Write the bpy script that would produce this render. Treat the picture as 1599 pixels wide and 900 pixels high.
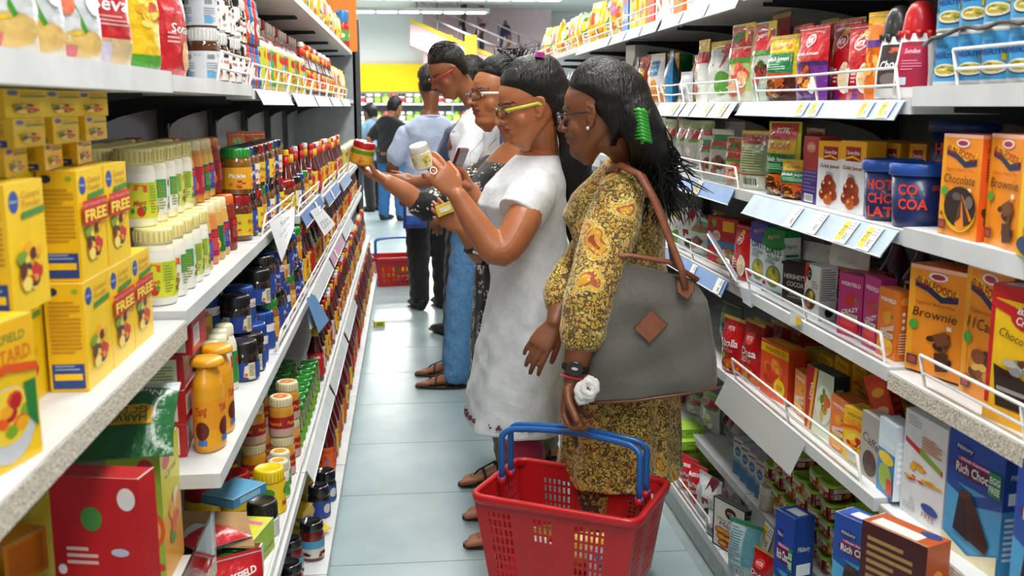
import bpy, bmesh, math, random
import numpy as np
from mathutils import Vector, Matrix, noise
# ---------------------------------------------------------------- clear
for o in list(bpy.data.objects): bpy.data.objects.remove(o, do_unlink=True)
SC = bpy.context.scene
COL = SC.collection
PI = math.pi
# ---------------------------------------------------------------- camera (frame 1599 x 900, focal length 1600 px)
F = 1600.0; CAMH = 1.45
TH = math.atan(285/1600); PH = math.atan(.1041*math.cos(TH))
FW = Vector((math.sin(PH)*math.cos(TH), math.cos(PH)*math.cos(TH), -math.sin(TH)))
RT = Vector((math.cos(PH), -math.sin(PH), 0)); UP = RT.cross(FW)
cam = bpy.data.objects.new('camera', bpy.data.cameras.new('camera'))
COL.objects.link(cam)
cam.matrix_world = Matrix((( RT.x, UP.x, -FW.x, 0), (RT.y, UP.y, -FW.y, 0), (RT.z, UP.z, -FW.z, CAMH), (0, 0, 0, 1)))
cam.data.sensor_width = 36; cam.data.lens = 36*F/1599
cam.data.dof.use_dof = True; cam.data.dof.focus_distance = 3.0; cam.data.dof.aperture_fstop = 6.3
cam.data.clip_start = .05; cam.data.clip_end = 200
SC.camera = cam
# ---------------------------------------------------------------- world, light, exposure
w = bpy.data.worlds.new('world'); SC.world = w; w.use_nodes = True
w.node_tree.nodes['Background'].inputs[0].default_value = (.92, .96, 1, 1)
w.node_tree.nodes['Background'].inputs[1].default_value = .36
SC.view_settings.view_transform = 'Standard'; SC.view_settings.look = 'None'
SC.view_settings.exposure = 0.0; SC.view_settings.gamma = 1; SC.view_settings.use_curve_mapping = False
LIGHTS = []          # ceiling lamps (x, y, length along y, power)
for yy in (-1.2, .8, 2.8, 4.8, 6.8, 8.8): LIGHTS.append((.35, yy, 1.5, 31))
for yy in (11.2, 13.8): LIGHTS.append((.6, yy, 1.5, 60))
FARL = [(.7, 16.6, 3.6, 200), (-.3, 19.0, 3.6, 720)]          # long strips across the hall
for xx in (-2.6, 3.3):
    for yy in (0, 4, 8, 14): LIGHTS.append((xx, yy, 1.5, 25))
for (lx, ly, ll, lp) in LIGHTS:
    ld = bpy.data.lights.new('tube_light', 'AREA'); ld.shape = 'RECTANGLE'; ld.size = .5; ld.size_y = ll
    ld.energy = lp; ld.color = (1, .98, .95)
    lo = bpy.data.objects.new('tube_light', ld); COL.objects.link(lo); lo.location = (lx, ly, 3.1)
for (lx, ly, ll, lp) in FARL:
    ld = bpy.data.lights.new('strip_light', 'AREA'); ld.shape = 'RECTANGLE'; ld.size = ll; ld.size_y = .3; ld.energy = lp; ld.color = (1, .98, .95)
    lo = bpy.data.objects.new('strip_light', ld); COL.objects.link(lo); lo.location = (lx, ly, 3.06)
# ---------------------------------------------------------------- pixel <-> place
def ray(px, py): return FW + RT*((px-799.5)/F) + UP*((450-py)/F)
def onx(px, py, x): d = ray(px, py); t = x/d.x; return Vector((x, d.y*t, CAMH+d.z*t))
def ony(px, py, y): d = ray(px, py); t = y/d.y; return Vector((d.x*t, y, CAMH+d.z*t))
def onz(px, py, z): d = ray(px, py); t = (z-CAMH)/d.z; return Vector((d.x*t, d.y*t, z))
def proj(p):
    d = Vector(p)-Vector((0, 0, CAMH)); k = d.dot(FW); return (799.5+F*d.dot(RT)/k, 450-F*d.dot(UP)/k)
def ycol(px, x, z):
    """depth at which a point of given x and height z shows in image column px"""
    u = (px-799.5)/F; A = RT-FW*u          # A . d = 0
    return -(A.x*x+A.z*(z-CAMH))/A.y
# ---------------------------------------------------------------- colours and materials
_cc = {}
def C(h):
    if not isinstance(h, str): return h
    if h not in _cc:
        v = [int(h[i:i+2], 16)/255 for i in (1, 3, 5)]
        _cc[h] = tuple((a/12.92 if a <= .04045 else ((a+.055)/1.055)**2.4) for a in v)
    return _cc[h]
def _mat(name):
    m = bpy.data.materials.new(name); m.use_nodes = True; nt = m.node_tree
    return m, nt, nt.nodes['Principled BSDF']
def link(nt, a, b): nt.links.new(a, b)
def mat_attr(name, rough=.4, coat=0, bump=0, bscale=40, var=0, metal=0, spec=.5, vscale=30, trans=0, sheen=0, stretch=None):
    """a material whose colour is the object's own printed colour (attribute Col)"""
    m, nt, b = _mat(name)
    at = nt.nodes.new('ShaderNodeAttribute'); at.attribute_name = 'Col'
    out = at.outputs['Color']
    tc = nt.nodes.new('ShaderNodeTexCoord'); co = tc.outputs['Object']
    if stretch:
        mp = nt.nodes.new('ShaderNodeMapping'); mp.inputs['Scale'].default_value = stretch
        link(nt, co, mp.inputs[0]); co = mp.outputs[0]
    if var:
        n = nt.nodes.new('ShaderNodeTexNoise'); n.inputs['Scale'].default_value = vscale; n.inputs['Detail'].default_value = 4
        link(nt, co, n.inputs['Vector'])
        mr = nt.nodes.new('ShaderNodeMapRange'); mr.inputs[1].default_value = .3; mr.inputs[2].default_value = .7
        mr.inputs[3].default_value = 1-var; mr.inputs[4].default_value = 1+var
        link(nt, n.outputs[0], mr.inputs[0])
        mx = nt.nodes.new('ShaderNodeVectorMath'); mx.operation = 'SCALE'
        link(nt, out, mx.inputs[0]); link(nt, mr.outputs[0], mx.inputs['Scale']); out = mx.outputs[0]
    link(nt, out, b.inputs['Base Color'])
    b.inputs['Roughness'].default_value = rough; b.inputs['Metallic'].default_value = metal
    b.inputs['Specular IOR Level'].default_value = spec
    b.inputs['Coat Weight'].default_value = coat; b.inputs['Coat Roughness'].default_value = .08
    if sheen: b.inputs['Sheen Weight'].default_value = sheen
    if trans: b.inputs['Transmission Weight'].default_value = trans
    if bump:
        n = nt.nodes.new('ShaderNodeTexNoise'); n.inputs['Scale'].default_value = bscale; n.inputs['Detail'].default_value = 3
        link(nt, co, n.inputs['Vector'])
        bp = nt.nodes.new('ShaderNodeBump'); bp.inputs['Strength'].default_value = bump; bp.inputs['Distance'].default_value = .01
        link(nt, n.outputs[0], bp.inputs['Height']); link(nt, bp.outputs[0], b.inputs['Normal'])
    return m
M = {}
M['carton'] = mat_attr('printed_carton', .42, .12, .04, 25, .05)
M['film'] = mat_attr('printed_film', .28, .35, .5, 45, .07)
M['plastic'] = mat_attr('moulded_plastic', .35, .2, 0, 0, .03)
M['gloss'] = mat_attr('filled_glass', .12, .8, 0, 0, .06)
M['paper'] = mat_attr('printed_paper', .5, 0, .02, 60, .03)
M['metalpaint'] = mat_attr('painted_metal', .4, .1, .03, 30, .10, vscale=14)
M['chrome'] = mat_attr('steel', .28, 0, 0, 0, .05, metal=.9)
M['board'] = mat_attr('shelf_board', .45, 0, .05, 60, .09, vscale=9)
M['chip'] = mat_attr('chipboard_edge', .8, 0, .4, 220, .45, vscale=260)
M['skin'] = mat_attr('skin', .45, .06, .06, 160, .06, vscale=25)
M['cloth'] = mat_attr('woven_cloth', .85, 0, .25, 60, .06, vscale=60, sheen=.3)
M['crisp'] = mat_attr('crinkled_cotton', .8, 0, .5, 28, .05, vscale=40, sheen=.2)
M['denim'] = mat_attr('denim', .85, 0, .3, 90, .22, vscale=70)
M['leather'] = mat_attr('leather', .5, .1, .25, 160, .14, vscale=40)
M['hair'] = mat_attr('hair', .42, 0, .7, 1, .35, vscale=1, spec=.45, stretch=(150, 150, 22))
M['cord'] = mat_attr('cardboard', .85, 0, .1, 60, .1)
M['redplast'] = mat_attr('basket_plastic', .38, .1, .05, 40, .06, vscale=18)
M['wall'] = mat_attr('wall_paint', .8, 0, .05, 30, .03)
def mat_emit(name, col, s):
    m, nt, b = _mat(name); b.inputs['Emission Color'].default_value = (*C(col), 1); b.inputs['Emission Strength'].default_value = s
    b.inputs['Base Color'].default_value = (*C(col), 1); return m
M['lamp'] = mat_emit('lamp_diffuser', '#fffdf6', 6)
def mat_clear(name, rough=.05, tint=(1, 1, 1), mix=.75):
    m, nt, b = _mat(name); nt.nodes.remove(b)
    out = nt.nodes['Material Output']; g = nt.nodes.new('ShaderNodeBsdfGlossy'); g.inputs['Roughness'].default_value = rough
    t = nt.nodes.new('ShaderNodeBsdfTransparent'); t.inputs[0].default_value = (*tint, 1)
    x = nt.nodes.new('ShaderNodeMixShader'); fr = nt.nodes.new('ShaderNodeFresnel'); fr.inputs[0].default_value = 1.5
    mr = nt.nodes.new('ShaderNodeMath'); mr.operation = 'ADD'; mr.inputs[1].default_value = 1-mix
    link(nt, fr.outputs[0], mr.inputs[0]); link(nt, mr.outputs[0], x.inputs[0]); link(nt, t.outputs[0], x.inputs[1]); link(nt, g.outputs[0], x.inputs[2])
    link(nt, x.outputs[0], out.inputs[0]); return m
M['clear'] = mat_clear('clear_plastic', .1, (.9, .94, .95), .82)
M['flap'] = mat_clear('clear_flap', .3, (.8, .84, .84), .9)
_n = M['flap'].node_tree; _d = _n.nodes.new('ShaderNodeBsdfDiffuse'); _d.inputs[0].default_value = (.62, .66, .66, 1); _x = _n.nodes.new('ShaderNodeMixShader'); _x.inputs[0].default_value = .5
_o = _n.nodes['Material Output']; _s = _o.inputs[0].links[0].from_socket; link(_n, _s, _x.inputs[1]); link(_n, _d.outputs[0], _x.inputs[2]); link(_n, _x.outputs[0], _o.inputs[0])
M['lens'] = mat_clear('spectacle_lens', .03, (.93, .95, .97), .95)
def mat_tile():
    m, nt, b = _mat('floor_tile')
    tc = nt.nodes.new('ShaderNodeTexCoord'); n = nt.nodes.new('ShaderNodeTexNoise'); n.inputs['Scale'].default_value = 3.5; n.inputs['Detail'].default_value = 6
    link(nt, tc.outputs['Object'], n.inputs['Vector'])
    r = nt.nodes.new('ShaderNodeValToRGB'); r.color_ramp.elements[0].position = .3; r.color_ramp.elements[1].position = .72
    r.color_ramp.elements[0].color = (*C('#93a9ad'), 1); r.color_ramp.elements[1].color = (*C('#a9bcbf'), 1)
    link(nt, n.outputs[0], r.inputs[0]); link(nt, r.outputs[0], b.inputs['Base Color'])
    n2 = nt.nodes.new('ShaderNodeTexNoise'); n2.inputs['Scale'].default_value = 9; link(nt, tc.outputs['Object'], n2.inputs['Vector'])
    mr = nt.nodes.new('ShaderNodeMapRange'); mr.inputs[3].default_value = .22; mr.inputs[4].default_value = .42
    link(nt, n2.outputs[0], mr.inputs[0]); link(nt, mr.outputs[0], b.inputs['Roughness']); return m
M['tile'] = mat_tile()
# ---------------------------------------------------------------- mesh builder
_tx = {}
def textmesh(s, shear=0, bold=0):
    k = (s, shear, bold)
    if k not in _tx:
        cu = bpy.data.curves.new('t', 'FONT'); cu.body = s; cu.resolution_u = 2; cu.shear = shear; cu.offset = bold
        cu.align_x = 'LEFT'; cu.space_line = .8
        ob = bpy.data.objects.new('t', cu)
        me = bpy.data.meshes.new_from_object(ob)
        v = [(q.co.x, q.co.y) for q in me.vertices]; f = [tuple(p.vertices) for p in me.polygons]
        bpy.data.objects.remove(ob); bpy.data.curves.remove(cu); bpy.data.meshes.remove(me)
        x0 = min(q[0] for q in v); x1 = max(q[0] for q in v); y0 = min(q[1] for q in v); y1 = max(q[1] for q in v)
        v = [((a-x0)/(x1-x0)-.5, (b-y0)/(y1-y0)-.5) for a, b in v]
        _tx[k] = (v, f)
    return _tx[k]
class MB:
    def __init__(s): s.v = []; s.f = []; s.c = []; s.m = []; s.s = []
    def face(s, idx, col, mi=0, sm=False): s.f.append(tuple(idx)); s.c.append(C(col)); s.m.append(mi); s.s.append(sm)
    def poly(s, pts, col, mi=0, sm=False):
        n = len(s.v); s.v += [tuple(p) for p in pts]; s.face(range(n, n+len(pts)), col, mi, sm)
    def box(s, x0, x1, y0, y1, z0, z1, col, mi=0, cols=None):
        n = len(s.v)
        s.v += [(x0, y0, z0), (x1, y0, z0), (x1, y1, z0), (x0, y1, z0), (x0, y0, z1), (x1, y0, z1), (x1, y1, z1), (x0, y1, z1)]
        k = cols or {}
        for nm, q in (('B', (0, 3, 2, 1)), ('T', (4, 5, 6, 7)), ('F', (0, 1, 5, 4)), ('R', (1, 2, 6, 5)), ('K', (2, 3, 7, 6)), ('L', (3, 0, 4, 7))):
            s.face([n+i for i in q], k.get(nm, col), mi)
    def obox(s, c, ax, ay, az, col, mi=0):
        """box from a centre and three half-axis vectors"""
        c, ax, ay, az = map(Vector, (c, ax, ay, az)); n = len(s.v)
        for dz in (-1, 1):
            for dx, dy in ((-1, -1), (1, -1), (1, 1), (-1, 1)): s.v.append(tuple(c+ax*dx+ay*dy+az*dz))
        for q in ((0, 3, 2, 1), (4, 5, 6, 7), (0, 1, 5, 4), (1, 2, 6, 5), (2, 3, 7, 6), (3, 0, 4, 7)): s.face([n+i for i in q], col, mi)
    def tube(s, pts, r, n=8, col='#ffffff', mi=0, closed=False, caps=True, flat=1.0, upv=None):
        pts = [Vector(p) for p in pts]; L = len(pts); rr = r if hasattr(r, '__len__') else [r]*L
        base = len(s.v); pu = None
        for i, p in enumerate(pts):
            a = pts[(i-1) % L] if (i > 0 or closed) else p; b = pts[(i+1) % L] if (i < L-1 or closed) else p
            t = (b-a).normalized()
            if pu is None: pu = Vector(upv) if upv else (Vector((0, 0, 1)) if abs(t.z) < .9 else Vector((1, 0, 0)))
            e = t.cross(pu)
            if e.length < 1e-5: e = t.cross(Vector((.3, 1, .2)))
            e.normalize(); g = e.cross(t); pu = g
            for k in range(n):
                an = 2*PI*k/n; s.v.append(tuple(p+e*(rr[i]*math.cos(an))+g*(rr[i]*flat*math.sin(an))))
        for i in range(L if closed else L-1):
            j = (i+1) % L
            for k in range(n):
                k2 = (k+1) % n
                s.face((base+i*n+k, base+i*n+k2, base+j*n+k2, base+j*n+k), col, mi, True)
        if caps and not closed:
            s.face([base+k for k in range(n)][::-1], col, mi); s.face([base+(L-1)*n+k for k in range(n)], col, mi)
    def lathe(s, prof, n=20, col='#ffffff', mi=0, c=(0, 0, 0), ax=1.0, ay=1.0, sq=0, smooth=True):
        """prof: (r, z[, colour of the band above]); sq > 0 squares the section"""
        base = len(s.v); cx, cy, cz = c
        for q in prof:
            for k in range(n):
                a = 2*PI*k/n; cs, sn = math.cos(a), math.sin(a); rr = q[0]
                if sq: rr = q[0]/((abs(cs)**sq+abs(sn)**sq)**(1/sq))
                s.v.append((cx+rr*cs*ax, cy+rr*sn*ay, cz+q[1]))
        for i in range(len(prof)-1):
            cc = prof[i][2] if len(prof[i]) > 2 else col
            for k in range(n):
                k2 = (k+1) % n; s.face((base+i*n+k, base+i*n+k2, base+(i+1)*n+k2, base+(i+1)*n+k), cc, mi, smooth)
        if prof[0][0] > 1e-4: s.face([base+k for k in range(n)][::-1], prof[0][2] if len(prof[0]) > 2 else col, mi)
        if prof[-1][0] > 1e-4: s.face([base+(len(prof)-1)*n+k for k in range(n)], prof[-1][2] if len(prof[-1]) > 2 else (prof[-2][2] if len(prof[-2]) > 2 else col), mi)
    def grid(s, fn, nu, nv, col, mi=0, sm=True, wrap=False):
        """fn(u, v) -> point; col may be a function (u, v) -> colour"""
        base = len(s.v); w_ = nu if wrap else nu+1
        for j in range(nv+1):
            for i in range(w_): s.v.append(tuple(fn(i/nu, j/nv)))
        for j in range(nv):
            for i in range(nu):
                i2 = (i+1) % w_ if wrap else i+1
                s.face((base+j*w_+i, base+j*w_+i2, base+(j+1)*w_+i2, base+(j+1)*w_+i), col((i+.5)/nu, (j+.5)/nv) if callable(col) else col, mi, sm)
    def art(s, fn, items, mi=0, eps=.00025, cell=1.0, k0=1):
        """flat print: shapes in (u, v) of a face; fn(u, v, offset) -> point"""
        k = k0
        for it in items:
            t = it[0]; e = eps*k; k += 1
            if t == 'r':
                _, a, b, c_, d, col = it; nu = max(1, math.ceil((c_-a)/cell-1e-6)); nv = max(1, math.ceil((d-b)/cell-1e-6))
                s.grid(lambda u, v: fn(a+(c_-a)*u, b+(d-b)*v, e), nu, nv, col, mi, cell < 1)
            elif t == 'e':
                _, cu, cv, ru, rv, col = it[:6]; n = 16; base = len(s.v); s.v.append(tuple(fn(cu, cv, e))); rings = (1,) if cell >= 1 else (.5, 1)
                for q in rings:
                    for i in range(n): s.v.append(tuple(fn(cu+ru*q*math.cos(2*PI*i/n), cv+rv*q*math.sin(2*PI*i/n), e)))
                for i in range(n): s.face((base, base+1+i, base+1+(i+1) % n), col, mi, cell < 1)
                if len(rings) > 1:
                    for i in range(n): s.face((base+1+i, base+1+n+i, base+1+n+(i+1) % n, base+1+(i+1) % n), col, mi, True)
            elif t == 'p':
                s.poly([fn(u, v, e) for u, v in it[1]], it[2], mi, cell < 1)
            elif t == 't':
                _, st, cu, cv, w_, h_, col = it[:7]; sh = it[7] if len(it) > 7 else 0; ro = it[8] if len(it) > 8 else 0; bo = it[9] if len(it) > 9 else 0
                v, f = textmesh(st, sh, bo); base = len(s.v); cr, sr = math.cos(ro), math.sin(ro)
                for (a, b) in v:
                    x_, y_ = a*w_, b*h_
                    if ro: x_, y_ = x_*cr-y_*sr, x_*sr+y_*cr
                    s.v.append(tuple(fn(cu+x_, cv+y_, e)))
                for q in f: s.face([base+i for i in q], col, mi)
            elif t == 'ln':
                _, a, b, c_, d, n, col = it; rnd = random.Random(n*7+int(a*100))
                for i in range(n):
                    y1 = d-(d-b)*i/n; y0 = y1-(d-b)/n*.5; x1 = c_ if i % 3 else a+(c_-a)*rnd.uniform(.55, 1)
                    nu = max(1, math.ceil((x1-a)/cell-1e-6))
                    s.grid(lambda u, v: fn(a+(x1-a)*u, y0+(y1-y0)*v, e), nu, 1, col, mi, cell < 1)
            elif t == 'bar':
                _, a, b, c_, d = it; s.poly([fn(a, b, e), fn(c_, b, e), fn(c_, d, e), fn(a, d, e)], '#f2f2ee', mi)
                for i in range(9):
                    x0 = a+(c_-a)*(.08+.095*i); x1 = x0+(c_-a)*(.03+.03*(i*7 % 3)/2); y0 = b+(d-b)*.15
                    s.poly([fn(x0, y0, e*1.2), fn(x1, y0, e*1.2), fn(x1, d-(d-b)*.1, e*1.2), fn(x0, d-(d-b)*.1, e*1.2)], '#222222', mi)
            elif t == 'food':
                _, cu, cv, ru, rv, cols, seed, n = it; rnd = random.Random(seed)
                for i in range(n):
                    a = rnd.uniform(0, 6.3); q = rnd.random()**.5*.75; r_ = rnd.uniform(.22, .42)
                    cx, cy = cu+ru*q*math.cos(a), cv+rv*q*math.sin(a); m_ = 8; rot = rnd.uniform(0, 3); st = rnd.uniform(.6, 1)
                    pts = []
                    for j in range(m_):
                        b = 2*PI*j/m_; x_, y_ = r_*math.cos(b), r_*st*math.sin(b); x_, y_ = x_*math.cos(rot)-y_*math.sin(rot), x_*math.sin(rot)+y_*math.cos(rot)
                        pts.append(fn(cx+x_*ru, cy+y_*rv, e+eps*.1*i))
                    s.poly(pts, cols[i % len(cols)], mi, cell < 1)
    def mesh(s, name, mats):
        me = bpy.data.meshes.new(name); me.from_pydata(s.v, [], s.f)
        for m_ in (mats if isinstance(mats, (list, tuple)) else [mats]): me.materials.append(M[m_] if isinstance(m_, str) else m_)
        n = len(s.f)
        if n:
            lt = np.array([len(f) for f in s.f]); cols = np.array([(*c[:3], 1) for c in s.c], dtype=np.float32)
            at = me.attributes.new('Col', 'FLOAT_COLOR', 'CORNER'); at.data.foreach_set('color', np.repeat(cols, lt, axis=0).ravel())
            me.polygons.foreach_set('material_index', np.array(s.m, dtype=np.int32)); me.polygons.foreach_set('use_smooth', np.array(s.s, dtype=bool))
        me.update(); return me
    def obj(s, name, mats, parent=None, loc=None, rot=None): return add(name, s.mesh(name, mats), parent, loc, rot)
def add(name, data, parent=None, loc=None, rot=None):
    o = bpy.data.objects.new(name, data); COL.objects.link(o)
    if parent: o.parent = parent
    if loc is not None: o.location = loc
    if rot is not None: o.rotation_euler = rot
    return o
def tag(o, label, cat, group=None, kind=None):
    if label: o['label'] = label
    if cat: o['category'] = cat
    if group: o['group'] = group
    if kind: o['kind'] = kind
    return o
def empty(name, loc=(0, 0, 0), rot=(0, 0, 0)):
    o = bpy.data.objects.new(name, None); COL.objects.link(o); o.location = loc; o.rotation_euler = rot; o.empty_display_size = .05; return o
def struct(o): o['kind'] = 'structure'; return o
ORD = ['first', 'second', 'third', 'fourth', 'fifth', 'sixth', 'seventh', 'eighth', 'ninth', 'tenth', 'eleventh', 'twelfth', 'thirteenth', 'fourteenth', 'fifteenth', 'sixteenth', 'seventeenth', 'eighteenth', 'nineteenth', 'twentieth'] + ['twenty-'+q for q in ('first', 'second', 'third', 'fourth', 'fifth', 'sixth', 'seventh', 'eighth', 'ninth')] + ['thirtieth', 'thirty-first', 'thirty-second']
# ================================================================ the room
fl = MB(); fl.box(-6, 8, -2, 24, -.05, -.004, '#8b9a9c'); floor = struct(fl.obj('floor', 'board'))
tm = MB(); tm.box(-.598, .598, -.298, .298, -.02, 0, '#ffffff'); TILE = tm.mesh('tile', 'tile')
y0t = onz(640, 582, 0).y % .6
for i in range(38):
    for j in range(-2, 5):
        yy = y0t-.3+.6*i; xx = .30+1.2*j
        if j in (-2, -1, 1, 2, 3, 4) and i < 14: continue
        add('tile', TILE, floor, (xx, yy, 0))
cl = MB(); cl.box(-6, 8, -2, 24, 3.45, 3.5, '#c9c9c4'); struct(cl.obj('ceiling', 'wall'))
wf = MB(); wf.box(-6, 8, 23, 23.2, 0, 3.5, '#dadad8'); wfo = struct(wf.obj('wall_far', 'wall'))
yb = MB(); yb.box(-3.0, 1.8, 22.9, 22.998, 1.75, 2.34, '#f7cf10'); yb.obj('yellow_band', 'wall', wfo)
for k, (lx, ly, ll, lp) in enumerate(LIGHTS):
    row_ = 'over the aisle to the left' if lx < -1 else ('over the aisle to the right' if lx > 2 else 'over this aisle')
    nth = sorted(q[1] for q in LIGHTS if q[0] == lx or (abs(q[0]) < 1 and abs(lx) < 1)).index(ly)
    e = tag(empty('ceiling_lamp', (lx, ly, 3.14)), 'long white ceiling lamp hanging %s, %s from the near end' % (row_, ORD[nth]), 'lamp', 'ceiling lamps')
    b = MB(); b.box(-.26, .26, -ll/2-.02, ll/2+.02, 0, .06, '#e6e6e2'); b.obj('housing', 'metalpaint', e)
    for q in (-ll*.35, ll*.35):
        b = MB(); b.tube([(0, q, .06), (0, q, .31)], .006, 6, '#888888'); b.obj('hanging_rod', 'metalpaint', e)
    b = MB(); b.box(-.24, .24, -ll/2, ll/2, -.012, -.001, '#ffffff'); b.obj('diffuser', 'lamp', e)
for k, (lx, ly, ll, lp) in enumerate(FARL):
    e = tag(empty('strip_lamp', (lx, ly, 3.1)), 'long strip lamp hung across the far hall, %s one' % ['nearer', 'farther'][k], 'lamp', 'strip lamps across the hall')
    b = MB(); b.box(-ll/2-.03, ll/2+.03, -.17, .17, 0, .06, '#b9b9b4'); b.obj('housing', 'metalpaint', e)
    for q in (-ll*.35, ll*.35): b = MB(); b.tube([(q, 0, .06), (q, 0, .35)], .008, 6, '#888888'); b.obj('hanging_rod', 'metalpaint', e)
    for q in range(9): b = MB(); b.box(-ll/2+ll*q/9+.03, -ll/2+ll*(q+1)/9-.03, -.15, .15, -.012, -.001, '#ffffff'); b.obj('diffuser', 'lamp', e)
# ================================================================ shelving
WHITE = '#d3d6d7'; GREY = '#b9bdbe'
LY = [.75, 1.86, 2.80, 3.72, 4.64, 5.56, 6.48, 7.40, 8.20]
RY = [.75, 1.86, 2.85, 3.78, 4.70, 5.62, 6.54, 7.5]
LLEV = [(.12, .25), (.43, .30), (.775, .355), (1.085, .40), (1.495, .40), (1.86, .40)]
RLEV = [(.12, .92), (.295, 1.0), (.675, .92), (.945, .93), (1.215, .94), (1.462, .94), (1.765, .94)]
LOVR = {(0, 2): (.62, .37), (0, 3): (1.07, .40), (0, 4): (1.508, .40), (1, 4): (1.503, .40), (3, 3): (1.06, .385), (4, 3): (1.05, .37), (5, 3): (1.045, .36), (6, 3): (1.04, .35), (7, 3): (1.04, .35)}
ROVR = {(0, 5): (1.485, .94), (0, 4): (1.222, .94), (0, 3): (.94, .93), (0, 2): (.665, .93), (0, 1): (.47, .80)}
LBACK, RBACK = -.86, 1.42
def lev(side, bay, k):
    return (LOVR.get((bay, k)) or LLEV[k]) if side == 'L' else (ROVR.get((bay, k)) or RLEV[k])
def wire_guard(x, ya, yb_, z, s, parent, h=.055, tilt=.012, r=.0032):
    """two rods on bent posts along the shelf edge; s = direction of the aisle"""
    b = MB(); n = max(2, int((yb_-ya)/.28)+1)
    for hh in (.45, 1):
        b.tube([(x+s*tilt*hh, ya, z+h*hh), (x+s*tilt*hh, (ya+yb_)/2, z+h*hh-.002), (x+s*tilt*hh, yb_, z+h*hh)], r, 6, '#f4f4f2')
    for i in range(n):
        q = ya+(yb_-ya)*i/(n-1); b.tube([(x, q, z-.006), (x, q, z+.004), (x+s*tilt, q, z+h)], r, 6, '#f4f4f2')
    return b.obj('wire_guard', 'metalpaint', parent)
def price_rail(x, ya, yb_, z, s, parent, col, hgt=.045, out=.02, tags=(), lower=0):
    b = MB(); a = Vector((x+s*.002, 0, z)); c = Vector((x+s*(out+.002), 0, z-hgt)); nrm = Vector((s*hgt, 0, out)).normalized()
    b.poly([(a.x, ya, a.z), (a.x, yb_, a.z), (c.x, yb_, c.z), (c.x, ya, c.z)], col)
    o_ = nrm*-.002; b.poly([(a.x+o_.x, ya, a.z+o_.z), (c.x+o_.x, ya, c.z+o_.z), (c.x+o_.x, yb_, c.z+o_.z), (a.x+o_.x, yb_, a.z+o_.z)], col)
    o_ = nrm*.003; b.tube([(c.x, ya, c.z), (c.x, yb_, c.z)], .002, 5, '#e8eef4')
    r_ = b.obj('price_rail', 'metalpaint', parent)
    for (ty, wd, yel) in tags:
        t = MB(); o_ = nrm*.003; f = lambda u, v, e: (c.x+(a.x-c.x)*(v*.94+.03)+o_.x+nrm.x*e, ty+wd*(u-.5)*(-s if s < 0 else 1)*(1 if s < 0 else 1), c.z+(a.z-c.z)*(v*.94+.03)+o_.z+nrm.z*e)
        it = [('r', 0, 0, 1, 1, '#f6f7f5'), ('ln', .08, .55, .5, .9, 3, '#8fa2b8'), ('t', '38', .3, .3, .3, .3, '#40536b')]
        if yel: it += [('r', .52, .1, .95, .9, '#f2c91a'), ('t', '75', .73, .5, .3, .4, '#5a4a10')]
        t.art(f, it); t.obj('price_tag', 'paper', r_)
    return r_
BAYS = {}
def bay(side, i, ya, yb_, levels, label, chip=False):
    s = 1 if side == 'L' else -1; sx = -1 if side == 'L' else 1
    back = LBACK if side == 'L' else RBACK
    e = tag(empty('shelving_bay', (0, 0, 0)), label, 'shelving', 'shelving bays of the aisle'); BAYS[side, i] = e
    b = MB(); b.box(min(back, back+sx*.02), max(back, back+sx*.02), ya, yb_, 0, 2.15, '#8d9092'); b.obj('back_panel', 'metalpaint', e)
    for q in ((ya,) if i else (ya, )):
        b = MB(); b.box(min(back, back-sx*.035), max(back, back-sx*.035), q, q+.03, 0, 2.15, '#5f6468')
        for zz in np.arange(.1, 2.1, .05): b.box(back-sx*.0365 if sx > 0 else back+.0365-.0005, back-sx*.0365+.0005 if sx > 0 else back+.0365, q+.011, q+.018, zz, zz+.03, '#1c1e20')
        b.obj('upright', 'metalpaint', e)
    for k in levels:
        z, a = lev(side, i, k); xf = sx*a; th = .028 if not (chip and k >= 2) else .036
        b = MB(); x0, x1 = min(xf, back), max(xf, back)
        b.box(x0, x1, ya+.003, yb_-.003, z-th, z, WHITE)
        if chip and k in (2, 3):   # sawn chipboard front edge
            b.box(min(xf, xf+s*.001), max(xf, xf+s*.001), ya+.003, yb_-.003, z-th, z-.003, '#c9c0b0', 1)
        if k == 0: b.box(min(xf-s*.02, xf-s*.05), max(xf-s*.02, xf-s*.05), ya+.003, yb_-.003, 0, z-th, '#cfd3d3')
        b.obj('shelf_board', ['board', 'chip'], e)
        if k:
            for q in (ya+.035, yb_-.04):
                b = MB(); W = abs(xf-back)*.8; pts = [(back-sx*.03, z-th-.001), (back-sx*(.03+W), z-th-.001)]
                for t in np.linspace(0, 1, 8): pts.append((back-sx*(.03+W*(1-math.sin(t*PI/2))), z-th-.012-.09*(1-math.cos(t*PI/2))))
                for dy in (0, .004): b.poly([(p[0], q+dy, p[1]) for p in pts], '#26292c')
                b.obj('bracket', 'metalpaint', e)
    return e
LN = ['nearest left-hand shelving bay, with custard cartons on a chipboard shelf', 'second left-hand shelving bay, with mayonnaise jars above peanut spreads', 'third left-hand shelving bay, with a paper notice on its shelf', 'fourth left-hand shelving bay, with ketchup bottles', 'fifth left-hand shelving bay from the camera', 'sixth left-hand shelving bay from the camera', 'seventh left-hand shelving bay from the camera', 'last left-hand shelving bay, ending in a dark post']
RN = ['nearest right-hand shelving bay, with orange cake mix cartons', 'second right-hand shelving bay, with oats cartons and cocoa', 'third right-hand shelving bay, behind the grey handbag', 'fourth right-hand shelving bay, behind the woman in yellow', 'fifth right-hand shelving bay, behind the women', 'sixth right-hand shelving bay, with yellow packs on top', 'last right-hand shelving bay, far behind the women']
for i in range(8): bay('L', i, LY[i], LY[i+1], range(6), LN[i], chip=(i == 0))
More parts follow.
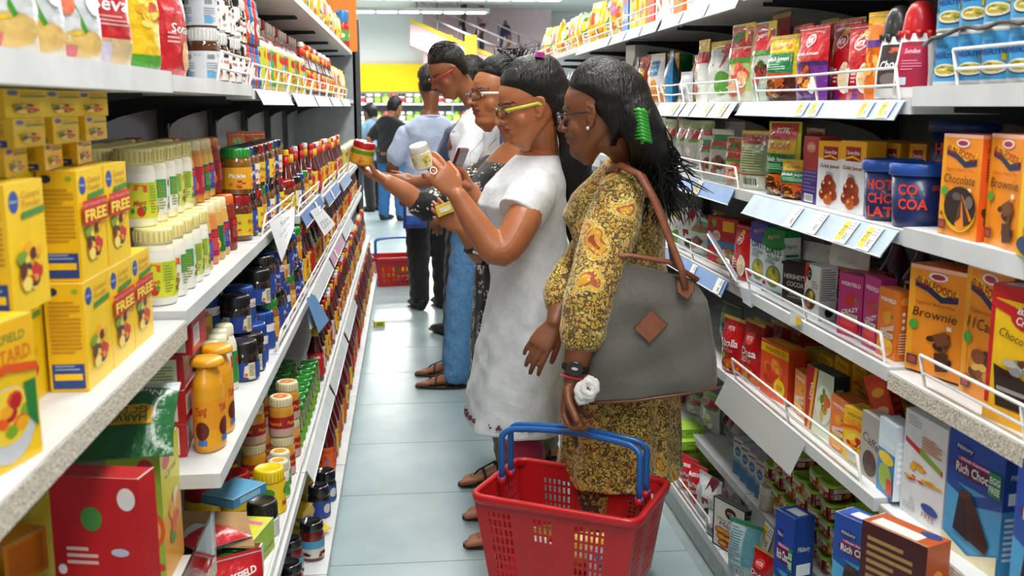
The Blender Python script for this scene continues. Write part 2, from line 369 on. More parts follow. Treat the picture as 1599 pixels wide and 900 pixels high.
for i in range(7): bay('R', i, RY[i], RY[i+1], range(7) if i < 6 else range(7), RN[i], chip=(i == 0))
# end post of the left run and its orange header
b = MB(); b.box(-.88, -.38, 8.2, 8.23, 0, 2.1, '#9aa0a4'); b.box(-.40, -.345, 8.2, 8.27, 0, 2.1, '#4d5257'); b.obj('end_panel', 'metalpaint', BAYS['L', 7])
b = MB(); b.box(-.86, -.36, 8.19, 8.199, 1.86, 2.4, '#ef8a2e'); b.obj('header_board', 'carton', BAYS['L', 7])
# wire guards
for (i, k, a0, a1) in [(1, 4, 2.36, 2.78), (2, 4, 2.83, 3.7), (3, 4, 3.75, 4.6), (4, 4, 4.66, 5.5), (5, 4, 5.58, 6.4), (6, 4, 6.5, 7.3),
                       (2, 3, 2.95, 3.70), (3, 3, 3.78, 4.6), (4, 3, 4.68, 5.5), (5, 3, 5.6, 6.4), (6, 3, 6.5, 7.3), (7, 3, 7.45, 8.1),
                       (2, 2, 2.83, 3.70), (3, 2, 3.76, 4.6), (4, 2, 4.68, 5.5), (5, 2, 5.6, 6.4), (6, 2, 6.5, 7.3), (7, 2, 7.45, 8.1),
                       (1, 1, 1.95, 2.77), (2, 1, 2.83, 3.7), (3, 1, 3.75, 4.6), (4, 1, 4.68, 5.5), (5, 1, 5.6, 6.4), (6, 1, 6.5, 7.3)]:
    z, a = lev('L', i, k); wire_guard(-a-.012, a0, a1, z, 1, BAYS['L', i], h=.06 if k < 4 else .065)
for (i, k, a0, a1) in [(0, 5, .8, 1.72), (1, 5, 1.93, 2.74), (2, 5, 2.9, 3.42), (2, 5, 3.5, 3.76), (3, 5, 3.84, 4.6), (2, 4, 2.88, 3.6), (3, 4, 3.84, 4.6), (1, 3, 1.9, 2.72), (2, 3, 2.88, 3.7), (0, 3, .8, 1.74),
                       (1, 2, 1.95, 2.78), (2, 0, 2.95, 3.7), (2, 6, 2.9, 3.7), (3, 6, 3.84, 4.6), (4, 6, 4.76, 5.5), (5, 6, 5.7, 6.5), (6, 6, 6.6, 7.4)]:
    z, a = lev('R', i, k); wire_guard(a+.012, a0, a1, z, -1, BAYS['R', i], h=.06)
# price rails
def rl(i, k, a0, a1, col, **kw):
    z, a = lev('L', i, k); return price_rail(-a, a0, a1, z-.002, 1, BAYS['L', i], col, **kw)
def rr(i, k, a0, a1, col, **kw):
    z, a = lev('R', i, k); return price_rail(a, a0, a1, z-.002, -1, BAYS['R', i], col, **kw)
rl(2, 4, 2.85, 3.6, '#b9c3c6', hgt=.04); rl(3, 4, 3.75, 4.6, '#c9ced0'); rl(4, 4, 4.66, 5.5, '#c9ced0'); rl(5, 4, 5.58, 6.4, '#c4ccd6'); rl(6, 4, 6.5, 7.35, '#c9ced0')
rl(3, 3, 3.75, 4.6, '#5f83b8', tags=[(4.3, .06, 0)]); rl(4, 3, 4.66, 5.5, '#6a8fc4', tags=[(5.0, .06, 0)]); rl(5, 3, 5.58, 6.4, '#8aa6cc')
rl(3, 2, 3.75, 4.6, '#d0d5d8'); rl(4, 2, 4.66, 5.5, '#c89ab2', tags=[(4.9, .06, 0)]); rl(5, 2, 5.58, 6.4, '#cdd3d6'); rl(2, 1, 2.82, 3.7, '#d5dadb', hgt=.035); rl(3, 1, 3.75, 4.6, '#d5dadb'); rl(4, 1, 4.66, 5.5, '#d5dadb')
rr(1, 5, 1.88, 2.83, '#a9bcd6', hgt=.036, tags=[(2.36, .05, 1), (2.28, .05, 1), (2.02, .05, 1), (1.93, .05, 1)])
rr(2, 5, 2.87, 3.4, '#c3c8c6', hgt=.045, out=.03, tags=[(2.95, .04, 1), (3.1, .04, 1), (3.3, .04, 0)]); rr(2, 5, 3.42, 3.77, '#c3c8c6', hgt=.045, out=.03, tags=[(3.5, .05, 1)])
rr(1, 4, 1.87, 2.7, '#a8bccb', hgt=.05, out=.035, tags=[(2.36, .05, 0), (2.22, .06, 0), (2.06, .06, 1), (1.95, .06, 1)])
rr(2, 4, 2.87, 3.7, '#86a6d4', hgt=.045, tags=[(3.2, .05, 1)])
rr(2, 3, 2.87, 3.7, '#86a9dc', hgt=.045, tags=[(2.92, .06, 0), (3.2, .05, 0)])
rr(2, 6, 2.87, 3.75, '#a9bcd2', tags=[(3.2, .06, 0), (3.5, .06, 0)]); rr(3, 6, 3.8, 4.68, '#a9bcd2', tags=[(4.1, .06, 0), (4.4, .06, 0)])
rr(1, 1, 2.0, 2.8, '#9aa19f', hgt=.075, out=.02, tags=[(2.62, .07, 1), (2.50, .07, 1)])
rr(3, 3, 3.8, 4.68, '#86a9dc'); rr(3, 4, 3.8, 4.68, '#b7bfc2'); rr(4, 6, 4.72, 5.6, '#d5d5d0')
z, a = lev('R', 1, 2)      # the clear flap that hangs below the second shelf
b = MB(); b.obox((a-.016, 2.52, z-.043), (.018, 0, .041), (0, .30, 0), (.0004, 0, .0002), '#d5dada'); b.obj('clear_flap', 'flap', BAYS['R', 1])
# ================================================================ product kinds
# local frame: front faces -Y, width along X, height along Z, origin at the base centre
def ff(w, d, h, face, inset=0):
    """mapping of a carton face: (u, v, off) -> point"""
    if face == 'F': return lambda u, v, e: ((u-.5)*w, -d/2-e, v*h)
    if face == 'L': return lambda u, v, e: (-w/2-e, (.5-u)*d, v*h)
    if face == 'R': return lambda u, v, e: (w/2+e, (u-.5)*d, v*h)
    if face == 'T': return lambda u, v, e: ((u-.5)*w, (v-.5)*d, h+e)
    if face == 'K': return lambda u, v, e: ((.5-u)*w, d/2+e, v*h)
def carton(w, d, h, col, F=(), S=(), T=(), side=None, top=None, L=None, R=None, mat='carton', open_flap=0):
    b = MB(); b.box(-w/2, w/2, -d/2, d/2, 0, h, col, 0, {'L': side or col, 'R': side or col, 'T': top or side or col, 'K': side or col})
    b.art(ff(w, d, h, 'F'), F); b.art(ff(w, d, h, 'L'), L if L is not None else S); b.art(ff(w, d, h, 'R'), R if R is not None else S); b.art(ff(w, d, h, 'T'), T)
    # the glued end seam shows as a thin line along the lid
    b.art(ff(w, d, h, 'T'), [('r', 0, .0, 1, .02, '#d8d2c0'), ('r', 0, .0, .015, 1, '#d8d2c0')])
    return [('carton', b.mesh('carton', mat))]
def pouch(w, h, t, col, F=(), style='stand', seed=0, zones=None, mat='film', back=None, lean=0, wr=1.0):
    """flexible bag; zones = [(v0, v1, colour)] bands round the bag; F = print on the front"""
    rnd = random.Random(seed); ph = [rnd.uniform(0, 6.3) for _ in range(8)]; fr = [rnd.uniform(5, 11) for _ in range(8)]
    def wid(v): return 1-.05*math.sin(v*PI)*(1 if style != 'stand' else .6)-(.03*v if style == 'stand' else 0)
    def thick(u, v):
        e = max(0, 1-abs(2*u-1)**2.6)**.55
        if style == 'stand': g = (.62+.38*min(1, v/.12)) * (1-max(0, (v-.55)/.36)**1.5 if v < .91 else 0)
        elif style == 'pillow': g = math.sin(PI*min(1, max(0, (v-.05)/.9)))**.5 if .05 < v < .95 else 0
        else: g = min(1, (1-v)/.25)**.6
        return max(.0012, t/2*e*max(0, g))
    def wrk(u, v, s):
        a = math.sin(fr[0]*u+fr[1]*v+ph[0]+s)*math.sin(fr[2]*v-fr[3]*u*.6+ph[1]); c_ = math.sin(2.3*fr[4]*u+ph[2]+1.4*v*fr[5]); 
        return (a*.55+c_*.3)*t*.07*wr*min(1, 4*v+.3)
    def pt(u, v, s, e):
        th = thick(u, v); k = min(1, th/(t*.25)) if t else 0
        y = s*(th+e)+wrk(u, v, s)*k*(-s if s < 0 else 1)
        return ((u-.5)*w*wid(v)+wrk(v, u, .3)*.4, y+lean*v*v, v*h)
    b = MB()
    def zc(v):
        for (a, c_, k) in zones or ():
            if a <= v <= c_: return k
        return None
    nv = 16
    b.grid(lambda u, v: pt(u, v, -1, 0), 10, nv, lambda u, v: zc(v) or col)
    b.grid(lambda u, v: pt(1-u, v, 1, 0), 10, nv, lambda u, v: zc(v) or back or col)
    # closed bottom
    b.grid(lambda u, v: pt(u, 0, -1, 0) if v == 0 else pt(u, 0, 1, 0), 10, 1, zc(0) or col)
    b.art(lambda u, v, e: pt(u, v, -1, e+.0006), F, cell=.09, eps=.0003)
    if style != 'open':   # pinked seal
        b.art(lambda u, v, e: pt(u, v, -1, e+.0006), [('r', .0, .955, 1, .965, '#d8d8d8')], cell=.09)
    return [('pouch', b.mesh('pouch', mat))]
def cyl_map(r, z0, h, a0=-PI/2, span=PI, rz=None):
    """label map round a cylinder, centred on the front (-Y)"""
    def f(u, v, e):
        a = a0+(u-.5)*span; q = (rz(v) if rz else r)+e; return (q*math.cos(a), q*math.sin(a), z0+v*h)
    return f
def jar(r, h, body, lid, lidh=.025, lab=None, labcol='#ffffff', labz=(.15, .72), neck=.86, fill=None, n=20, lidr=None, bodymat='gloss', ribs=True, sq=0, lidart=None, shoulder=.09, lidmat='plastic'):
    bh = h-lidh; b = MB(); q = r
    f2 = fill or body
    b.lathe([(q*.88, 0, f2), (q, h*.03, f2), (q, bh*(1-shoulder*1.7), body), (q*.97, bh*(1-shoulder), body), (q*neck, bh*.985, body), (q*neck, bh)], n, body, sq=sq)
    parts = [('jar_body', b.mesh('jar_body', bodymat))]
    lr = lidr or r*max(neck+.05, .93); b = MB()
    b.lathe([(lr*.98, bh-.004), (lr, bh), (lr, h-.004), (lr*.95, h), (0.0002, h)], n, lid, sq=sq)
    if ribs:
        dark = tuple(v*.78 for v in C(lid)[:3])
        for k in range(24):
            a = 2*PI*k/24; b.obox((lr*1.002*math.cos(a), lr*1.002*math.sin(a), bh+lidh*.42), (.0012*math.cos(a), .0012*math.sin(a), 0), (-.0012*math.sin(a), .0012*math.cos(a), 0), (0, 0, lidh*.36), lid if sq else dark)
    b.lathe([(lr*.99, h-.0035), (lr*.86, h+.0012), (lr*.84, h+.0004), (.0002, h+.0004)], n, lid)
    if lidart: b.art(lambda u, v, e: ((u-.5)*2*lr*.8, (v-.5)*2*lr*.8, h+.0008+e), lidart)
    parts.append(('lid', b.mesh('lid', lidmat)))
    if lab is not None:
        b = MB(); z0, z1 = bh*labz[0], bh*labz[1]
        if sq:
            sqf = lambda a: 1/((abs(math.cos(a))**sq+abs(math.sin(a))**sq)**(1/sq))
        else: sqf = lambda a: 1
        def fm(u, v, e):
            a = -PI/2+(u-.5)*2*PI; k = (r+.0008+e)*sqf(a); return (k*math.cos(a), k*math.sin(a), z0+v*(z1-z0))
        b.grid(lambda u, v: fm(u, v, 0), 24, 1, labcol)
        # art is given for the front half and repeated on the flank that faces the aisle mouth
        for off in (.5, .25, .75, 0):
            b.art(lambda u, v, e: fm(off+(u-.5)*.25, v, e), lab, cell=.15)
        parts.append(('label', b.mesh('label', 'paper')))
    return parts
def bottle(r, h, body, cap, lab=None, labcol='#ffffff', labz=(.12, .55), nr=.32, nh=.3, caph=.12, sq=0, ax=1, ay=1, n=16, bodymat='gloss', caprad=None, neckband=None, taper=0):
    """r body radius, nr neck ratio, nh neck height share, caph cap share"""
    b = MB(); hb = h*(1-caph); sh = hb*(1-nh)
    b.lathe([(r*.9, 0), (r, h*.02), (r*(1-taper*.4), sh*.6), (r*(1-taper), sh*.88), (r*(1-taper)*.9, sh), (r*(nr+(1-taper-nr)*.45), sh+(hb-sh)*.25), (r*nr*1.1, sh+(hb-sh)*.6), (r*nr, hb)], n, body, sq=sq, ax=ax, ay=ay)
    parts = [('bottle_body', b.mesh('bottle_body', bodymat))]
    b = MB(); cr = caprad or r*nr*1.25
    b.lathe([(cr*.98, hb-.003), (cr, hb), (cr*.96, h-.004), (cr*.82, h), (.0002, h)], 12, cap)
    if neckband: b.lathe([(r*nr*1.22, hb-(hb-sh)*.55, neckband), (r*nr*1.1, hb-.004, neckband)], 12, neckband)
    parts.append(('cap', b.mesh('cap', 'plastic')))
    if lab is not None:
        b = MB(); z0, z1 = h*labz[0], h*labz[1]
        def fm(u, v, e):
            a = -PI/2+(u-.5)*2*PI; k = r*(1-taper*.4*v)+.0008+e
            if sq: k /= ((abs(math.cos(a))**sq+abs(math.sin(a))**sq)**(1/sq))
            return (k*math.cos(a)*ax, k*math.sin(a)*ay, z0+v*(z1-z0))
        b.grid(lambda u, v: fm(u, v, 0), 24, 2, labcol)
        for off in (.5, .25, .75, 0): b.art(lambda u, v, e: fm(off+(u-.5)*.25, v, e), lab, cell=.15)
        parts.append(('label', b.mesh('label', 'paper')))
    return parts
def can(r, h, col, lab, n=24):
    b = MB(); b.lathe([(r*.96, 0, '#c8c8c4'), (r, .004, '#c8c8c4'), (r*.985, .007, col), (r*.985, h-.007, '#d0d0cc'), (r, h-.004, '#d0d0cc'), (r*.96, h, '#d0d0cc'), (r*.93, h-.003, '#b8b8b4'), (.0002, h-.003)], n, col)
    parts = [('can_body', b.mesh('can_body', 'metalpaint'))]
    b = MB()
    def fm(u, v, e): a = -PI/2+(u-.5)*2*PI; k = r*.99+e; return (k*math.cos(a), k*math.sin(a), .009+v*(h-.018))
    b.grid(lambda u, v: fm(u, v, 0), n, 1, col)
    for off in (.5, .2, .8): b.art(lambda u, v, e: fm(off+(u-.5)*.32, v, e), lab, cell=.12)
    parts.append(('label', b.mesh('label', 'paper'))); return parts
def tub(r0, r1, h, col, lid, lab, lidh=.018):
    b = MB(); b.lathe([(r0*.95, 0), (r0, .004), (r1, h-lidh)], 26, col); parts = [('tub_body', b.mesh('tub_body', 'plastic'))]
    b = MB(); b.lathe([(r1*1.04, h-lidh-.006), (r1*1.09, h-lidh-.004), (r1*1.08, h-.003), (r1*1.03, h), (r1*.95, h), (r1*.93, h-.004), (.0002, h-.004)], 26, lid); parts.append(('lid', b.mesh('lid', 'plastic')))
    b = MB()
    def fm(u, v, e): a = -PI/2+(u-.5)*PI; k = r0+(r1-r0)*v+.0006+e; return (k*math.cos(a), k*math.sin(a), v*(h-lidh))
    b.art(fm, lab, cell=.1); parts.append(('lettering', b.mesh('lettering', 'paper'))); return parts
def spout_pouch(w, h, t, col, cap, F=(), seed=0, zones=None):
    p = pouch(w, h*.84, t, col, F, 'stand', seed, zones)
    b = MB(); b.lathe([(.011, h*.80, '#f0f0f0'), (.011, h*.86, cap), (.015, h*.862, cap), (.0145, h*.985, cap), (.011, h, cap), (.0002, h)], 12, cap)
    return p+[('cap', b.mesh('cap', 'plastic'))]
def cone_bottle(h, r, body, cap, labcol, F):
    b = MB(); b.lathe([(r*.95, 0), (r, .005), (r*.97, h*.3), (r*.72, h*.68)], 20, body); parts = [('bottle_body', b.mesh('bottle_body', 'plastic'))]
    b = MB(); n = 20; rim = []
    prof = [(r*.73, h*.66), (r*.735, h*.70), (r*.70, h*.78), (r*.62, h*.88), (r*.46, h*.96), (r*.25, h*.995), (.0002, h)]
    b.lathe(prof, n, cap)
    for k in range(10):   # dripping edge
        a = 2*PI*k/10; q = r*.75; zz = h*(.61 if k % 2 else .63); b.tube([(q*math.cos(a), q*math.sin(a), h*.69), (q*1.03*math.cos(a), q*1.03*math.sin(a), zz)], [.009, .005], 6, cap)
    parts.append(('cap', b.mesh('cap', 'plastic')))
    b = MB()
    def fm(u, v, e): a = -PI/2+(u-.5)*PI*.5; z = h*(.12+.46*v); k = (r*.97+(r*.72-r*.97)*max(0, (z/h-.3)/.38) if z > h*.3 else r*.975)+.0008+e; return (k*math.cos(a), k*math.sin(a), z)
    b.grid(lambda u, v: fm(u, v, 0), 12, 6, labcol); b.art(fm, F, cell=.12); parts.append(('label', b.mesh('label', 'paper'))); return parts
# ---------------------------------------------------------------- placing
ITEMS = []
def put(parts, name, label, cat, loc, rz=0, group=None, tilt=None):
    """one product: a single mesh, or an Empty carrying its parts"""
    rot = (tilt[0] if tilt else 0, tilt[1] if tilt else 0, rz)
    if len(parts) == 1: o = add(name, parts[0][1], None, loc, rot)
    else:
        o = empty(name, loc, rot)
        for pn, me in parts: add(pn, me, o)
    if not tilt: ITEMS.append((o, parts))
    return tag(o, label, cat, group)
def sgn(side): return 1 if side == 'L' else -1
ROT = {'L': PI/2, 'R': -PI/2}
def bay_of(side, y):
    Y = LY if side == 'L' else RY
    for i in range(len(Y)-1):
        if y < Y[i+1]: return i
    return len(Y)-2
def shelf_at(side, k, y): return lev(side, bay_of(side, y), k)
def spot(side, k, px, inset, z_up=0):
    """place on shelf k where column px crosses a line 'inset' behind the shelf edge"""
    y = 2.5
    for _ in range(4):
        z, a = shelf_at(side, k, y); x = (-1 if side == 'L' else 1)*(a+inset); y = ycol(px, x, z+z_up)
    return Vector((x, y, z))
def gap(side, k, y):
    i = bay_of(side, y); th = .036 if i == 0 else .028; nx = k+1
    return (lev(side, i, nx)[0]-th-.006 if nx < (6 if side == 'L' else 7) else 9)-lev(side, i, k)[0]
def hgt(side, k, px, inset, ytop):
    p = spot(side, k, px, inset); return ony(px, ytop, p.y).z-p.z
def round_at(parts, name, label, cat, side, k, px, inset, up=0, group=None, turn=0, tilt=None):
    p = spot(side, k, px, inset, up); p.z += up+.0006
    return put(parts, name, label, cat, p, ROT[side]+turn, group, tilt)
def box_at(side, k, pc, pf, w, d, inset=.015, up=0):
    """carton whose near front edge shows at column pc and far front edge at column pf; turned to suit"""
    far = spot(side, k, pf, inset, up); best = None
    for i in range(-30, 121):
        al = math.radians(i*.5)
        if side == 'R': near = far+Vector((math.sin(al), -math.cos(al), 0))*w
        else: near = far+Vector((-math.sin(al), -math.cos(al), 0))*w
        q = abs(proj(near)[0]-pc)
        if best is None or q < best[0]: best = (q, al, near)
    q, al, near = best
    inn = Vector((math.cos(al), math.sin(al), 0)) if side == 'R' else Vector((-math.cos(al), math.sin(al), 0))
    c = (near+far)/2+inn*(d/2); c.z = far.z+up+.0006
    return c, (ROT['R']+al if side == 'R' else ROT['L']-al), near
def carton_at(side, k, pc, pf, ytop, w, d, make, name, label, cat='carton', inset=.015, up=0, group=None, h=None, tilt=None):
    c, rz, near = box_at(side, k, pc, pf, w, d, inset, up)
    if h is None: h = ony(pc, ytop, near.y).z-c.z
    if inset > 0: h = min(h, gap(side, k, c.y)-up)
    return put(make(w, d, h), name, label, cat, c, rz, group, tilt), h, c
# ================================================================ printed designs
W_, K_, RED, YEL, GRN, BLU = '#f4f4f0', '#1a1a1c', '#d4141c', '#f8cf12', '#2f8f36', '#1f4fa0'
BRN = ['#5a2f18', '#3d1f10', '#74411f', '#2c150b']; GOLD = ['#c8561a', '#e08a2a', '#8f3414', '#d9701c']
FRU = ['#d8281c', '#f2a81c', '#e85a18', '#7aa828', '#b81420']
def logo_fun(cx, cy, s):
    return [('p', [(cx-.34*s, cy+.06*s), (cx-.12*s, cy+.04*s), (cx+.1*s, cy-.04*s), (cx+.34*s, cy-.03*s), (cx+.34*s, cy-.08*s), (cx+.08*s, cy-.1*s), (cx-.14*s, cy-.03*s), (cx-.34*s, cy-.0*s)], '#1d2c55'),
            ('p', [(cx-.32*s, cy+.09*s), (cx-.1*s, cy+.07*s), (cx+.12*s, cy+.0*s), (cx+.34*s, cy+.02*s), (cx+.34*s, cy-.02*s), (cx+.1*s, cy-.05*s), (cx-.12*s, cy+.02*s), (cx-.32*s, cy+.04*s)], '#f6c21a'),
            ('e', cx+.02*s, cy+.1*s, .15*s, .035*s, '#e8e8f4'), ('e', cx+.02*s, cy+.1*s, .11*s, .022*s, '#b02030'),
            ('t', 'FUN FOODS', cx, cy+.015*s, .62*s, .065*s, '#b5161c', .1, -.12, .02)]
def funfoods(title, food):
    def mk(w, d, h):
        f = [('r', 0, .965, 1, 1, '#f6b7a0'), ('r', 0, 0, .12, .96, '#f6a51f')]+logo_fun(.5, .80, 1.15)+[('t', 'Eggless Bake Mix', .5, .655, .7, .035, '#b3491a')]
        f += [('t', title, .5, .565, .8 if len(title) > 6 else .66, .085, '#3a1a10', .18), ('e', .14, .44, .09, .045, '#4ea23c'), ('r', .74, .45, .82, .49, '#e9efe0')]
        f += food+[('r', .06, .06, .26, .15, '#333c40'), ('r', .09, .075, .23, .135, '#b8403a')]
        s = [('r', 0, .965, 1, 1, '#ef9070'), ('t', 'FUN FOODS', .5, .85, .7, .06, '#7d1c12'), ('ln', .15, .55, .85, .78, 8, '#8a2f14'), ('food', .45, .2, .4, .16, BRN, 4, 9), ('t', title, .5, .45, .6, .06, '#5a1c10', .2)]
        return carton(w, d, h, '#f5931d', f, s, [('r', .05, .1, .95, .9, '#e86b1f')], '#e2571d', '#ee8524')
    return mk
F_BROWNIE = [('food', .62, .32, .25, .12, BRN, 1, 7), ('food', .66, .16, .22, .11, BRN, 2, 6), ('p', [(.5, .38), (.72, .44), (.84, .34), (.6, .28)], '#7a4522'), ('p', [(.55, .22), (.8, .24), (.82, .08), (.6, .05)], '#4a2412')]
F_CHOC = [('e', .56, .27, .42, .215, '#e9b213'), ('e', .57, .30, .41, .20, '#1d1512'), ('p', [(.62, .43), (.48, .12), (.6, .08), (.72, .10), (.9, .2)], '#f08a1e'), ('p', [(.62, .43), (.48, .14), (.62, .2)], '#5a2f1a'), ('p', [(.62, .42), (.72, .12), (.86, .17)], '#3a1f14'), ('e', .5, .40, .12, .04, '#5d5048'), ('e', .82, .36, .1, .06, '#6a625e'), ('food', .1, .2, .08, .06, BRN, 9, 4)]
F_CAKE = [('food', .55, .26, .42, .14, ['#6b3414', '#d89638', '#8a4a1c', '#f0c060', '#3a1a0c'], 5, 22)]
def betty(w, d, h):
    f = [('r', 0, .9, 1, 1, '#c4141e'), ('r', 0, 0, .07, 1, '#c4141e'), ('e', .62, .79, .3, .09, '#c4141e'), ('p', [(0, .9), (.4, .86), (.4, .78), (0, .84)], '#c4141e'), ('t', 'Betty', .6, .82, .36, .06, W_, .25, -.1, .01), ('t', 'Crocker', .64, .755, .44, .06, W_, .25, -.1, .01),
         ('t', 'Choco Fudge', .56, .62, .78, .085, '#4a2210', .3, -.1), ('food', .5, .43, .38, .08, ['#8f8f8a', '#b8b8b2', '#4a2a18', '#5a3018'], 3, 14), ('p', [(.12, .42), (.85, .34), (.85, .14), (.2, .12)], '#241209'), ('r', .2, .24, .84, .27, '#a59a94'), ('p', [(.0, .12), (1, .12), (1, .0), (0, .0)], '#f4b21a'), ('e', .92, .4, .12, .05, '#f5c518')]
    return carton(w, d, h, '#f2c116', f, [('r', 0, .86, 1, 1, '#c4141e'), ('ln', .1, .3, .9, .8, 10, '#7a5a14')], [('r', .1, .15, .9, .85, '#e9e6e2')], '#e9b31a', '#c4141e')
def richchoco(w, d, h):
    f = [('r', 0, 0, 1, .55, '#4fa6d8'), ('p', [(0, .58), (.5, .5), (1, .6), (1, .5), (.5, .42), (0, .5)], '#1a4fa0'), ('r', 0, .55, 1, 1, '#1748a2'), ('e', .3, .82, .18, .05, '#0d2f7c'), ('t', 'Pillsbury', .3, .825, .28, .04, W_, .1), ('e', .5, .68, .4, .07, '#5a1450'), ('r', .2, .73, .8, .76, '#c0487c'), ('t', 'Moist Supreme', .5, .745, .5, .03, W_, .2), ('t', 'Rich Choco', .5, .675, .66, .075, W_, 0, 0, .02),
         ('r', .76, .58, .97, .76, '#1f8a46'), ('t', 'EGG', .865, .70, .17, .05, W_, 0, 0, .02), ('t', 'FREE', .865, .63, .18, .05, W_, 0, 0, .02),
         ('p', [(.2, .18), (.28, .5), (.48, .52), (.85, .2), (.8, .12)], '#3c1d10'), ('p', [(.2, .18), (.28, .5), (.36, .51), (.5, .14)], '#2c140b'), ('p', [(.28, .5), (.48, .52), (.46, .47), (.3, .45)], '#5a3018'), ('p', [(0, .12), (.5, .03), (1, .16), (1, 0), (0, 0)], '#ece3b8')]
    s = [('r', 0, 0, 1, .5, '#3f94c8'), ('t', 'Pillsbury', .5, .75, .6, .05, W_), ('ln', .1, .1, .9, .45, 8, '#d8e6f2'), ('r', .15, .55, .85, .64, '#e8eef4')]
    return carton(w, d, h, '#1748a2', f, s, [('r', .2, .3, .85, .8, '#dfe6ee'), ('e', .3, .12, .2, .08, '#0d2f7c')], '#173f8e', '#1d4fac')
def gowardhan(w, d, h):
    f = [('r', 0, .74, 1, 1, '#f3ae18'), ('r', .22, .72, .8, .92, '#a8161c'), ('t', 'Gowardhan', .51, .84, .5, .06, W_, 0, 0, .01), ('p', [(.24, .77), (.5, .80), (.78, .75), (.78, .73), (.5, .77), (.24, .74)], '#f3c21a'), ('t', 'Gulab Jamun', .5, .62, .74, .07, '#a8161c', 0, 0, .01), ('t', 'Mix', .5, .52, .3, .05, '#9a9a98', .3)]
    f += [('e', cx, cy, .17, .085, c_) for cx, cy, c_ in ((.36, .33, '#7a1f14'), (.62, .34, '#a8401c'), (.3, .2, '#8a2818'), (.68, .2, '#a03a1c'), (.5, .25, '#8f2f18'), (.5, .13, '#c05a24'), (.5, .42, '#8f2a16'))]
    f += [('e', cx, cy, .05, .025, '#e8a860') for cx, cy in ((.32, .37), (.58, .38), (.26, .23), (.64, .23), (.47, .16))]
    s = [('r', 0, .74, 1, 1, '#f3ae18'), ('r', 0, .72, 1, .74, '#2a2420'), ('r', .15, .58, .7, .7, '#8a161c'), ('r', .15, .42, .6, .55, '#5a1216'), ('ln', .12, .05, .85, .36, 9, '#b0b2b4')]
    return carton(w, d, h, '#eceef0', f, s, [], '#e4e6e8', '#e9a31a')
def oats(name, top):
    def mk(w, d, h):
        f = [('r', 0, .8, 1, 1, top), ('e', .5, .78, .6, .1, top), ('t', 'Bagrry\'s', .5, .88, .6, .08, '#f2b8c8', .2, .1), ('t', 'OATS', .5, .67, .82, .12, '#1f4a2c' if name == 'SUJI' else '#2a2f66', 0, 0, .02), ('t', name, .5, .55, .6, .075, '#4a5a4c'), ('ln', .12, .45, .6, .51, 2, '#8a9a90'), ('e', .55, .27, .36, .17, '#6d8a1e'), ('e', .55, .28, .3, .13, '#c9b02a'), ('food', .55, .28, .3, .13, ['#e0c030', '#9ab028', '#d8d060', '#5a8020'], 7, 10), ('r', 0, 0, 1, .05, top), ('e', .12, .14, .09, .03, '#c02830')]
        s = [('r', 0, .9, 1, 1, top), ('r', .1, .68, .9, .84, W_), ('t', 'Bagrry\'s', .5, .76, .6, .07, '#333333', .2), ('r', .1, .60, .9, .64, top), ('ln', .12, .1, .88, .55, 10, '#c8ced2')]
        return carton(w, d, h, '#d6e4ea', f, s, [('r', .1, .1, .9, .9, top)], '#eef0f0', top)
    return mk
def hershey(w, d, h):
    f = [('t', 'HERSHEY\'S', .53, .70, .92, .13, '#d8d4d0', 0, 0, .02), ('t', 'COCOA', .56, .50, .72, .13, '#d8d4d0', 0, 0, .02), ('t', 'NATURAL', .58, .24, .5, .06, '#d8d4d0'), ('t', 'UNSWEETENED', .58, .16, .66, .055, '#d8d4d0')]
    p = carton(w, d, h*.93, '#2a1c1e', f, [], [], '#2a1c1e')
    b = MB(); b.box(-w/2-.003, w/2+.003, -d/2-.003, d/2+.003, h*.93, h, '#171214'); b.box(-w/2+.004, w/2-.004, -d/2+.004, d/2-.004, h, h+.003, '#241b1d')
    return p+[('lid', b.mesh('lid', 'plastic'))]
def chings(w, d, h):
    f = [('p', [(0, 1), (.3, 1), (.05, .62), (0, .62)], '#c81e28'), ('e', .3, .82, .15, .13, '#1c1c20'), ('t', 'C', .3, .82, .12, .12, W_), ('ln', .5, .55, .9, .7, 3, '#a0a4a8'), ('e', .42, .35, .36, .2, '#3a3020'), ('food', .42, .36, .32, .17, ['#d8a028', '#5a8a28', '#c85a1c', '#e8c040'], 3, 12)]
    return carton(w, d, h, '#e6e8e8', f, [('ln', .1, .35, .9, .95, 14, '#8a8e92'), ('e', .6, .15, .25, .1, K_)], [], '#dcdede')
def weik(col, fruit, word):
    def mk(w, d, h):
        f = [('t', 'WEIKFIELD', .5, .84, .8, .06, W_, .1, 0, .02), ('food', .5, .60, .3, .1, fruit, 3, 10), ('e', .5, .58, .2, .1, fruit[0]), ('t', word, .52, .42, .72, .07, W_, .1, .15, .03), ('r', .2, .3, .85, .37, '#efe6d8'), ('t', 'CRYSTALS', .52, .335, .5, .04, '#5a2a30'), ('e', .5, .17, .42, .14, fruit[0]), ('e', .5, .22, .36, .06, fruit[1]), ('t', 'FLAVOUR', .5, .06, .4, .03, W_)]
        s = [('e', .5, .86, .35, .06, '#f0a040'), ('e', .4, .68, .1, .03, W_), ('e', .4, .58, .1, .03, W_), ('e', .4, .48, .1, .03, W_), ('ln', .15, .08, .85, .4, 8, '#f0c0a8')]
        return carton(w, d, h, col, f, s, [], tuple(v*.85 for v in C(col)))
    return mk
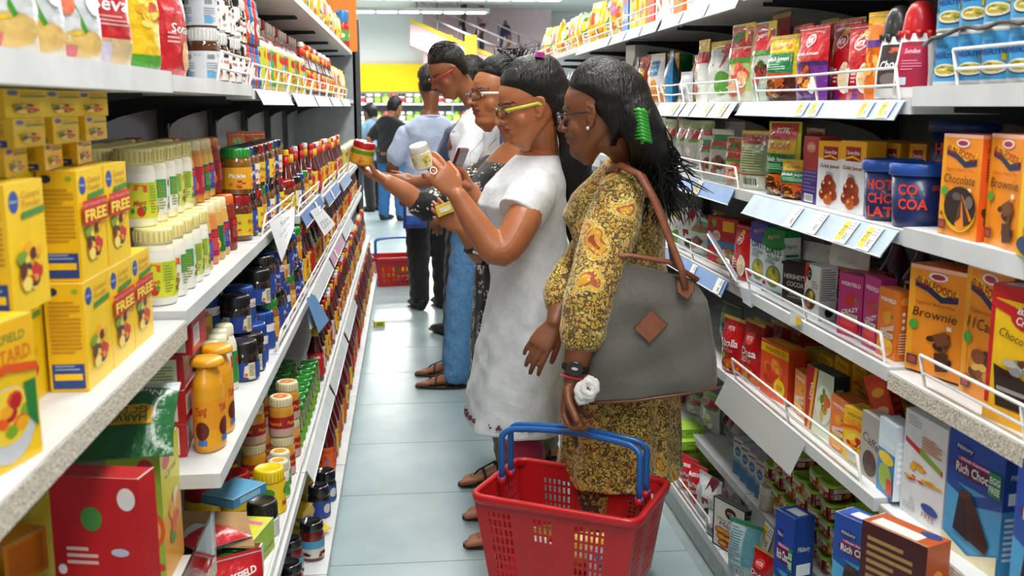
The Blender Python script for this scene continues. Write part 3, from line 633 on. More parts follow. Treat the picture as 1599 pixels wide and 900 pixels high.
def mtr(main, low, food, word='Gulab Jamun'):
    return [('r', 0, 0, 1, .48, low), ('r', 0, .46, 1, .52, '#3a1a60'), ('e', .5, .80, .16, .09, '#f2e8e0'), ('e', .5, .80, .135, .075, main), ('t', 'MTR', .5, .80, .2, .07, W_, 0, 0, .02), ('t', word, .5, .62, .7, .06, W_, 0, 0, .01), ('food', .45, .3, .34, .18, food, 2, 12), ('e', .75, .2, .1, .12, W_)]
def custard(name='CUSTARD', col='#f6c813'):
    def mk(w, d, h):
        f = [('r', 0, .72, 1, .98, '#f3b81a'), ('t', 'WEIKFIELD', .5, .88, .7, .06, '#2a7a3a', .1, 0, .01), ('t', name, .5, .76, .84, .1, '#d8741a', 0, 0, .01), ('e', .5, .3, .42, .26, '#c9ccd0'), ('e', .5, .36, .36, .19, '#f3d23a'), ('food', .5, .36, .34, .16, FRU, 2, 12), ('p', [(0, .66), (.5, .72), (1, .66), (1, .6), (.5, .66), (0, .6)], '#e0531a'), ('p', [(.75, .55), (.95, .55), (.95, .2), (.8, .3)], '#1f7a34')]
        return carton(w, d, h, col, f, [('t', name, .5, .8, .8, .08, '#d8741a'), ('ln', .1, .3, .9, .7, 8, '#a07a14'), ('bar', .2, .08, .7, .2)], [('t', 'WEIKFIELD', .5, .5, .7, .2, '#2a7a3a')], col)
    return mk
def upma(w, d, h):
    f = [('p', [(0, 0), (.25, 0), (.45, 1), (0, 1)], '#b01c20'), ('p', [(.1, 0), (.2, 0), (.4, 1), (.3, 1)], '#e8b020'), ('t', 'UPMA', .2, .62, .3, .09, W_, 0, 1.35), ('e', .68, .5, .3, .3, '#e9ede0'), ('food', .68, .5, .26, .26, ['#f0ead0', '#58902c', '#d8c060', '#e06a28'], 8, 16)]
    return carton(w, d, h, '#cfdcc0', f, [('r', 0, 0, 1, 1, '#1d2c1c'), ('ln', .15, .2, .85, .8, 10, '#c8c8b0')], [], '#24331f')
def whitebox(w, d, h):
    f = [('ln', .08, .86, .4, .96, 4, '#b8bcc0'), ('p', [(.04, .74), (.94, .60), (.94, .55), (.04, .69)], '#c8242c'), ('p', [(.4, .70), (.9, .61), (.9, .56), (.4, .64)], '#8ab02c'), ('food', .3, .5, .3, .05, ['#f0b81a', '#e89a18'], 3, 9), ('food', .7, .43, .28, .05, ['#f0b81a', '#e89a18'], 5, 9), ('food', .3, .37, .26, .04, ['#f0b81a', '#d84028'], 8, 8), ('ln', .45, .68, .9, .82, 5, '#d89068'), ('e', .72, .18, .2, .045, '#284a98'), ('t', 'FREE', .7, .1, .3, .05, '#a83038'), ('e', .3, .15, .06, .05, '#d0d2d4'), ('ln', .1, .05, .4, .12, 3, '#b0b4b8')]
    s = [('food', .5, .8, .35, .05, ['#e8c040', '#c02838'], 3, 6), ('food', .5, .6, .35, .06, ['#c83a78', '#e8a0c0'], 4, 6), ('food', .5, .42, .35, .06, ['#2a2a30', '#4a4a58'], 4, 6), ('e', .5, .2, .35, .06, '#284a98'), ('r', .1, .04, .9, .1, '#c8ccd0')]
    return carton(w, d, h, '#eceeed', f, s, [('ln', .2, .3, .8, .7, 5, '#c8ccd0')], '#e2e4e4', '#f0f1f0')
def plaincarton(col, side=None, items=None, sitems=None, top=None, titems=None):
    def mk(w, d, h): return carton(w, d, h, col, items or [], sitems or [('ln', .15, .2, .85, .8, 7, tuple(min(1, v*1.6+.05) for v in C(side or col)))], titems or [], side or col, top)
    return mk
# ---- pouch designs: functions (w, h, t) -> parts
def pch(col, F=(), zones=None, style='stand', seed=0, back=None, mat='film'):
    return lambda w, h, t: pouch(w, h, t, col, F, style, seed, zones, mat, back)
P_SUGAR = pch('#e7c21a', [('r', .06, .42, .94, .72, '#14794a'), ('r', .08, .74, .92, .9, '#f2c118'), ('t', 'SUGAR FREE', .52, .82, .7, .07, '#c8241c', .15, 0, .02), ('t', 'Gulab Jamun', .5, .63, .74, .09, W_, .1, 0, .02), ('ln', .2, .46, .8, .56, 3, '#9ad0b0'), ('r', .06, .36, .94, .42, '#d8481c'), ('food', .5, .2, .42, .18, ['#5a1f10', '#8a3418', '#e8a838', '#3a120a', '#c85a20'], 5, 22)], [(0, .4, '#4a1a10'), (.9, 1, '#e0b418')], seed=3)
P_SUGAR2 = pch('#d6d21c', [('r', .08, .76, .92, .98, '#c8141c'), ('t', 'MTR', .5, .88, .4, .08, W_, 0, 0, .02), ('r', .06, .58, .94, .75, '#f2c118'), ('t', 'SUGAR', .55, .67, .6, .08, '#c8501c', .1, 0, .02), ('r', .06, .32, .94, .57, '#1d7d3c'), ('t', 'Gulab Jamun', .5, .49, .74, .08, W_, .1, 0, .02), ('ln', .2, .35, .8, .43, 3, '#9ad0b0'), ('food', .5, .16, .42, .15, ['#5a1f10', '#8a3418', '#e8a838', '#3a120a', '#c85a20'], 5, 20)], [(0, .3, '#54180e')], seed=4)
P_MTRP = pch('#c3141e', mtr('#c3141e', '#6b2a8c', ['#c85a1c', '#8a2a10', '#e89a30']), [(0, .45, '#6b2a8c')], seed=6)
P_MTRK = pch('#c3141e', [('e', .5, .74, .2, .09, W_), ('e', .5, .74, .17, .075, '#c3141e'), ('t', 'MTR', .5, .74, .26, .08, W_, 0, 0, .02), ('p', [(0, .5), (1, .62), (1, .56), (0, .44)], '#5a2a86'), ('e', .72, .28, .2, .2, '#f2ead8'), ('e', .72, .3, .15, .15, '#e8d0a0'), ('r', .1, .1, .3, .42, '#e8dcc8'), ('food', .5, .85, .2, .08, ['#e8a828', '#f0d080'], 3, 6), ('p', [(.5, .2), (1, .05), (1, 0), (.3, 0)], '#6b2a8c'), ('ln', .36, .2, .52, .4, 4, '#f0c8c0')], None, seed=7)
P_ORANGE = pch('#e8751a', [('r', 0, .6, 1, .68, '#5a2a86'), ('food', .5, .35, .4, .25, ['#f0a030', '#d85a14', '#f4c050'], 4, 14)], [(.85, 1, '#f2b81c')], seed=8)
P_FRUIT = pch('#b9cf7c', [('r', .04, .7, .96, .97, '#c41a2a'), ('p', [(.6, 1), (1, 1), (1, .75), (.75, .75)], '#f0d018'), ('e', .4, .83, .22, .08, '#4a8a2a'), ('r', .04, .56, .96, .68, '#c8182a'), ('r', .04, .5, .96, .56, '#4f9a34'), ('e', .18, .62, .12, .08, W_), ('food', .52, .28, .42, .24, ['#f0a878', '#e8785a', '#f2c8a0', '#d84a3a', '#e8d8c0'], 3, 26)], [(0, .12, '#dcdcc8')], seed=11)
P_BERRY = pch('#bccbb8', [('r', .04, .64, .96, .98, '#b81a28'), ('p', [(.65, 1), (1, 1), (1, .7), (.8, .75)], '#f0d018'), ('t', 'Organic', .42, .82, .6, .1, W_, .2, .1), ('r', .04, .58, .96, .64, '#4f8a34'), ('food', .6, .36, .3, .16, ['#a81820', '#6a1018', '#d83a30', '#385a20'], 3, 14)], None, seed=12)
P_GREENW = pch('#e9ede6', [('p', [(.5, 0), (1, 0), (1, .62), (.7, .6)], '#63a832'), ('r', 0, .62, 1, .80, '#c81c28'), ('e', .4, .2, .2, .08, '#c03a28'), ('ln', .15, .35, .5, .52, 4, '#9aa49a')], [(.80, 1, '#f0c814')], seed=13)
P_DIAG = pch('#dfe3dc', [('p', [(0, .2), (.7, .95), (1, .95), (.2, .0), (0, 0)], '#eab41a'), ('p', [(.3, .6), (.75, .98), (.98, .9), (.7, .55)], '#b8242c'), ('e', .75, .3, .28, .2, '#58a03a'), ('p', [(.55, .3), (.8, .5), (.98, .35), (.75, .15)], '#e6ede0')], [(.88, 1, '#d8b818')], seed=14)
P_SNACK = pch('#e8ecec', [('r', .2, .55, .8, .85, '#2f7ab0'), ('t', 'MASALA', .5, .76, .5, .06, W_), ('t', 'SNACK', .5, .66, .5, .06, W_), ('food', .5, .25, .42, .22, ['#e8851c', '#f0a838', '#d86a14'], 2, 20)], [(0, .2, '#c87a28')], seed=15)
P_CLEARG = pch('#c9cfcb', [('r', .03, .66, .97, .82, '#bb1f2c'), ('e', .28, .74, .2, .1, '#f0d8d8'), ('e', .28, .74, .15, .07, '#c83a40'), ('r', .03, .6, .97, .66, '#4d9a2e'), ('food', .5, .3, .4, .22, ['#e8e9e6', '#d5d0c0', '#b8a890', '#f4f4f2'], 3, 22)], [(.82, 1, '#7dae52')], seed=16)
P_CLEARN = pch('#cdd3cf', [('r', .03, .68, .97, .78, '#bb1f2c'), ('r', .03, .78, .97, .9, '#2f8a3c'), ('r', .03, .62, .97, .68, '#4d9a2e'), ('food', .5, .32, .36, .2, ['#8a5a30', '#a86a3a', '#6a4020'], 3, 16)], None, seed=17)
P_SILVER = pch('#b9bec2', [('e', .5, .5, .3, .12, '#d8dcde'), ('ln', .2, .2, .8, .4, 4, '#8a9094')], None, seed=18)
P_DRY = pch('#8a9a6a', [('r', .05, .78, .95, .92, '#9a2a28'), ('t', 'MTR', .5, .85, .4, .06, '#e8d8c8'), ('ln', .12, .3, .88, .74, 10, '#a8b08a'), ('bar', .3, .06, .8, .22), ('r', .05, .25, .95, .27, '#8a2420')], [(.92, 1, '#d8b01c'), (0, .28, '#c8cdb8')], seed=19)
P_RED = pch('#b8121c', [('e', .5, .72, .22, .1, '#d84a40'), ('t', 'MTR', .5, .72, .3, .07, W_), ('t', 'Dosa', .5, .5, .7, .13, W_, .1, 0, .02), ('ln', .2, .32, .7, .42, 3, '#e8a8a0'), ('food', .5, .15, .42, .14, ['#e8701a', '#f09828', '#c84a10'], 3, 12)], [(.93, 1, '#d8b038'), (0, .12, '#d8601a')], seed=20)
P_RIZ = pch('#b8121c', [('t', 'MTR', .45, .80, .3, .07, W_), ('t', 'Rizolla', .46, .55, .8, .14, W_, .1, .05, .02), ('ln', .2, .38, .7, .46, 3, '#e8a8a0'), ('e', .25, .3, .1, .06, '#8ab02c'), ('food', .55, .16, .42, .14, ['#e8701a', '#f09828', '#c84a10'], 3, 12)], [(.93, 1, '#e8c83a')], seed=21)
P_PASTA = pch('#c4161e', [('t', 'WEIKFIELD', .54, .74, .66, .085, W_, .1, .12, .03), ('e', .2, .72, .06, .05, W_), ('t', 'Red Pasta', .54, .50, .7, .13, W_, .1, .12, .015), ('t', 'Sauce', .5, .34, .5, .12, W_, .1, .12, .015)], [(0, .08, '#a01018')], seed=22)
P_GREY = pch('#a8acae', [('e', .4, .6, .2, .15, '#7a2028'), ('ln', .2, .2, .8, .4, 5, '#6a7074')], None, seed=23)
P_MONO = pch('#d9dcda', [('p', [(.45, .0), (.75, 0), (.7, .5), (.9, 1), (.55, 1), (.5, .5)], '#8a1420'), ('e', .25, .6, .2, .14, '#b0b4b8'), ('ln', .1, .15, .4, .4, 5, '#8f9498'), ('e', .75, .2, .18, .12, '#2a2a30')], None, seed=24)
P_TEAL = pch('#8fb5b8', [('r', .06, .2, .5, .9, '#b8ced0'), ('ln', .1, .25, .46, .86, 14, '#5a8a98'), ('bar', .3, .03, .65, .14), ('r', .55, .25, .94, .9, '#5d97a4'), ('r', .0, .92, 1, 1, '#3a8a5a')], None, seed=25, style='stand')
def nuggets(w, d, h):
    f = [('e', .55, .78, .18, .12, '#5a1a24'), ('t', 'MTR', .55, .78, .2, .06, W_), ('t', 'Mini Meals', .5, .60, .66, .06, '#5a4a48'), ('t', 'Milano', .52, .51, .6, .09, '#3a2c2a', .1)]
    f += [('e', .25+.22*(i % 3)+.06*(i//3), .36-.12*(i//3), .17, .075, c_) for i, c_ in enumerate(['#c8641a', '#d9822a', '#c05a14', '#d8782a', '#b85214', '#e09038', '#c86418'])]
    f += [('e', .25+.22*(i % 3)+.06*(i//3), .375-.12*(i//3), .12, .04, '#eab04a') for i in range(7)]
    return carton(w, d, h, '#ebe7e2', [('r', 0, 0, 1, 1, '#1c1a1c'), ('r', .04, .03, .96, .97, '#ece8e2')]+f, [('ln', .1, .1, .9, .9, 12, '#8a8078')], [], '#1d1b1c')
def greenbox(w, d, h):
    return carton(w, d, h, '#7fb52a', [('e', .5, .55, .3, .25, '#c8dc6a'), ('r', .05, .1, .6, .25, '#4a8a1c'), ('t', 'Jelly', .5, .72, .6, .2, W_, .2)], [('r', .05, .2, .95, .8, '#9cc83a'), ('t', 'JELLY', .5, .5, .7, .4, '#2c641c')], [('r', .05, .05, .95, .6, '#a9d24a')], '#86ba30', '#98c83c')
def jamtub(lidc, fill):
    b = MB(); w, d, h = .062, .062, .046
    b.lathe([(w*.47, 0), (w*.52, .006), (w*.55, h*.82)], 20, fill, sq=5); p = [('tub_body', b.mesh('tub_body', 'gloss'))]
    b = MB(); b.lathe([(w*.57, h*.80), (w*.6, h*.82), (w*.59, h*.97), (w*.55, h), (w*.5, h), (w*.48, h*.97), (.0002, h*.97)], 20, lidc, sq=5); p.append(('lid', b.mesh('lid', 'plastic')))
    b = MB()
    for fc in range(4):
        a = fc*PI/2; ca, sa = math.cos(a), math.sin(a)
        def fm(u, v, e):
            x, y = (u-.5)*w*.8, -(w*.512+w*.03*v)-.0012-e; return (x*ca-y*sa, x*sa+y*ca, .008+v*h*.6)
        b.art(fm, [('r', 0, 0, 1, 1, '#a3161c'), ('r', 0, .62, 1, 1, '#e9e2d4'), ('t', 'JAM', .3, .8, .4, .22, '#b01820'), ('food', .65, .35, .3, .3, fill_cols(fill), fc, 7), ('r', .04, .05, .4, .5, '#f0ede4'), ('ln', .08, .1, .36, .45, 4, '#8a3030')])
    p.append(('label', b.mesh('label', 'paper'))); return p
def fill_cols(c): return ['#e8a41c', '#c8241c', '#f0c838', '#7aa82c']
def tetra(w, d, h): return carton(w, d, h, '#dfe8ee', [('r', 0, 0, 1, .35, '#3a86c0'), ('p', [(0, .35), (1, .35), (1, .5), (.5, .42), (0, .5)], '#8ab8d8'), ('e', .5, .65, .3, .13, '#3a7ab8'), ('t', 'milk', .5, .65, .4, .1, W_), ('r', .1, .88, .9, .93, '#c83a3a')], [('r', 0, 0, 1, .35, '#3a86c0'), ('ln', .1, .45, .9, .9, 8, '#a0b8c8')], [], '#d2dfe8')
# ================================================================ the right-hand shelves
def pouch_at(side, k, px, ytop, w, t, make, name, label, inset=.05, turn=0, up=0, tilt=None, cat='pouch', group=None, h=None):
    p = spot(side, k, px, inset, up); p.z += up+.0006
    if h is None: h = ony(px, ytop, p.y).z-p.z
    if inset > .032 or k > 0: h = min(h, gap(side, k, p.y)-up)
    al = math.radians(turn); rz = ROT['R']+al if side == 'R' else ROT['L']-al
    return put(make(w, h, t), name, label, cat, p, rz, group, tilt)
R = 'R'
# ---- shelf at camera height: cans, cone bottles, dessert mixes
CANLAB = [('t', 'Milkmaid', .5, .60, .96, .17, '#173a86', .25, .06, .02), ('t', 'NESTLE', .3, .80, .3, .07, '#173a86'), ('e', .42, .22, .34, .16, '#2a2a28'), ('e', .42, .24, .33, .15, '#e6e2d0'), ('e', .42, .25, .26, .10, '#c9b23a'), ('food', .42, .25, .24, .09, ['#e8d070', '#a8a03a', '#f0e8c0', '#7a8a2a'], 4, 9), ('p', [(.62, .4), (.98, .34), (.98, .5), (.62, .54)], '#f1d019')]
CAN = can(.0375, .092, '#3f9bd2', CANLAB)
for row in range(2):
    for tier in range(2):
        for c_ in range(8):
            p = Vector((.99+.08*row, 1.80-.077*c_, lev(R, 0, 5)[0]+.0006+tier*.0925))
            if proj(p)[0] > 1680 and row == 0 or row and (c_ > 4 or tier == 0): continue
            put(CAN, 'milk_can', 'blue condensed milk can, %s from the far end of the %s row, %s layer' % (ORD[c_], 'front' if row == 0 else 'back', 'upper' if tier else 'lower'), 'can', p, ROT[R]+.72+.08*math.sin(c_*2+tier), 'blue condensed milk cans')
b = MB(); b.tube([(.95, 1.845-.03*i, lev(R, 0, 5)[0]+.094+.004*math.sin(i*1.7)+(-.02*max(0, 1-i/3))) for i in range(30)], .004, 6, '#3a3a38'); tag(b.obj('cord', 'cloth'), 'dark twisted cord running between the two layers of blue cans', 'cord')
CONE_R = lambda: cone_bottle(hgt(R, 5, 1430, .06, 2), .043, '#eceae8', '#c8141e', '#a8143c', [('r', .1, .72, .8, .9, '#c02850'), ('t', 'Sundae', .5, .8, .5, .1, W_, .2), ('r', .15, .05, .4, .22, '#c8d8e0'), ('ln', .2, .35, .8, .6, 4, '#d87090')])
CONE_B = lambda: cone_bottle(hgt(R, 5, 1396, .06, 10), .042, '#eceae8', '#2c2c2e', '#3a3032', [('t', 'Choco', .5, .55, .8, .2, W_, .25, .1, .02), ('food', .5, .85, .35, .1, ['#c84a30', '#e07a50'], 3, 6), ('e', .5, .2, .35, .15, '#7a706c')])
round_at(CONE_R(), 'sauce_bottle', 'white cone-shaped dessert sauce bottle with dripping red top, in front', 'bottle', R, 5, 1428, .055, turn=.8)
round_at(CONE_B(), 'sauce_bottle', 'white cone-shaped dessert sauce bottle with dripping black top and dark label', 'bottle', R, 5, 1394, .055, turn=.8)
round_at(CONE_B(), 'sauce_bottle', 'cone-shaped sauce bottle with black top, half hidden behind the red-topped one', 'bottle', R, 5, 1452, .16, turn=.8)
round_at(CONE_R(), 'sauce_bottle', 'cone-shaped sauce bottle with red top, squeezed in beside the blue cans', 'bottle', R, 5, 1472, .17, turn=.8)
for (px, yt, w, t, mk, lab, ins, tr) in [
    (1368, 18, .06, .03, P_ORANGE, 'narrow orange pouch with yellow tip beside the cone bottles', .045, 20), (1342, 36, .135, .04, P_MTRK, 'red dessert mix pouch with pictured cups, beside the orange pouch', .045, 8), (1306, 32, .12, .04, P_MTRK, 'red dessert mix pouch half covered by its neighbour with pictured cups', .07, 8),
    (1268, 40, .15, .045, P_MTRP, 'red and purple gulab jamun pouch behind the wire guard', .04, 6), (1222, 55, .15, .05, P_SUGAR, 'sugar free gulab jamun pouch with green panel on the shelf at eye height', .045, 10),
    (1250, 38, .14, .05, P_MTRK, 'red pouch standing behind the sugar free gulab jamun pouch', .12, 0), (1192, 34, .13, .05, P_BERRY, 'pale pouch with red top and strawberries beside the gulab jamun pouch', .05, 8), (1158, 37, .15, .05, P_FRUIT, 'red and green pouch showing orange dried fruit', .045, 8),
    (1126, 64, .15, .05, P_DIAG, 'grey pouch with yellow diagonal and green leaf panel', .06, 12), (1098, 62, .10, .045, P_GREENW, 'white and green pouch with red band and yellow knot, right one of the pair', .05, 5), (1082, 85, .09, .045, P_GREENW, 'white and green pouch with red band, left one of the pair', .055, 5), (1072, 112, .10, .04, P_SILVER, 'small silver pouch in front of the yellow display board', .03, 10),
    (1026, 84, .14, .05, P_SNACK, 'white snack pouch with blue square label and orange puffs', .05, 10), (1006, 84, .14, .05, P_SILVER, 'clear crumpled pouch left of the white snack pouch', .08, 10), (1215, 20, .16, .06, P_RED, 'dark red pouch lying high at the back of the top shelf', .22, 0), (1290, 30, .12, .05, P_RED, 'crumpled red pouch at the back beneath the upper shelf', .2, 0), (1325, 28, .12, .05, P_RED, 'crumpled red pouch behind the red dessert mix pouches', .2, 10)]:
    pouch_at(R, 5, px, yt, w, t, mk, 'food_pouch', lab, ins, tr)
p = spot(R, 5, 1062, .02)       # yellow display board with a red sign
b = MB(); w, h = .30, .17
b.poly([(-w/2, 0, 0), (w/2, 0, 0), (w/2*.9, .05, h), (-w/2*.4, .05, h)], '#f4cd10'); b.poly([(-w/2, .004, 0), (-w/2*.4, .054, h), (w/2*.9, .054, h), (w/2, .004, 0)], '#e2bc10')
b.art(lambda u, v, e: ((u-.5)*w, .05*v-e-.0005, v*h), [('e', .78, .72, .2, .17, '#c81820'), ('t', 'Aloo', .78, .78, .28, .12, W_, .2), ('t', 'mori', .78, .64, .28, .1, W_, .2), ('e', .88, .5, .08, .08, '#c81820')])
tag(b.obj('display_board', 'carton', None, p+Vector((.03, 0, .0006)), (0, 0, ROT[R])), 'yellow cardboard display board with a red oval sign', 'display board')
round_at(jar(.055, .19, '#1d7a34', '#2f9a40', .03), 'green_canister', 'plain green canister standing behind the yellow display board', 'canister', R, 5, 1060, .17, 0)
carton_at(R, 5, 990, 976, 70, .1, .06, plaincarton('#e4e4e0', '#d8d8d4', [('p', [(.5, 0), (1, 0), (1, .8), (.6, .5)], '#2a2a2c'), ('r', 0, 0, .5, .4, '#e8b41c')]), 'food_carton', 'white carton with black and yellow print right of the dark-haired head', inset=.04)
# ---- shelf below: gulab jamun cartons, cocoa tubs, cake mixes
carton_at(R, 4, 1529, 1469, 212, .135, .06, funfoods('Chocolate', F_CHOC), 'cake_mix_carton', 'orange chocolate cake mix carton with a dark cake, beside the cocoa tubs', inset=.02)
carton_at(R, 4, 1583, 1531, 212, .135, .06, funfoods('Brownie', F_BROWNIE), 'cake_mix_carton', 'orange brownie mix carton to the right of the chocolate cake carton', inset=.02)
def pancake(w, d, h): return carton(w, d, h, '#f6c413', [('r', 0, .8, 1, .86, '#c8202a'), ('r', .08, .9, .2, .97, '#e4efe0'), ('t', 'Fun', .5, .62, .8, .14, K_, .1), ('food', .5, .3, .5, .2, ['#e8902a', '#d8701a', '#f0b040'], 3, 12), ('e', .5, .08, .5, .08, '#2a4a6a')], [], [], '#eab51a')
carton_at(R, 4, 1630, 1577, 172, .12, .06, pancake, 'pancake_carton', 'tall yellow pancake mix carton at the right border', inset=.0)
TUBLAB = lambda ls: [('t', t_, .40+.0575*(len(t_)-2), .70-.26*i, .115*len(t_), .2, '#e8452c', 0, 0, .03) for i, t_ in enumerate(ls)]+[('ln', .66, .68, .78, .78, 3, '#c04a3a')]
round_at(tub(.050, .057, .125, '#13265c', '#1d4fa8', TUBLAB(['CO', 'COA'])), 'cocoa_tub', 'dark blue cocoa tub with orange letters, nearest the orange cartons', 'tub', R, 4, 1432, .062, turn=.95)
round_at(tub(.050, .057, .125, '#13265c', '#1d4fa8', TUBLAB(['HOT', 'CHOC', 'LATE'])), 'cocoa_tub', 'dark blue hot chocolate tub left of the cocoa tub', 'tub', R, 4, 1388, .066, turn=.8)
round_at(tub(.055, .064, .205, '#0f1a44', '#16306e', [('t', t_, .3, .80-.17*i, .1, .13, '#e8452c', 0, 0, .03) for i, t_ in enumerate('HCO')]), 'cocoa_tub', 'tall dark cocoa tub standing behind the chocolate cake carton', 'tub', R, 4, 1484, .16, turn=.9)
for i, (pc, pf) in enumerate([(1347, 1308), (1312, 1274)]):
    carton_at(R, 4, pc, pf, 222, .115, .045, gowardhan, 'gulab_jamun_carton', ['white and yellow gulab jamun carton beside the blue tubs', 'white and yellow gulab jamun carton beside the purple carton'][i], inset=.03)
for i, px in enumerate((1372, 1396, 1420, 1444)):
    p = spot(R, 4, px, .16); put(gowardhan(.05, .115, .155), 'gulab_jamun_carton', 'white and yellow carton turned sideways, %s from the left behind the blue tubs' % ORD[i], 'carton', p+Vector((0, 0, .0006)), ROT[R]+.25, 'sideways gulab jamun cartons')
carton_at(R, 4, 1274, 1250, 214, .10, .05, plaincarton('#b3202a', '#a81c26', [('r', 0, 0, 1, .5, '#3a2a7c'), ('e', .5, .84, .3, .08, '#d87a70'), ('t', 'MTR', .5, .84, .4, .06, W_), ('ln', .1, .15, .9, .48, 6, '#6a5aa0'), ('bar', .2, .02, .75, .14)]), 'dessert_carton', 'red and purple carton standing beside the gulab jamun cartons', inset=.035)
for (px, yt, w, t, mk, lab, ins, tr) in [(1222, 190, .15, .05, P_SUGAR2, 'sugar free gulab jamun pouch with yellow edge on the lower shelf', .05, 14), (1203, 208, .12, .05, P_SUGAR2, 'sugar free pouch half hidden behind the yellow-edged one', .09, 10), (1248, 250, .12, .05, P_SUGAR, 'gulab jamun pouch slumped beside the purple carton', .05, 25),
    (1178, 204, .13, .05, P_DRY, 'olive green pouch showing its printed back with barcode', .045, 20), (1152, 214, .11, .05, P_FRUIT, 'small red and yellow fruit pouch leaning on the olive pouch', .05, 20), (1127, 202, .13, .05, P_CLEARN, 'clear pouch of brown nuts with red band', .05, 15), (1145, 190, .14, .05, P_SILVER, 'shiny silver pouch behind the fruit pouches', .13, 10),
    (1110, 212, .12, .05, P_CLEARN, 'clear pouch with dark green top left of the nut pouch', .05, 15), (1100, 188, .13, .05, P_CLEARG, 'clear pouch with green top, fourth from the hair', .07, 5), (1084, 188, .13, .05, P_CLEARG, 'clear pouch with green top, third from the hair', .06, 5), (1066, 187, .13, .05, P_CLEARG, 'clear pouch with green top, second from the hair', .055, 5), (1046, 186, .13, .05, P_CLEARG, 'clear pouch with green top, nearest the long hair', .05, 5),
    (1270, 200, .14, .06, P_RED, 'dark red pouch at the back above the gulab jamun cartons', .24, 0)]:
    pouch_at(R, 4, px, yt, w, t, mk, 'food_pouch', lab, ins, tr)
for i in range(3):
    p = spot(R, 4, 1455, .30); put(plaincarton('#b9bcbc', '#a4a8a8', [('ln', .1, .3, .9, .7, 3, '#6a7074')])(.16, .11, .035), 'grey_carton', 'grey flat carton stacked in the dark corner, %s' % ['lowest', 'middle one', 'topmost'][i], 'carton', p+Vector((.0, 0, .16+.0356*i-.159)), ROT[R], 'grey flat cartons')
# ---- third shelf: oats, cocoa, jelly crystals, brownie mixes
carton_at(R, 3, 1497, 1412, 428, .14, .075, funfoods('Brownie', F_BROWNIE), 'cake_mix_carton', 'orange brownie mix carton behind the bent end of the white wire guard', inset=.035)
carton_at(R, 3, 1570, 1500, 430, .14, .075, funfoods('11Cakes', F_CAKE), 'cake_mix_carton', 'orange eleven cakes mix carton half hidden by the yellow fudge carton', inset=.06)
carton_at(R, 3, 1628, 1531, 465, .145, .06, betty, 'fudge_carton', 'yellow choco fudge carton with red top and spoon emblem', inset=.02)
carton_at(R, 3, 1396, 1367, 457, .075, .035, weik('#ea7d1f', ['#f0a21c', '#f4c04a', '#4a8a28'], 'ORANGE'), 'jelly_carton', 'small orange jelly crystals carton at the end of the wire guard', inset=.03)
carton_at(R, 3, 1369, 1345, 438, .075, .035, weik('#c32a80', ['#d81c30', '#e84a50', '#58a02c'], 'CRAZY'), 'jelly_carton', 'pink strawberry jelly carton next to the orange one', inset=.035)
carton_at(R, 3, 1343, 1306, 434, .085, .035, weik('#c32a80', ['#d81c30', '#e84a50', '#58a02c'], 'CRAZY'), 'jelly_carton', 'pink strawberry jelly carton, left one of the two', inset=.03)
carton_at(R, 3, 1277, 1254, 418, .075, .045, chings, 'noodle_carton', 'small white noodle seasoning carton with red corner', inset=.03)
carton_at(R, 3, 1256, 1220, 414, .085, .05, hershey, 'cocoa_tin', 'dark brown cocoa tin with pale capital letters', 'tin', inset=.045)
carton_at(R, 3, 1221, 1190, 362, .105, .05, oats('SUJI', '#1c8a3e'), 'oats_carton', 'green topped oats suji carton', inset=.045)
carton_at(R, 3, 1194, 1169, 352, .105, .05, oats('POHA', '#4a44a8'), 'oats_carton', 'purple topped oats poha carton', inset=.05)
for i, px in enumerate((1300, 1322, 1345)):
    carton_at(R, 3, px, px-16, 360+6*i, .08, .06, plaincarton('#4a4038', '#6a645c', [('ln', .2, .3, .8, .7, 4, '#8a8478')]), 'dark_carton', 'dark carton in the shade at the back, %s from the oats' % ORD[i], inset=.26)
P_LEAF = pch('#dddeda', [('p', [(.3, .5), (.5, .66), (.62, .6), (.45, .45)], '#2a5a2c'), ('r', 0, .3, 1, .42, '#20302a'), ('t', 'RICE IDLI', .5, .36, .7, .08, W_, 0, 0, .02), ('r', 0, .42, 1, .5, '#e0521c'), ('food', .5, .14, .45, .12, ['#d8741a', '#3a2a18', '#e8a030'], 3, 10)], None, seed=30)
for i, px in enumerate((1268, 1300, 1318)): pouch_at(R, 3, px, 382+4*i, .15, .06, P_LEAF, 'idli_pouch', 'white pouch with dark leaf behind the small cartons, %s from the cocoa tin' % ORD[i], .13, 15)
p = spot(R, 3, 1335, .13); put(plaincarton('#d8531a', '#b83a14', [('r', .05, .3, .95, .7, '#e8a028')])(.13, .08, .024), 'flat_orange_pack', 'flat orange pack lying on top of the pink jelly cartons', 'carton', p+Vector((0, 0, .098)), ROT[R]+.2)
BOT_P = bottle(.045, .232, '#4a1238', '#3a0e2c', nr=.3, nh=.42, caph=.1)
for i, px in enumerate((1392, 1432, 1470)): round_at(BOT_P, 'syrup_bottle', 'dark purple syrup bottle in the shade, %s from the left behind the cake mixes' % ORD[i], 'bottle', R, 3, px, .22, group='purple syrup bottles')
for (px, yt, w, t, mk, lab, ins, tr) in [(1160, 352, .09, .04, P_MTRK, 'red and blue pouch squeezed beside the oats cartons', .05, 10), (1058, 332, .15, .05, P_DIAG, 'striped snack pouch leaning left of the red carton', .06, 15), (1076, 325, .14, .05, P_MONO, 'white and red pouch next to the striped one', .06, 15), (1095, 340, .13, .05, P_CLEARN, 'clear pouch behind the hanging plastic clip', .08, 10), (1066, 322, .12, .05, P_RED, 'small red pouch at the back beside the grey bag strap', .14, 0), (1120, 330, .13, .05, P_DRY, 'yellowish pouch at the back above the red carton', .2, 0)]:
    pouch_at(R, 3, px, yt, w, t, mk, 'food_pouch', lab, ins, tr)
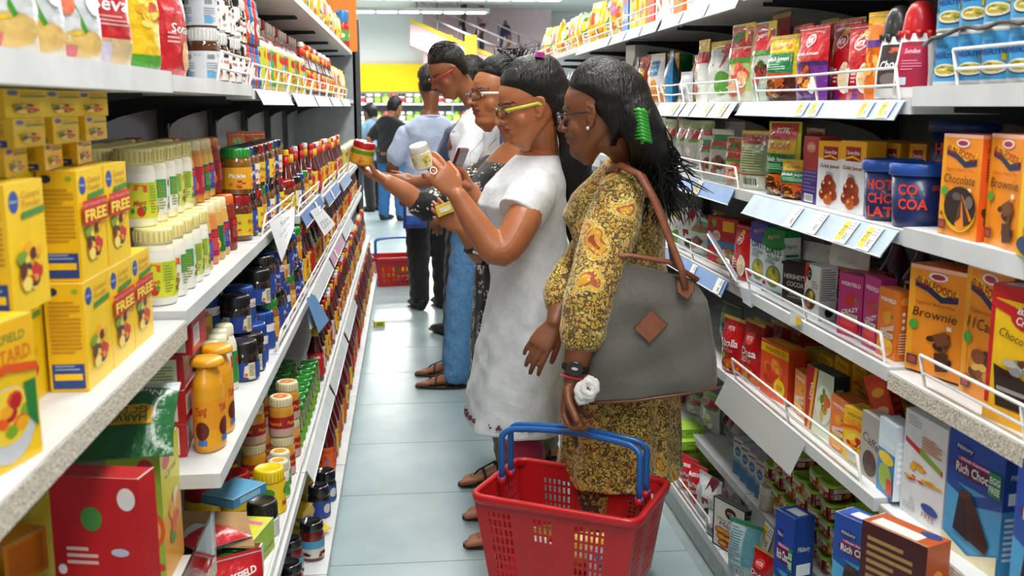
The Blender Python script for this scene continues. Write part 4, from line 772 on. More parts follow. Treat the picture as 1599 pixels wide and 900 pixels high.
carton_at(R, 3, 1150, 1104, 345, .17, .06, plaincarton('#c4202a', '#7a1418', [('e', .2, .86, .08, .1, '#8ab02c'), ('r', .5, .72, .88, .94, '#f0b81c'), ('e', .3, .6, .14, .12, '#e8d0d0'), ('t', 'MTR', .3, .6, .2, .09, '#b01820'), ('r', 0, .38, 1, .5, '#2f86c0'), ('food', .6, .2, .4, .18, ['#e8e0d0', '#a8b050', '#d89038'], 3, 16)]), 'breakfast_carton', 'red breakfast mix carton with blue band behind the plastic clip', inset=.05)
b = MB(); p0 = spot(R, 3, 1102, -.005); p1 = spot(R, 3, 1148, -.02)   # price holder hanging loose
a = Vector(ony(1105, 366, p0.y-.02)); c_ = Vector(ony(1150, 440, p1.y-.02)); dd = c_-a; q = Vector((.03, .09, .0)); 
b.poly([a, a+q, c_+q, c_], '#aeb9c2'); b.poly([a+Vector((.003, 0, .002)), c_+Vector((.003, 0, .002)), c_+q+Vector((.003, 0, .002)), a+q+Vector((.003, 0, .002))], '#aeb9c2'); b.art(lambda u, v, e: a+dd*v+q*u+Vector((-e, -e, e)), [('r', .55, .05, .95, .95, '#4d6f94'), ('r', .6, .3, .9, .34, '#c8d8e4'), ('r', .6, .6, .9, .64, '#c8d8e4')]); b.tube([a, c_], .003, 6, '#e8ecee')
tag(b.obj('price_holder', 'plastic'), 'loose grey and blue plastic price holder hanging over the wire guard', 'price holder')
z3, a3 = lev(R, 1, 3)           # torn paper tag and small price label
b = MB(); q = ony(1155, 447, ycol(1155, .92, .93)); 
b.poly([ony(1155, 447, q.y), ony(1186, 459, q.y-.11), ony(1183, 475, q.y-.10), ony(1173, 481, q.y-.07), ony(1160, 472, q.y-.02)], '#d5dde6'); tag(b.obj('paper_tag', 'paper'), 'torn paper tag hanging below the oats cartons', 'tag')
b = MB(); q = ony(1234, 486, ycol(1234, .925, .92)); b.poly([ony(1234, 486, q.y), ony(1252, 494, q.y-.06), ony(1251, 513, q.y-.06), ony(1233, 505, q.y)], '#dfe2e0'); b.poly([ony(1243, 493, q.y-.032), ony(1251, 497, q.y-.062), ony(1250, 509, q.y-.062), ony(1242, 506, q.y-.032)], '#eac41c'); tag(b.obj('price_tag', 'paper'), 'small white and yellow price tag below the cocoa tin', 'tag')
# ---- fourth shelf: custard, upma, cake mix
carton_at(R, 2, 1556, 1471, 695, .15, .06, richchoco, 'cake_mix_carton', 'blue rich choco cake mix carton with a green egg free flash, upright', inset=.03)
carton_at(R, 2, 1660, 1571, 770, .15, .06, richchoco, 'cake_mix_carton', 'blue rich choco carton cut by the right border', inset=-.0, up=0)
carton_at(R, 2, 1459, 1396, 668, .15, .07, whitebox, 'white_carton', 'large white carton with yellow and red printing beside the blue cake mix', inset=.03)
carton_at(R, 2, 1398, 1372, 672, .08, .04, plaincarton('#2f86c4', '#d8e2e8', [('r', 0, .6, 1, 1, '#cfe2ee'), ('t', 'Freeze', .5, .72, .8, .1, W_, .2), ('e', .5, .5, .45, .08, '#f0c81c'), ('e', .5, .25, .4, .18, '#9ab84a'), ('r', .6, .05, .95, .25, '#d8401c')]), 'dessert_carton', 'slim blue and white carton left of the large white carton', inset=.03)
carton_at(R, 2, 1374, 1344, 662, .09, .04, plaincarton('#a9a4a0', '#cfcac4', [('t', 'Caffe', .5, .6, .8, .14, '#3a2a28', .2, -.1), ('e', .5, .25, .35, .2, '#4a3028')]), 'coffee_carton', 'grey carton with a brown cup beside the yellow custard carton', inset=.035)
carton_at(R, 2, 1352, 1313, 650, .09, .05, custard(), 'custard_carton', 'yellow custard carton on the right shelf behind the wire guard', inset=.035)
carton_at(R, 2, 1320, 1296, 632, .085, .05, weik('#e8762a', ['#f0a21c', '#f4c04a', '#4a8a28'], 'ORANGE'), 'jelly_carton', 'orange jelly carton between the yellow custard and upma cartons', inset=.045)
carton_at(R, 2, 1297, 1256, 590, .13, .04, upma, 'upma_carton', 'white and green upma carton standing by the wire guard', inset=.04)
carton_at(R, 2, 1256, 1239, 588, .08, .05, weik('#ee8a2a', ['#f0a21c', '#f4c04a', '#4a8a28'], 'MANGO'), 'jelly_carton', 'orange carton left of the upma carton', inset=.06)
def mtrbox(w, d, h): return carton(w, d, h, '#e0501c', [('r', 0, .8, 1, .95, '#f0c018'), ('t', 'WEIKFIELD', .5, .87, .7, .08, '#8a1c14'), ('food', .4, .5, .4, .25, ['#d83a14', '#e8741c', '#c02a10', '#f09a30'], 3, 16), ('e', .72, .25, .2, .16, '#f0d020'), ('t', 'new', .72, .25, .2, .1, RED)], [('r', .05, .1, .95, .9, '#c03a14')], [('r', .1, .2, .9, .8, '#f0b01c')], '#c8401a', '#e87a24')
carton_at(R, 2, 1228, 1186, 548, .15, .05, mtrbox, 'jelly_carton', 'red and orange carton with a yellow sunburst behind the wire guard', inset=.035)
carton_at(R, 2, 1194, 1171, 543, .10, .05, mtrbox, 'jelly_carton', 'red and orange carton left of the sunburst one', inset=.05)
for i, (px, yt) in enumerate(((1214, 512), (1236, 515), (1214, 528), (1238, 532))):
    p = spot(R, 2, px, .19); put(mtrbox(.11, .07, .03), 'flat_orange_pack', 'flat orange pack at the back, %s' % ['upper left of four', 'upper right of four', 'lower left of four', 'lower right of four'][i], 'carton', p+Vector((0, 0, ony(px, yt, p.y).z-p.z-.03)), ROT[R]+.1, 'flat orange packs at the back')
for i, px in enumerate((1262, 1284, 1308, 1335)):
    carton_at(R, 2, px+12, px-8, 555+7*i, .10, .05, custard('CUSTARD', '#e0b414'), 'custard_carton', 'yellow custard carton in the back row, %s from the left' % ORD[i], inset=.17)
for i, px in enumerate((1350, 1372, 1394)):
    carton_at(R, 2, px+10, px-8, 628+9*i, .085, .05, mtrbox, 'jelly_carton', 'orange jelly carton behind the yellow custard carton, %s from the left' % ORD[i], inset=.14)
p = spot(R, 2, 1400, .10); put(plaincarton('#c8301c', '#b82a1a', [('r', .1, .1, .9, .9, '#d8481f'), ('e', .5, .8, .3, .05, '#f0a040'), ('e', .5, .6, .3, .05, '#e8c0a0'), ('e', .5, .4, .3, .05, '#e8c0a0')])(.055, .03, .20), 'leaning_carton', 'long red carton leaning diagonally over the orange cartons', 'carton', p+Vector((0, -.02, .03)), ROT[R]+.5, None, (-.1, -.45))
for (px, yt, w, t, mk, lab, ins, tr) in [(1148, 497, .12, .045, P_RIZ, 'red pouch with white lettering beside the grey bag, front one', .03, 15), (1174, 500, .11, .045, P_RED, 'red dosa mix pouch right of the front red pouch', .05, 10), (1192, 502, .11, .045, P_RED, 'dark red pouch in the shade, third from the grey bag', .1, 10), (1206, 505, .11, .045, P_RED, 'dark red pouch in the shade, fourth from the grey bag', .13, 10), (1142, 474, .14, .05, pch('#1c4a30', [('r', .1, .55, .7, .75, '#8ab02c'), ('ln', .1, .3, .6, .45, 2, '#8aa890')], seed=40), 'dark green pouch behind the red pouches', .12, 10)]:
    pouch_at(R, 2, px, yt, w, t, mk, 'food_pouch', lab, ins, tr)
for i, (px, ins) in enumerate(((1490, .17), (1530, .14), (1560, .20))):
    pouch_at(R, 2, px, 640+12*i, .16, .07, pch('#1d4796', [('t', 'Pillsbury', .5, .6, .6, .12, W_), ('r', 0, .1, 1, .2, '#e8b41c')], seed=50+i), 'flour_pouch', 'blue flour pouch behind the blue cake mix, %s from the left' % ORD[i], ins, 20)
# ---- fifth shelf: jam tubs, milk cartons, red pouches
JT = jamtub('#a6c82c', '#7a1a18'); JT2 = jamtub('#8fbe34', '#c07a1c')
n = 0
for row in range(3):
    for c_ in range(11):
        hh = [3, 4, 5, 4, 5, 5, 4, 5, 4, 4, 3][c_] if row == 0 else 6
        y = 2.74-.082*c_; 
        if y < 1.9: continue
        z, a = shelf_at(R, 1, y)
        for t_ in range(hh):
            p = Vector((a+.055+.085*row+.006*math.sin(7*c_+3*t_), y+.008*math.sin(5*c_+2*t_+row), z+.0006+t_*.0466))
            put(JT if (c_*3+t_+row) % 4 else JT2, 'jam_tub', 'small jam tub with green lid, column %s from the far end, %s row, %s layer' % (ORD[c_], ['front', 'middle', 'back'][row], ORD[t_]), 'tub', p, ROT[R]+.15*math.sin(c_+t_*2), 'green-lidded jam tubs')
for i, px in enumerate((1150, 1161, 1172, 1184)):
    carton_at(R, 1, px+8, px-6, 690+12*i, .055, .04, tetra, 'milk_carton', 'small white and blue drink carton, %s in its row under the clear flap' % ORD[i], inset=.02, group='small drink cartons')
carton_at(R, 1, 1200, 1178, 665, .09, .06, plaincarton('#c9d6dd', '#8fa8b8', [('ln', .1, .5, .9, .9, 5, '#8a9aa8')]), 'drink_carton', 'pale blue carton behind the small drink cartons', inset=.10)
pouch_at(R, 1, 1205, 682, .10, .05, P_PASTA, 'sauce_pouch', 'red pasta sauce pouch on the right shelf, in front', .06, 15); pouch_at(R, 1, 1226, 690, .10, .05, P_RED, 'sauce_pouch', 'red sauce pouch right of the pasta sauce pouch on the right shelf', .08, 15)
for i, px in enumerate((1140, 1150)): pouch_at(R, 1, px, 640, .10, .05, P_GREY, 'grey_pouch', 'dark grey pouch in the shade beside the upright post, %s' % ['left', 'right'][i], .12, 10)
round_at(jar(.03, .07, '#c9b8b0', '#e8e4e0', .02), 'spread_tub', 'pale round tub beside the drink cartons', 'tub', R, 1, 1200, .03)
put(plaincarton('#431216', '#b8501c', [('ln', .1, .2, .8, .9, 12, '#a8844a')], [('e', .5, .5, .45, .3, '#e89a3a'), ('food', .5, .4, .4, .25, GOLD, 4, 14)], None, [('r', .1, .1, .8, .6, '#e8e4dc'), ('e', .8, .75, .15, .2, '#1c3a7c')])(.14, .06, .245), 'dark_red_carton', 'dark red carton with gold small print below the blue cake mix', 'carton', Vector((.862, 1.62, lev(R, 0, 1)[0]+.0006)), ROT[R]+.42)
put(richchoco(.12, .05, .195), 'cake_mix_carton', 'blue rich choco carton on the bottom shelf in front of the jam tubs', 'carton', Vector((.872, 1.782, lev(R, 0, 1)[0]+.0006)), ROT[R]+.42)
for i, px in enumerate((1110, 1100, 1088)): pouch_at(R, 1, px, 612+i*4, .12, .05, P_CLEARG, 'food_pouch', 'pale pouch in the dim shelf below the grey bag, %s from the right' % ORD[i], .08, 10)
# ---- base shelf
k = 0
for (px, up, ins, tr) in [(1058, 0, .06, .2), (1062, .032, .06, .1), (1066, .064, .06, .15), (1070, .096, .07, 0), (1072, .128, .07, .1), (1072, .16, .08, .05), (1052, 0.0, .16, .1), (1052, .032, .16, 0), (1052, .064, .16, 0.1), (1085, 0, .12, .1), (1088, .032, .12, .1)]:
    p = spot(R, 0, px, ins); put(greenbox(.13, .085, .031), 'jelly_carton', 'flat green carton in the heap beside the patterned tunic, %s laid' % ORD[k], 'carton', p+Vector((0, 0, up+.0006)), ROT[R]+tr, 'green flat cartons'); k += 1
for (px, yt, w, t, mk, lab, ins, tr) in [(1076, 712, .11, .05, P_PASTA, 'red pasta sauce pouch on the bottom right shelf, left one', .05, 20), (1090, 725, .10, .05, P_PASTA, 'red pasta sauce pouch on the bottom right shelf, right one', .045, 20), (1108, 742, .14, .06, P_MONO, 'silver pouch with dark red ribbon print', .05, 15), (1136, 752, .12, .05, P_GREY, 'grey pouch behind the nugget carton', .10, 10), (1120, 800, .10, .05, P_SILVER, 'small silver pouch lying in front of the ribbon pouch', .03, 20)]:
    pouch_at(R, 0, px, yt, w, t, mk, 'food_pouch', lab, ins, tr)
carton_at(R, 0, 1162, 1112, 800, .15, .025, nuggets, 'snack_carton', 'black-framed carton showing golden nuggets', inset=-.002)
pouch_at(R, 0, 1163, 815, .12, .05, P_TEAL, 'teal_pouch', 'pale teal pouch showing its back with barcode', .028, 35)
carton_at(R, 0, 1232, 1203, 812, .075, .06, richchoco, 'flour_carton', 'blue carton with white window on the bottom shelf beside the teal pouch', inset=-.015)
pouch_at(R, 0, 1192, 860, .09, .05, P_RED, 'food_pouch', 'small red pouch between teal pouch and blue carton', .04, 20)
# ---- shelf above the heads: yellow packs
YB = [pch(c_, [('e', .5, .6, .3, .15, e_), ('r', .1, .1, .9, .35, f_), ('food', .5, .22, .3, .1, FRU, i, 8)], seed=60+i, style='pillow') for i, (c_, e_, f_) in enumerate([('#f3c80f', '#e8e0c0', '#f0b010'), ('#f0c412', '#d8401c', '#f6da40'), ('#eeb90e', '#e070a0', '#f4e8b0'), ('#3f8f2c', '#f0d020', '#e8e8d8'), ('#f2ca18', '#f4f0e0', '#d85a1c')])]
k = 0
for row in range(2):
    for y in np.arange(4.75, 7.45, .13):
        k += 1; z, a = shelf_at(R, 6, y); r_ = random.Random(k)
        put(YB[k % 5](.13, .17+.05*r_.random(), .06), 'snack_packet', 'yellow snack packet on the high shelf above the women, %s in the %s row' % (ORD[int((y-4.75)/.13+.3)], ['front', 'back'][row]), 'packet', Vector((a+.06+.11*row, y, z+.0006)), ROT[R]+r_.uniform(-.3, .3), 'snack packets on the high right shelf')
for i, (y, col, h_) in enumerate(((3.0, '#f4c81a', .2), (3.15, '#f2c018', .2), (3.3, '#f0f0ee', .24), (3.5, '#f0f0ee', .24), (3.68, '#e8741c', .2), (3.95, '#f0f0ee', .26), (4.1, '#d84a1c', .22), (4.25, '#f4c81a', .26), (4.42, '#f4c81a', .25), (4.58, '#3a86c8', .24))):
    z, a = shelf_at(R, 6, y); put(plaincarton(col, None, [('e', .5, .6, .3, .14, '#d8241c'), ('food', .5, .25, .4, .16, FRU, i, 10)], [('ln', .2, .5, .8, .9, 5, '#b8b0a0')])(.12, .08, h_), 'cereal_carton', 'carton on the high right shelf, %s from the camera' % ORD[i], 'carton', Vector((a+.07, y, z+.0006)), ROT[R], 'cartons on the high right shelf')
b = MB(); b.box(-.35, .35, -.004, .004, 0, .5, '#f6c41a'); b.art(lambda u, v, e: ((u-.5)*.7, -.004-e, v*.5), [('e', .3, .4, .2, .3, '#f8dc6a'), ('e', .75, .3, .12, .12, '#3a86c8')]); z, a = shelf_at(R, 6, 5.0); tag(b.obj('display_board', 'carton', None, (a+.32, 5.0, z+.0006), (0, 0, ROT[R])), 'large yellow advertising board on the high right shelf', 'display board')
# ---- far bays behind the women: plain rows of packets
FB = [pch(c_, [('e', .5, .6, .3, .15, e_), ('food', .5, .25, .35, .14, FRU, i, 8)], seed=70+i) for i, (c_, e_) in enumerate([('#58a02c', '#e8e020'), ('#d8d8d4', '#c82028'), ('#c8241c', '#f0c81c'), ('#e8a41c', '#d8401c'), ('#3a8ac0', '#f0f0f0'), ('#e4e4e0', '#4a9a2c')])]
FBM = [f(.12, .19, .05) for f in FB]
for lv in range(1, 6):
    k = 0
    for y in np.arange(3.86, 6.4, .145):
        z, a = shelf_at(R, lv, y)
        put(FBM[(k*5+lv*2+k//3) % 6], 'food_pouch', 'pouch behind the women on the %s shelf from the floor, %s along' % (ORD[lv], ORD[k]), 'pouch', Vector((a+.06, y, z+.0006)), ROT[R]+.15*math.sin(k*3+lv), 'pouches on the far right bays'); k += 1
# ================================================================ the left-hand shelves
L = 'L'
def row(parts_fn, name, label, cat, k, y0, y1, step, inset, up=0, group=None, turn=0, jit=.004, start=0):
    """a row of like things along a left shelf; label holds %s for the place in the row"""
    i = 0; y = y0
    while y < y1-1e-6:
        z, a = shelf_at(L, k, y); r_ = random.Random(int(y*977)+k*31+int(inset*1000)+int(up*100))
        parts = parts_fn(i) if callable(parts_fn) else parts_fn
        put(parts, name, label % ORD[i+start], cat, Vector((-(a+inset)+r_.uniform(-jit, jit), y+r_.uniform(-jit, jit), z+up+.0006)), ROT[L]+turn+r_.uniform(-.3, .3), group or (name.replace('_', ' ')+'s'))
        i += 1; y += step
# ---- custard cartons in the nearest bay
def pill(w, d, h):
    f = [('e', .2, .86, .13, .085, '#1d4a9a'), ('t', 'Pillsbury', .2, .86, .2, .03, W_), ('t', 'Custard', .64, .90, .5, .055, '#b8861a', .1), ('t', 'Powder', .64, .83, .5, .055, '#b8861a', .1), ('p', [(.36, .72), (.98, .74), (.98, .79), (.36, .77)], '#3a8a3a'), ('food', .5, .34, .42, .2, ['#f2d23a', '#c8281c', '#f0b01c', '#7a9a2a', '#f6e06a', '#5a1f1c'], 6, 18), ('food', .45, .3, .3, .14, ['#d02a20', '#f4d848', '#3a3a2a', '#e89a1c'], 9, 9)]
    s = [('e', .22, .93, .14, .038, '#1c2c4a'), ('e', .8, .93, .09, .025, '#8fb02a'), ('ln', .1, .34, .9, .84, 13, '#c28a1a'), ('r', .08, .03, .92, .26, '#1b3f8a'), ('r', .14, .11, .86, .17, '#f2c81a'), ('ln', .16, .19, .8, .25, 2, '#8aa0d0')]
    return carton(w, d, h, '#f4c912', f, s, [('e', .3, .5, .12, .12, '#d8a814')], '#eebd16', '#f6d22a')
FREEB = [('r', .06, .5, 1, .72, '#c8202a'), ('t', 'BUY YOU & GET ONE', .53, .68, .84, .03, '#f2c8a8'), ('t', 'FREE', .53, .58, .84, .11, '#f6dc4a', 0, 0, .035)]
def pillfree(w, d, h):
    p = pill(w, d, h); b = MB(); b.art(lambda u, v, e: ((u-.5)*w, -d/2-.004-e, v*h), FREEB); return p+[('free_offer_band', b.mesh('free_offer_band', 'paper'))]
def at_left(parts, name, lab, cat, x, y, z, turn=0, group=None, tilt=None): return put(parts, name, lab, cat, Vector((x, y, z+.0006)), ROT[L]-math.radians(turn), group, tilt)
z2 = lev(L, 0, 3)[0]
W4, D4, H4 = .118, .05, .147
lo = [(1.445, 0, 'with the barcode end flap, lower layer'), (1.566, 1, 'lower layer, second behind the first'), (1.688, 1, 'lower layer, beside the mayonnaise jars')]
for y, fr, lb in lo: at_left((pillfree if fr else pill)(W4, D4, H4), 'custard_carton', 'yellow custard powder carton %s' % lb, 'carton', -.455, y, z2)
hi = [(1.20, 0, 'upper layer, nearest the camera'), (1.46, 1, 'upper layer, with red free offer band, left one'), (1.585, 1, 'upper layer, with red free offer band, right one')]
for y, fr, lb in hi: at_left((pillfree if fr else pill)(W4, D4, H4), 'custard_carton', 'yellow custard powder carton, %s' % lb, 'carton', -.457, y, z2+H4+.0008)
for i, y in enumerate((1.325, 1.445, 1.565)):
    for t_ in range(2):
        at_left(pill(W4, D4, H4), 'custard_carton', 'yellow custard powder carton in the inner row, %s layer, %s from the camera' % (['lower', 'upper'][t_], ORD[i]), 'carton', -.510, y+.012*t_, z2+t_*(H4+.0008), 0, 'inner row of custard cartons')
at_left(custard('CUSTARD', '#f3c617')(.115, .055, .158), 'custard_carton', 'yellow custard carton with a fruit bowl at the left border, standing in front', 'carton', -.448, 1.105, z2, 12)
at_left(pill(W4, D4, H4*.93), 'custard_carton', 'yellow custard carton under the nearest one, at the left border', 'carton', -.512, 1.2, z2)
for t_ in range(3):
    for c_ in range(3):
        at_left(pill(.105, .10, .034), 'flat_custard_carton', 'flat custard carton under the upper shelf, %s layer, %s from the camera' % (ORD[t_], ORD[c_]), 'carton', -.50-.02*(t_ == 0), 1.30+.135*c_, z2+2*H4+.002+t_*.0344, 6*(t_-1), 'flat custard cartons')
# ---- mayonnaise and chutney jars
ML = lambda c1, c2: [('r', 0, 0, 1, 1, c1), ('r', 0, .45, .45, 1, c2), ('ln', .06, .1, .34, .9, 10, '#8a9a3a'), ('t', 'Mayo', .72, .42, .4, .2, '#c8281c', .3, .1, .02), ('e', .75, .2, .13, .14, '#c8281c'), ('e', .85, .28, .06, .08, '#4a9a2c'), ('p', [(.55, .8), (.95, .72), (.95, .92), (.6, .96)], '#e8601c'), ('e', .5, .22, .06, .08, '#3a8a2c')]
MAYO = [jar(.0375, .143, '#ece6cf', '#eee095', .026, ML(c1, c2), c1, (.14, .70), fill='#f3f0e4', bodymat='plastic') for c1, c2 in (('#d5d62a', '#b8c828'), ('#e6d21c', '#f0de3a'), ('#c6d070', '#8ab02c'), ('#e0e0da', '#3a9a4a'))]
CH = [bottle(.0285, .142, bc, cc, [('r', 0, 0, 1, 1, lc), ('e', .3, .82, .2, .12, '#d02820'), ('ln', .1, .2, .8, .66, 6, tuple(min(1, v*2.2+.1) for v in C(lc))), ('e', .72, .3, .2, .18, fc), ('e', .6, .55, .12, .1, '#f0d030')], lc, (.14, .58), nr=.78, nh=.12, caph=.15, taper=.05, bodymat='plastic', caprad=.0235) for bc, cc, lc, fc in
      (('#e0b05a', '#ecdca8', '#3d3590', '#e8a81c'), ('#d88a3a', '#ecdca8', '#a81c3c', '#e0701c'), ('#d8a850', '#e8d8a0', '#1e6a32', '#d8c81c'), ('#d8862a', '#e0801c', '#d8801c', '#c8281c'), ('#8a2a14', '#d8681c', '#7a1614', '#d8501c'))]
def jarpick(i): return MAYO[(i*3+i//2) % 4] if i < 5 else CH[(i-5) % 3 if i < 9 else 3+(i % 2)]
for tier in range(2):
    for rw in range(3):
        row(lambda i: jarpick(i+(1 if rw else 0)), 'mayonnaise_jar', 'cream-lidded sauce jar, %s in the '+['front', 'middle', 'back'][rw]+' row of the '+['lower', 'upper'][tier]+' layer', 'jar', 3, [1.945, 1.97, 1.96][rw]+.02*tier, 2.72-(.0 if not tier else .02), .081, [.068, .150, .232][rw]+.012*tier+(.02 if tier else 0), tier*.1437, 'cream-lidded sauce jars')
# ---- top-left: bags, chocolate spreads, squeezy sauces
B_CLEAR = pch('#d3d8da', [('e', .6, .12, .3, .09, '#d8b468'), ('p', [(.05, .6), (.2, .6), (.62, .18), (.45, .16)], '#e8c41c'), ('p', [(.2, .6), (.28, .6), (.66, .2), (.62, .18)], '#4a9a2c'), ('e', .36, .36, .14, .07, '#e8704a'), ('e', .75, .4, .12, .1, '#f4f6f8'), ('r', .25, .03, .5, .10, '#d86a70')], [(0, .2, '#d6cdb8')], seed=80)
B_SEVAI = pch('#c31a26', [('t', 'Sevai', .5, .42, .76, .10, W_, .15, 0, .015), ('ln', .2, .26, .8, .34, 3, '#e8a0a0'), ('r', .2, .02, .45, .16, '#c9c4d4')], [(0, .2, '#cdb487')], seed=81)
B_YEL = pch('#f0c21a', [('p', [(.05, .3), (.5, .5), (.95, .2), (.9, .1), (.1, .2)], '#e9ecf0'), ('food', .5, .5, .4, .12, ['#f4d838', '#e8a81c', '#f6e070', '#d8481c'], 3, 10), ('r', .1, .05, .9, .16, '#4a9a2c')], [(0, .06, '#23306a')], seed=82)
B_RED2 = pch('#c31a26', [('t', 'Sevai', .6, .46, .6, .09, W_, .15, 0, .015), ('e', .75, .2, .2, .14, '#d8b078'), ('ln', .2, .3, .5, .42, 3, '#e8a0a0')], None, seed=83)
for px, mk, lab, tr, w, ins, h in [(-20, B_CLEAR, 'clear bag of pasta at the upper left corner', 25, .16, .05, .22), (38, B_CLEAR, 'clear noodle bag with yellow stripe beside the corner bag', 25, .16, .045, .21), (98, B_CLEAR, 'clear noodle bag left of the red vermicelli bag', 25, .15, .045, .21), (158, B_SEVAI, 'red vermicelli bag with white lettering and clear foot', 22, .14, .04, .22), (214, B_YEL, 'yellow bag between the two red vermicelli bags', 20, .12, .04, .20), (262, B_RED2, 'glossy red bag leaning beside the chocolate spread jars', 15, .13, .035, .20)]:
    pouch_at(L, 4, px, 0, w, .055, mk, 'pasta_bag', lab, ins+.02, tr, cat='bag', h=h)
SPREAD = jar(.034, .118, '#5a3018', '#eceae6', .026, [('r', 0, 0, 1, 1, '#d9dde2'), ('bar', .1, .68, .5, .9), ('ln', .1, .1, .6, .6, 6, '#9aa4b0'), ('r', .1, .08, .45, .3, '#6ab0d8'), ('t', 'NET WT', .75, .85, .3, .06, '#707880')], '#d9dde2', (.03, .72))
NUT = jar(.031, .115, '#3a2014', '#eceae6', .024, [('r', 0, 0, 1, 1, '#ecebe8'), ('t', 'nutella', .5, .7, .8, .16, '#c01c20', 0, 0, .02), ('food', .5, .25, .4, .22, ['#c88a3a', '#3a2018', '#e8b45a', '#d83a2a'], 3, 10), ('r', .1, .85, .5, .97, '#1c1c1c')], '#ecebe8', (.06, .75))
NUTB = jar(.031, .112, '#eceae4', '#1c1c1e', .03, [('r', 0, 0, 1, 1, '#eeece8'), ('food', .5, .55, .4, .3, ['#3a2018', '#e8a42a', '#c8281c', '#202020'], 5, 9), ('t', 'nutty', .5, .15, .6, .13, '#c01c20', .2)], '#eeece8', (.08, .9))
for t_ in range(2):
    put(SPREAD, 'spread_jar', 'large chocolate spread jar with blue-grey label, %s of two stacked' % ['lower', 'upper'][t_], 'jar', spot(L, 4, 320, .05)+Vector((0, 0, .0006+.119*t_)), ROT[L]-.6)
put(SPREAD, 'spread_jar', 'chocolate spread jar at the top behind the glossy red bag', 'jar', spot(L, 4, 283, .14)+Vector((0, 0, .1196)), ROT[L])
put(SPREAD, 'spread_jar', 'chocolate spread jar standing under another behind the red bag', 'jar', spot(L, 4, 283, .14)+Vector((0, 0, .0006)), ROT[L])
for t_ in range(2):
    row(lambda i: NUT if (i+t_) % 3 else NUTB, 'hazelnut_jar', 'white-labelled hazelnut jar behind the wire guard, %s along the '+['lower', 'upper'][t_]+' layer', 'jar', 4, 2.43, 2.95, .066, .052, t_*.1158, 'hazelnut spread jars')
    row(lambda i: NUTB if (i+t_) % 2 else NUT, 'hazelnut_jar', 'hazelnut spread jar in the second row, %s along the '+['lower', 'upper'][t_]+' layer', 'jar', 4, 2.42, 2.95, .07, .125, t_*.1158, 'hazelnut spread jars')
JEL = [bottle(.026, .125, bc, cc, [('r', 0, 0, 1, 1, lc), ('e', .5, .5, .35, .3, '#f0e8d8'), ('t', 'Hi', .5, .5, .3, .3, lc)], lc, (.1, .6), nr=.8, nh=.1, caph=.18, taper=.03, bodymat='plastic', caprad=.022) for bc, cc, lc in (('#d8481c', '#c81a20', '#c83018'), ('#3a86c4', '#1f58b0', '#2f6ab0'))]
for t_ in range(2):
    row(lambda i: JEL[i % 2], 'squeeze_bottle', 'small squeeze bottle with coloured cap, %s along the '+['lower', 'upper'][t_]+' layer', 'bottle', 4, 2.99, 3.2, .056, .05, t_*.126, 'small squeeze bottles')
MUST = [bottle(.031, .15, '#e9d27c', '#ece4c0', [('r', 0, 0, 1, 1, lc), ('e', .5, .82, .35, .13, '#c81c24'), ('e', .5, .35, .3, .22, fc), ('food', .5, .3, .3, .2, FRU, i, 8)], lc, (.1, .85), nr=.8, nh=.08, caph=.12, taper=.04, bodymat='plastic', caprad=.027) for i, (lc, fc) in enumerate((('#c8cf3a', '#4a9a2c'), ('#eac41c', '#d8501c'), ('#8ab8d8', '#e8e8e0'), ('#5aa84a', '#e8d030'), ('#d83a3a', '#f0c838')))]
row(lambda i: MUST[i % 5], 'mustard_bottle', 'cream-capped sauce bottle on the upper left shelf, %s behind the wire guard', 'bottle', 4, 3.25, 4.6, .072, .052, 0, 'cream-capped sauce bottles')
SP = [spout_pouch(.10, .28, .05, c_, cp, [('e', .5, .5, .35, .15, '#e8d8a0'), ('food', .5, .25, .35, .14, FRU, i, 9), ('t', 'Tomato', .5, .7, .7, .1, W_, .1)], 90+i, z_) for i, (c_, cp, z_) in enumerate((('#b81820', W_, None), ('#c41a1c', W_, [(0, .4, '#e8a41c')]), ('#a8141c', '#c81a20', None), ('#c8281c', W_, [(0, .5, '#f0b41c')])))]
row(lambda i: SP[i % 4], 'ketchup_pouch', 'red ketchup pouch with spout cap, %s at the back of the upper left shelf', 'pouch', 4, 3.95, 6.3, .105, .15, .0, 'ketchup pouches with caps', jit=.002)
row(lambda i: SP[(i+1) % 4], 'ketchup_pouch', 'red ketchup pouch with spout cap, %s in the deepest row of the upper left shelf', 'pouch', 4, 4.4, 6.4, .115, .25, .0, 'ketchup pouches with caps', jit=.002)
KB = [bottle(.030, .229, bc, cp, [('r', 0, 0, 1, 1, lc), ('e', .5, .6, .35, .2, '#c8201c'), ('t', tx_, .5, .82, .75, .12, '#c81a20' if lc != '#c41a1c' else W_, 0, 0, .02), ('food', .5, .25, .4, .2, ['#d82a1c', '#e8541c', '#4a9a2c'], i, 8)], lc, (.1, .48), nr=.36, nh=.42, caph=.08, neckband=nb_) for i, (bc, cp, lc, nb_, tx_) in enumerate((('#4a0c0a', '#eceae6', '#eac01c', '#d8281c', 'TOPS'), ('#5a0e0a', '#b8141c', '#f0d040', '#c82018', 'SOS'), ('#3a0a08', '#eceae6', '#d8d4c4', '#d8a01c', 'Hot'), ('#601008', '#e8c01c', '#eac41c', '#c8201c', 'TOPS'), ('#500c0a', '#c41a20', '#c41a1c', '#e8b41c', 'Chilli')))]
row(lambda i: KB[(i*3+i//4) % 5], 'ketchup_bottle', 'dark red ketchup bottle on the far upper left shelf, %s in the row', 'bottle', 4, 4.68, 6.4, .09, .055, 0, 'far ketchup bottles')
row(lambda i: YB[(i*2) % 5](.13, .2, .05), 'snack_packet', 'yellow packet at the far end of the upper left shelf, %s in the row', 'packet', 4, 6.5, 7.9, .15, .06, 0, 'far yellow packets')
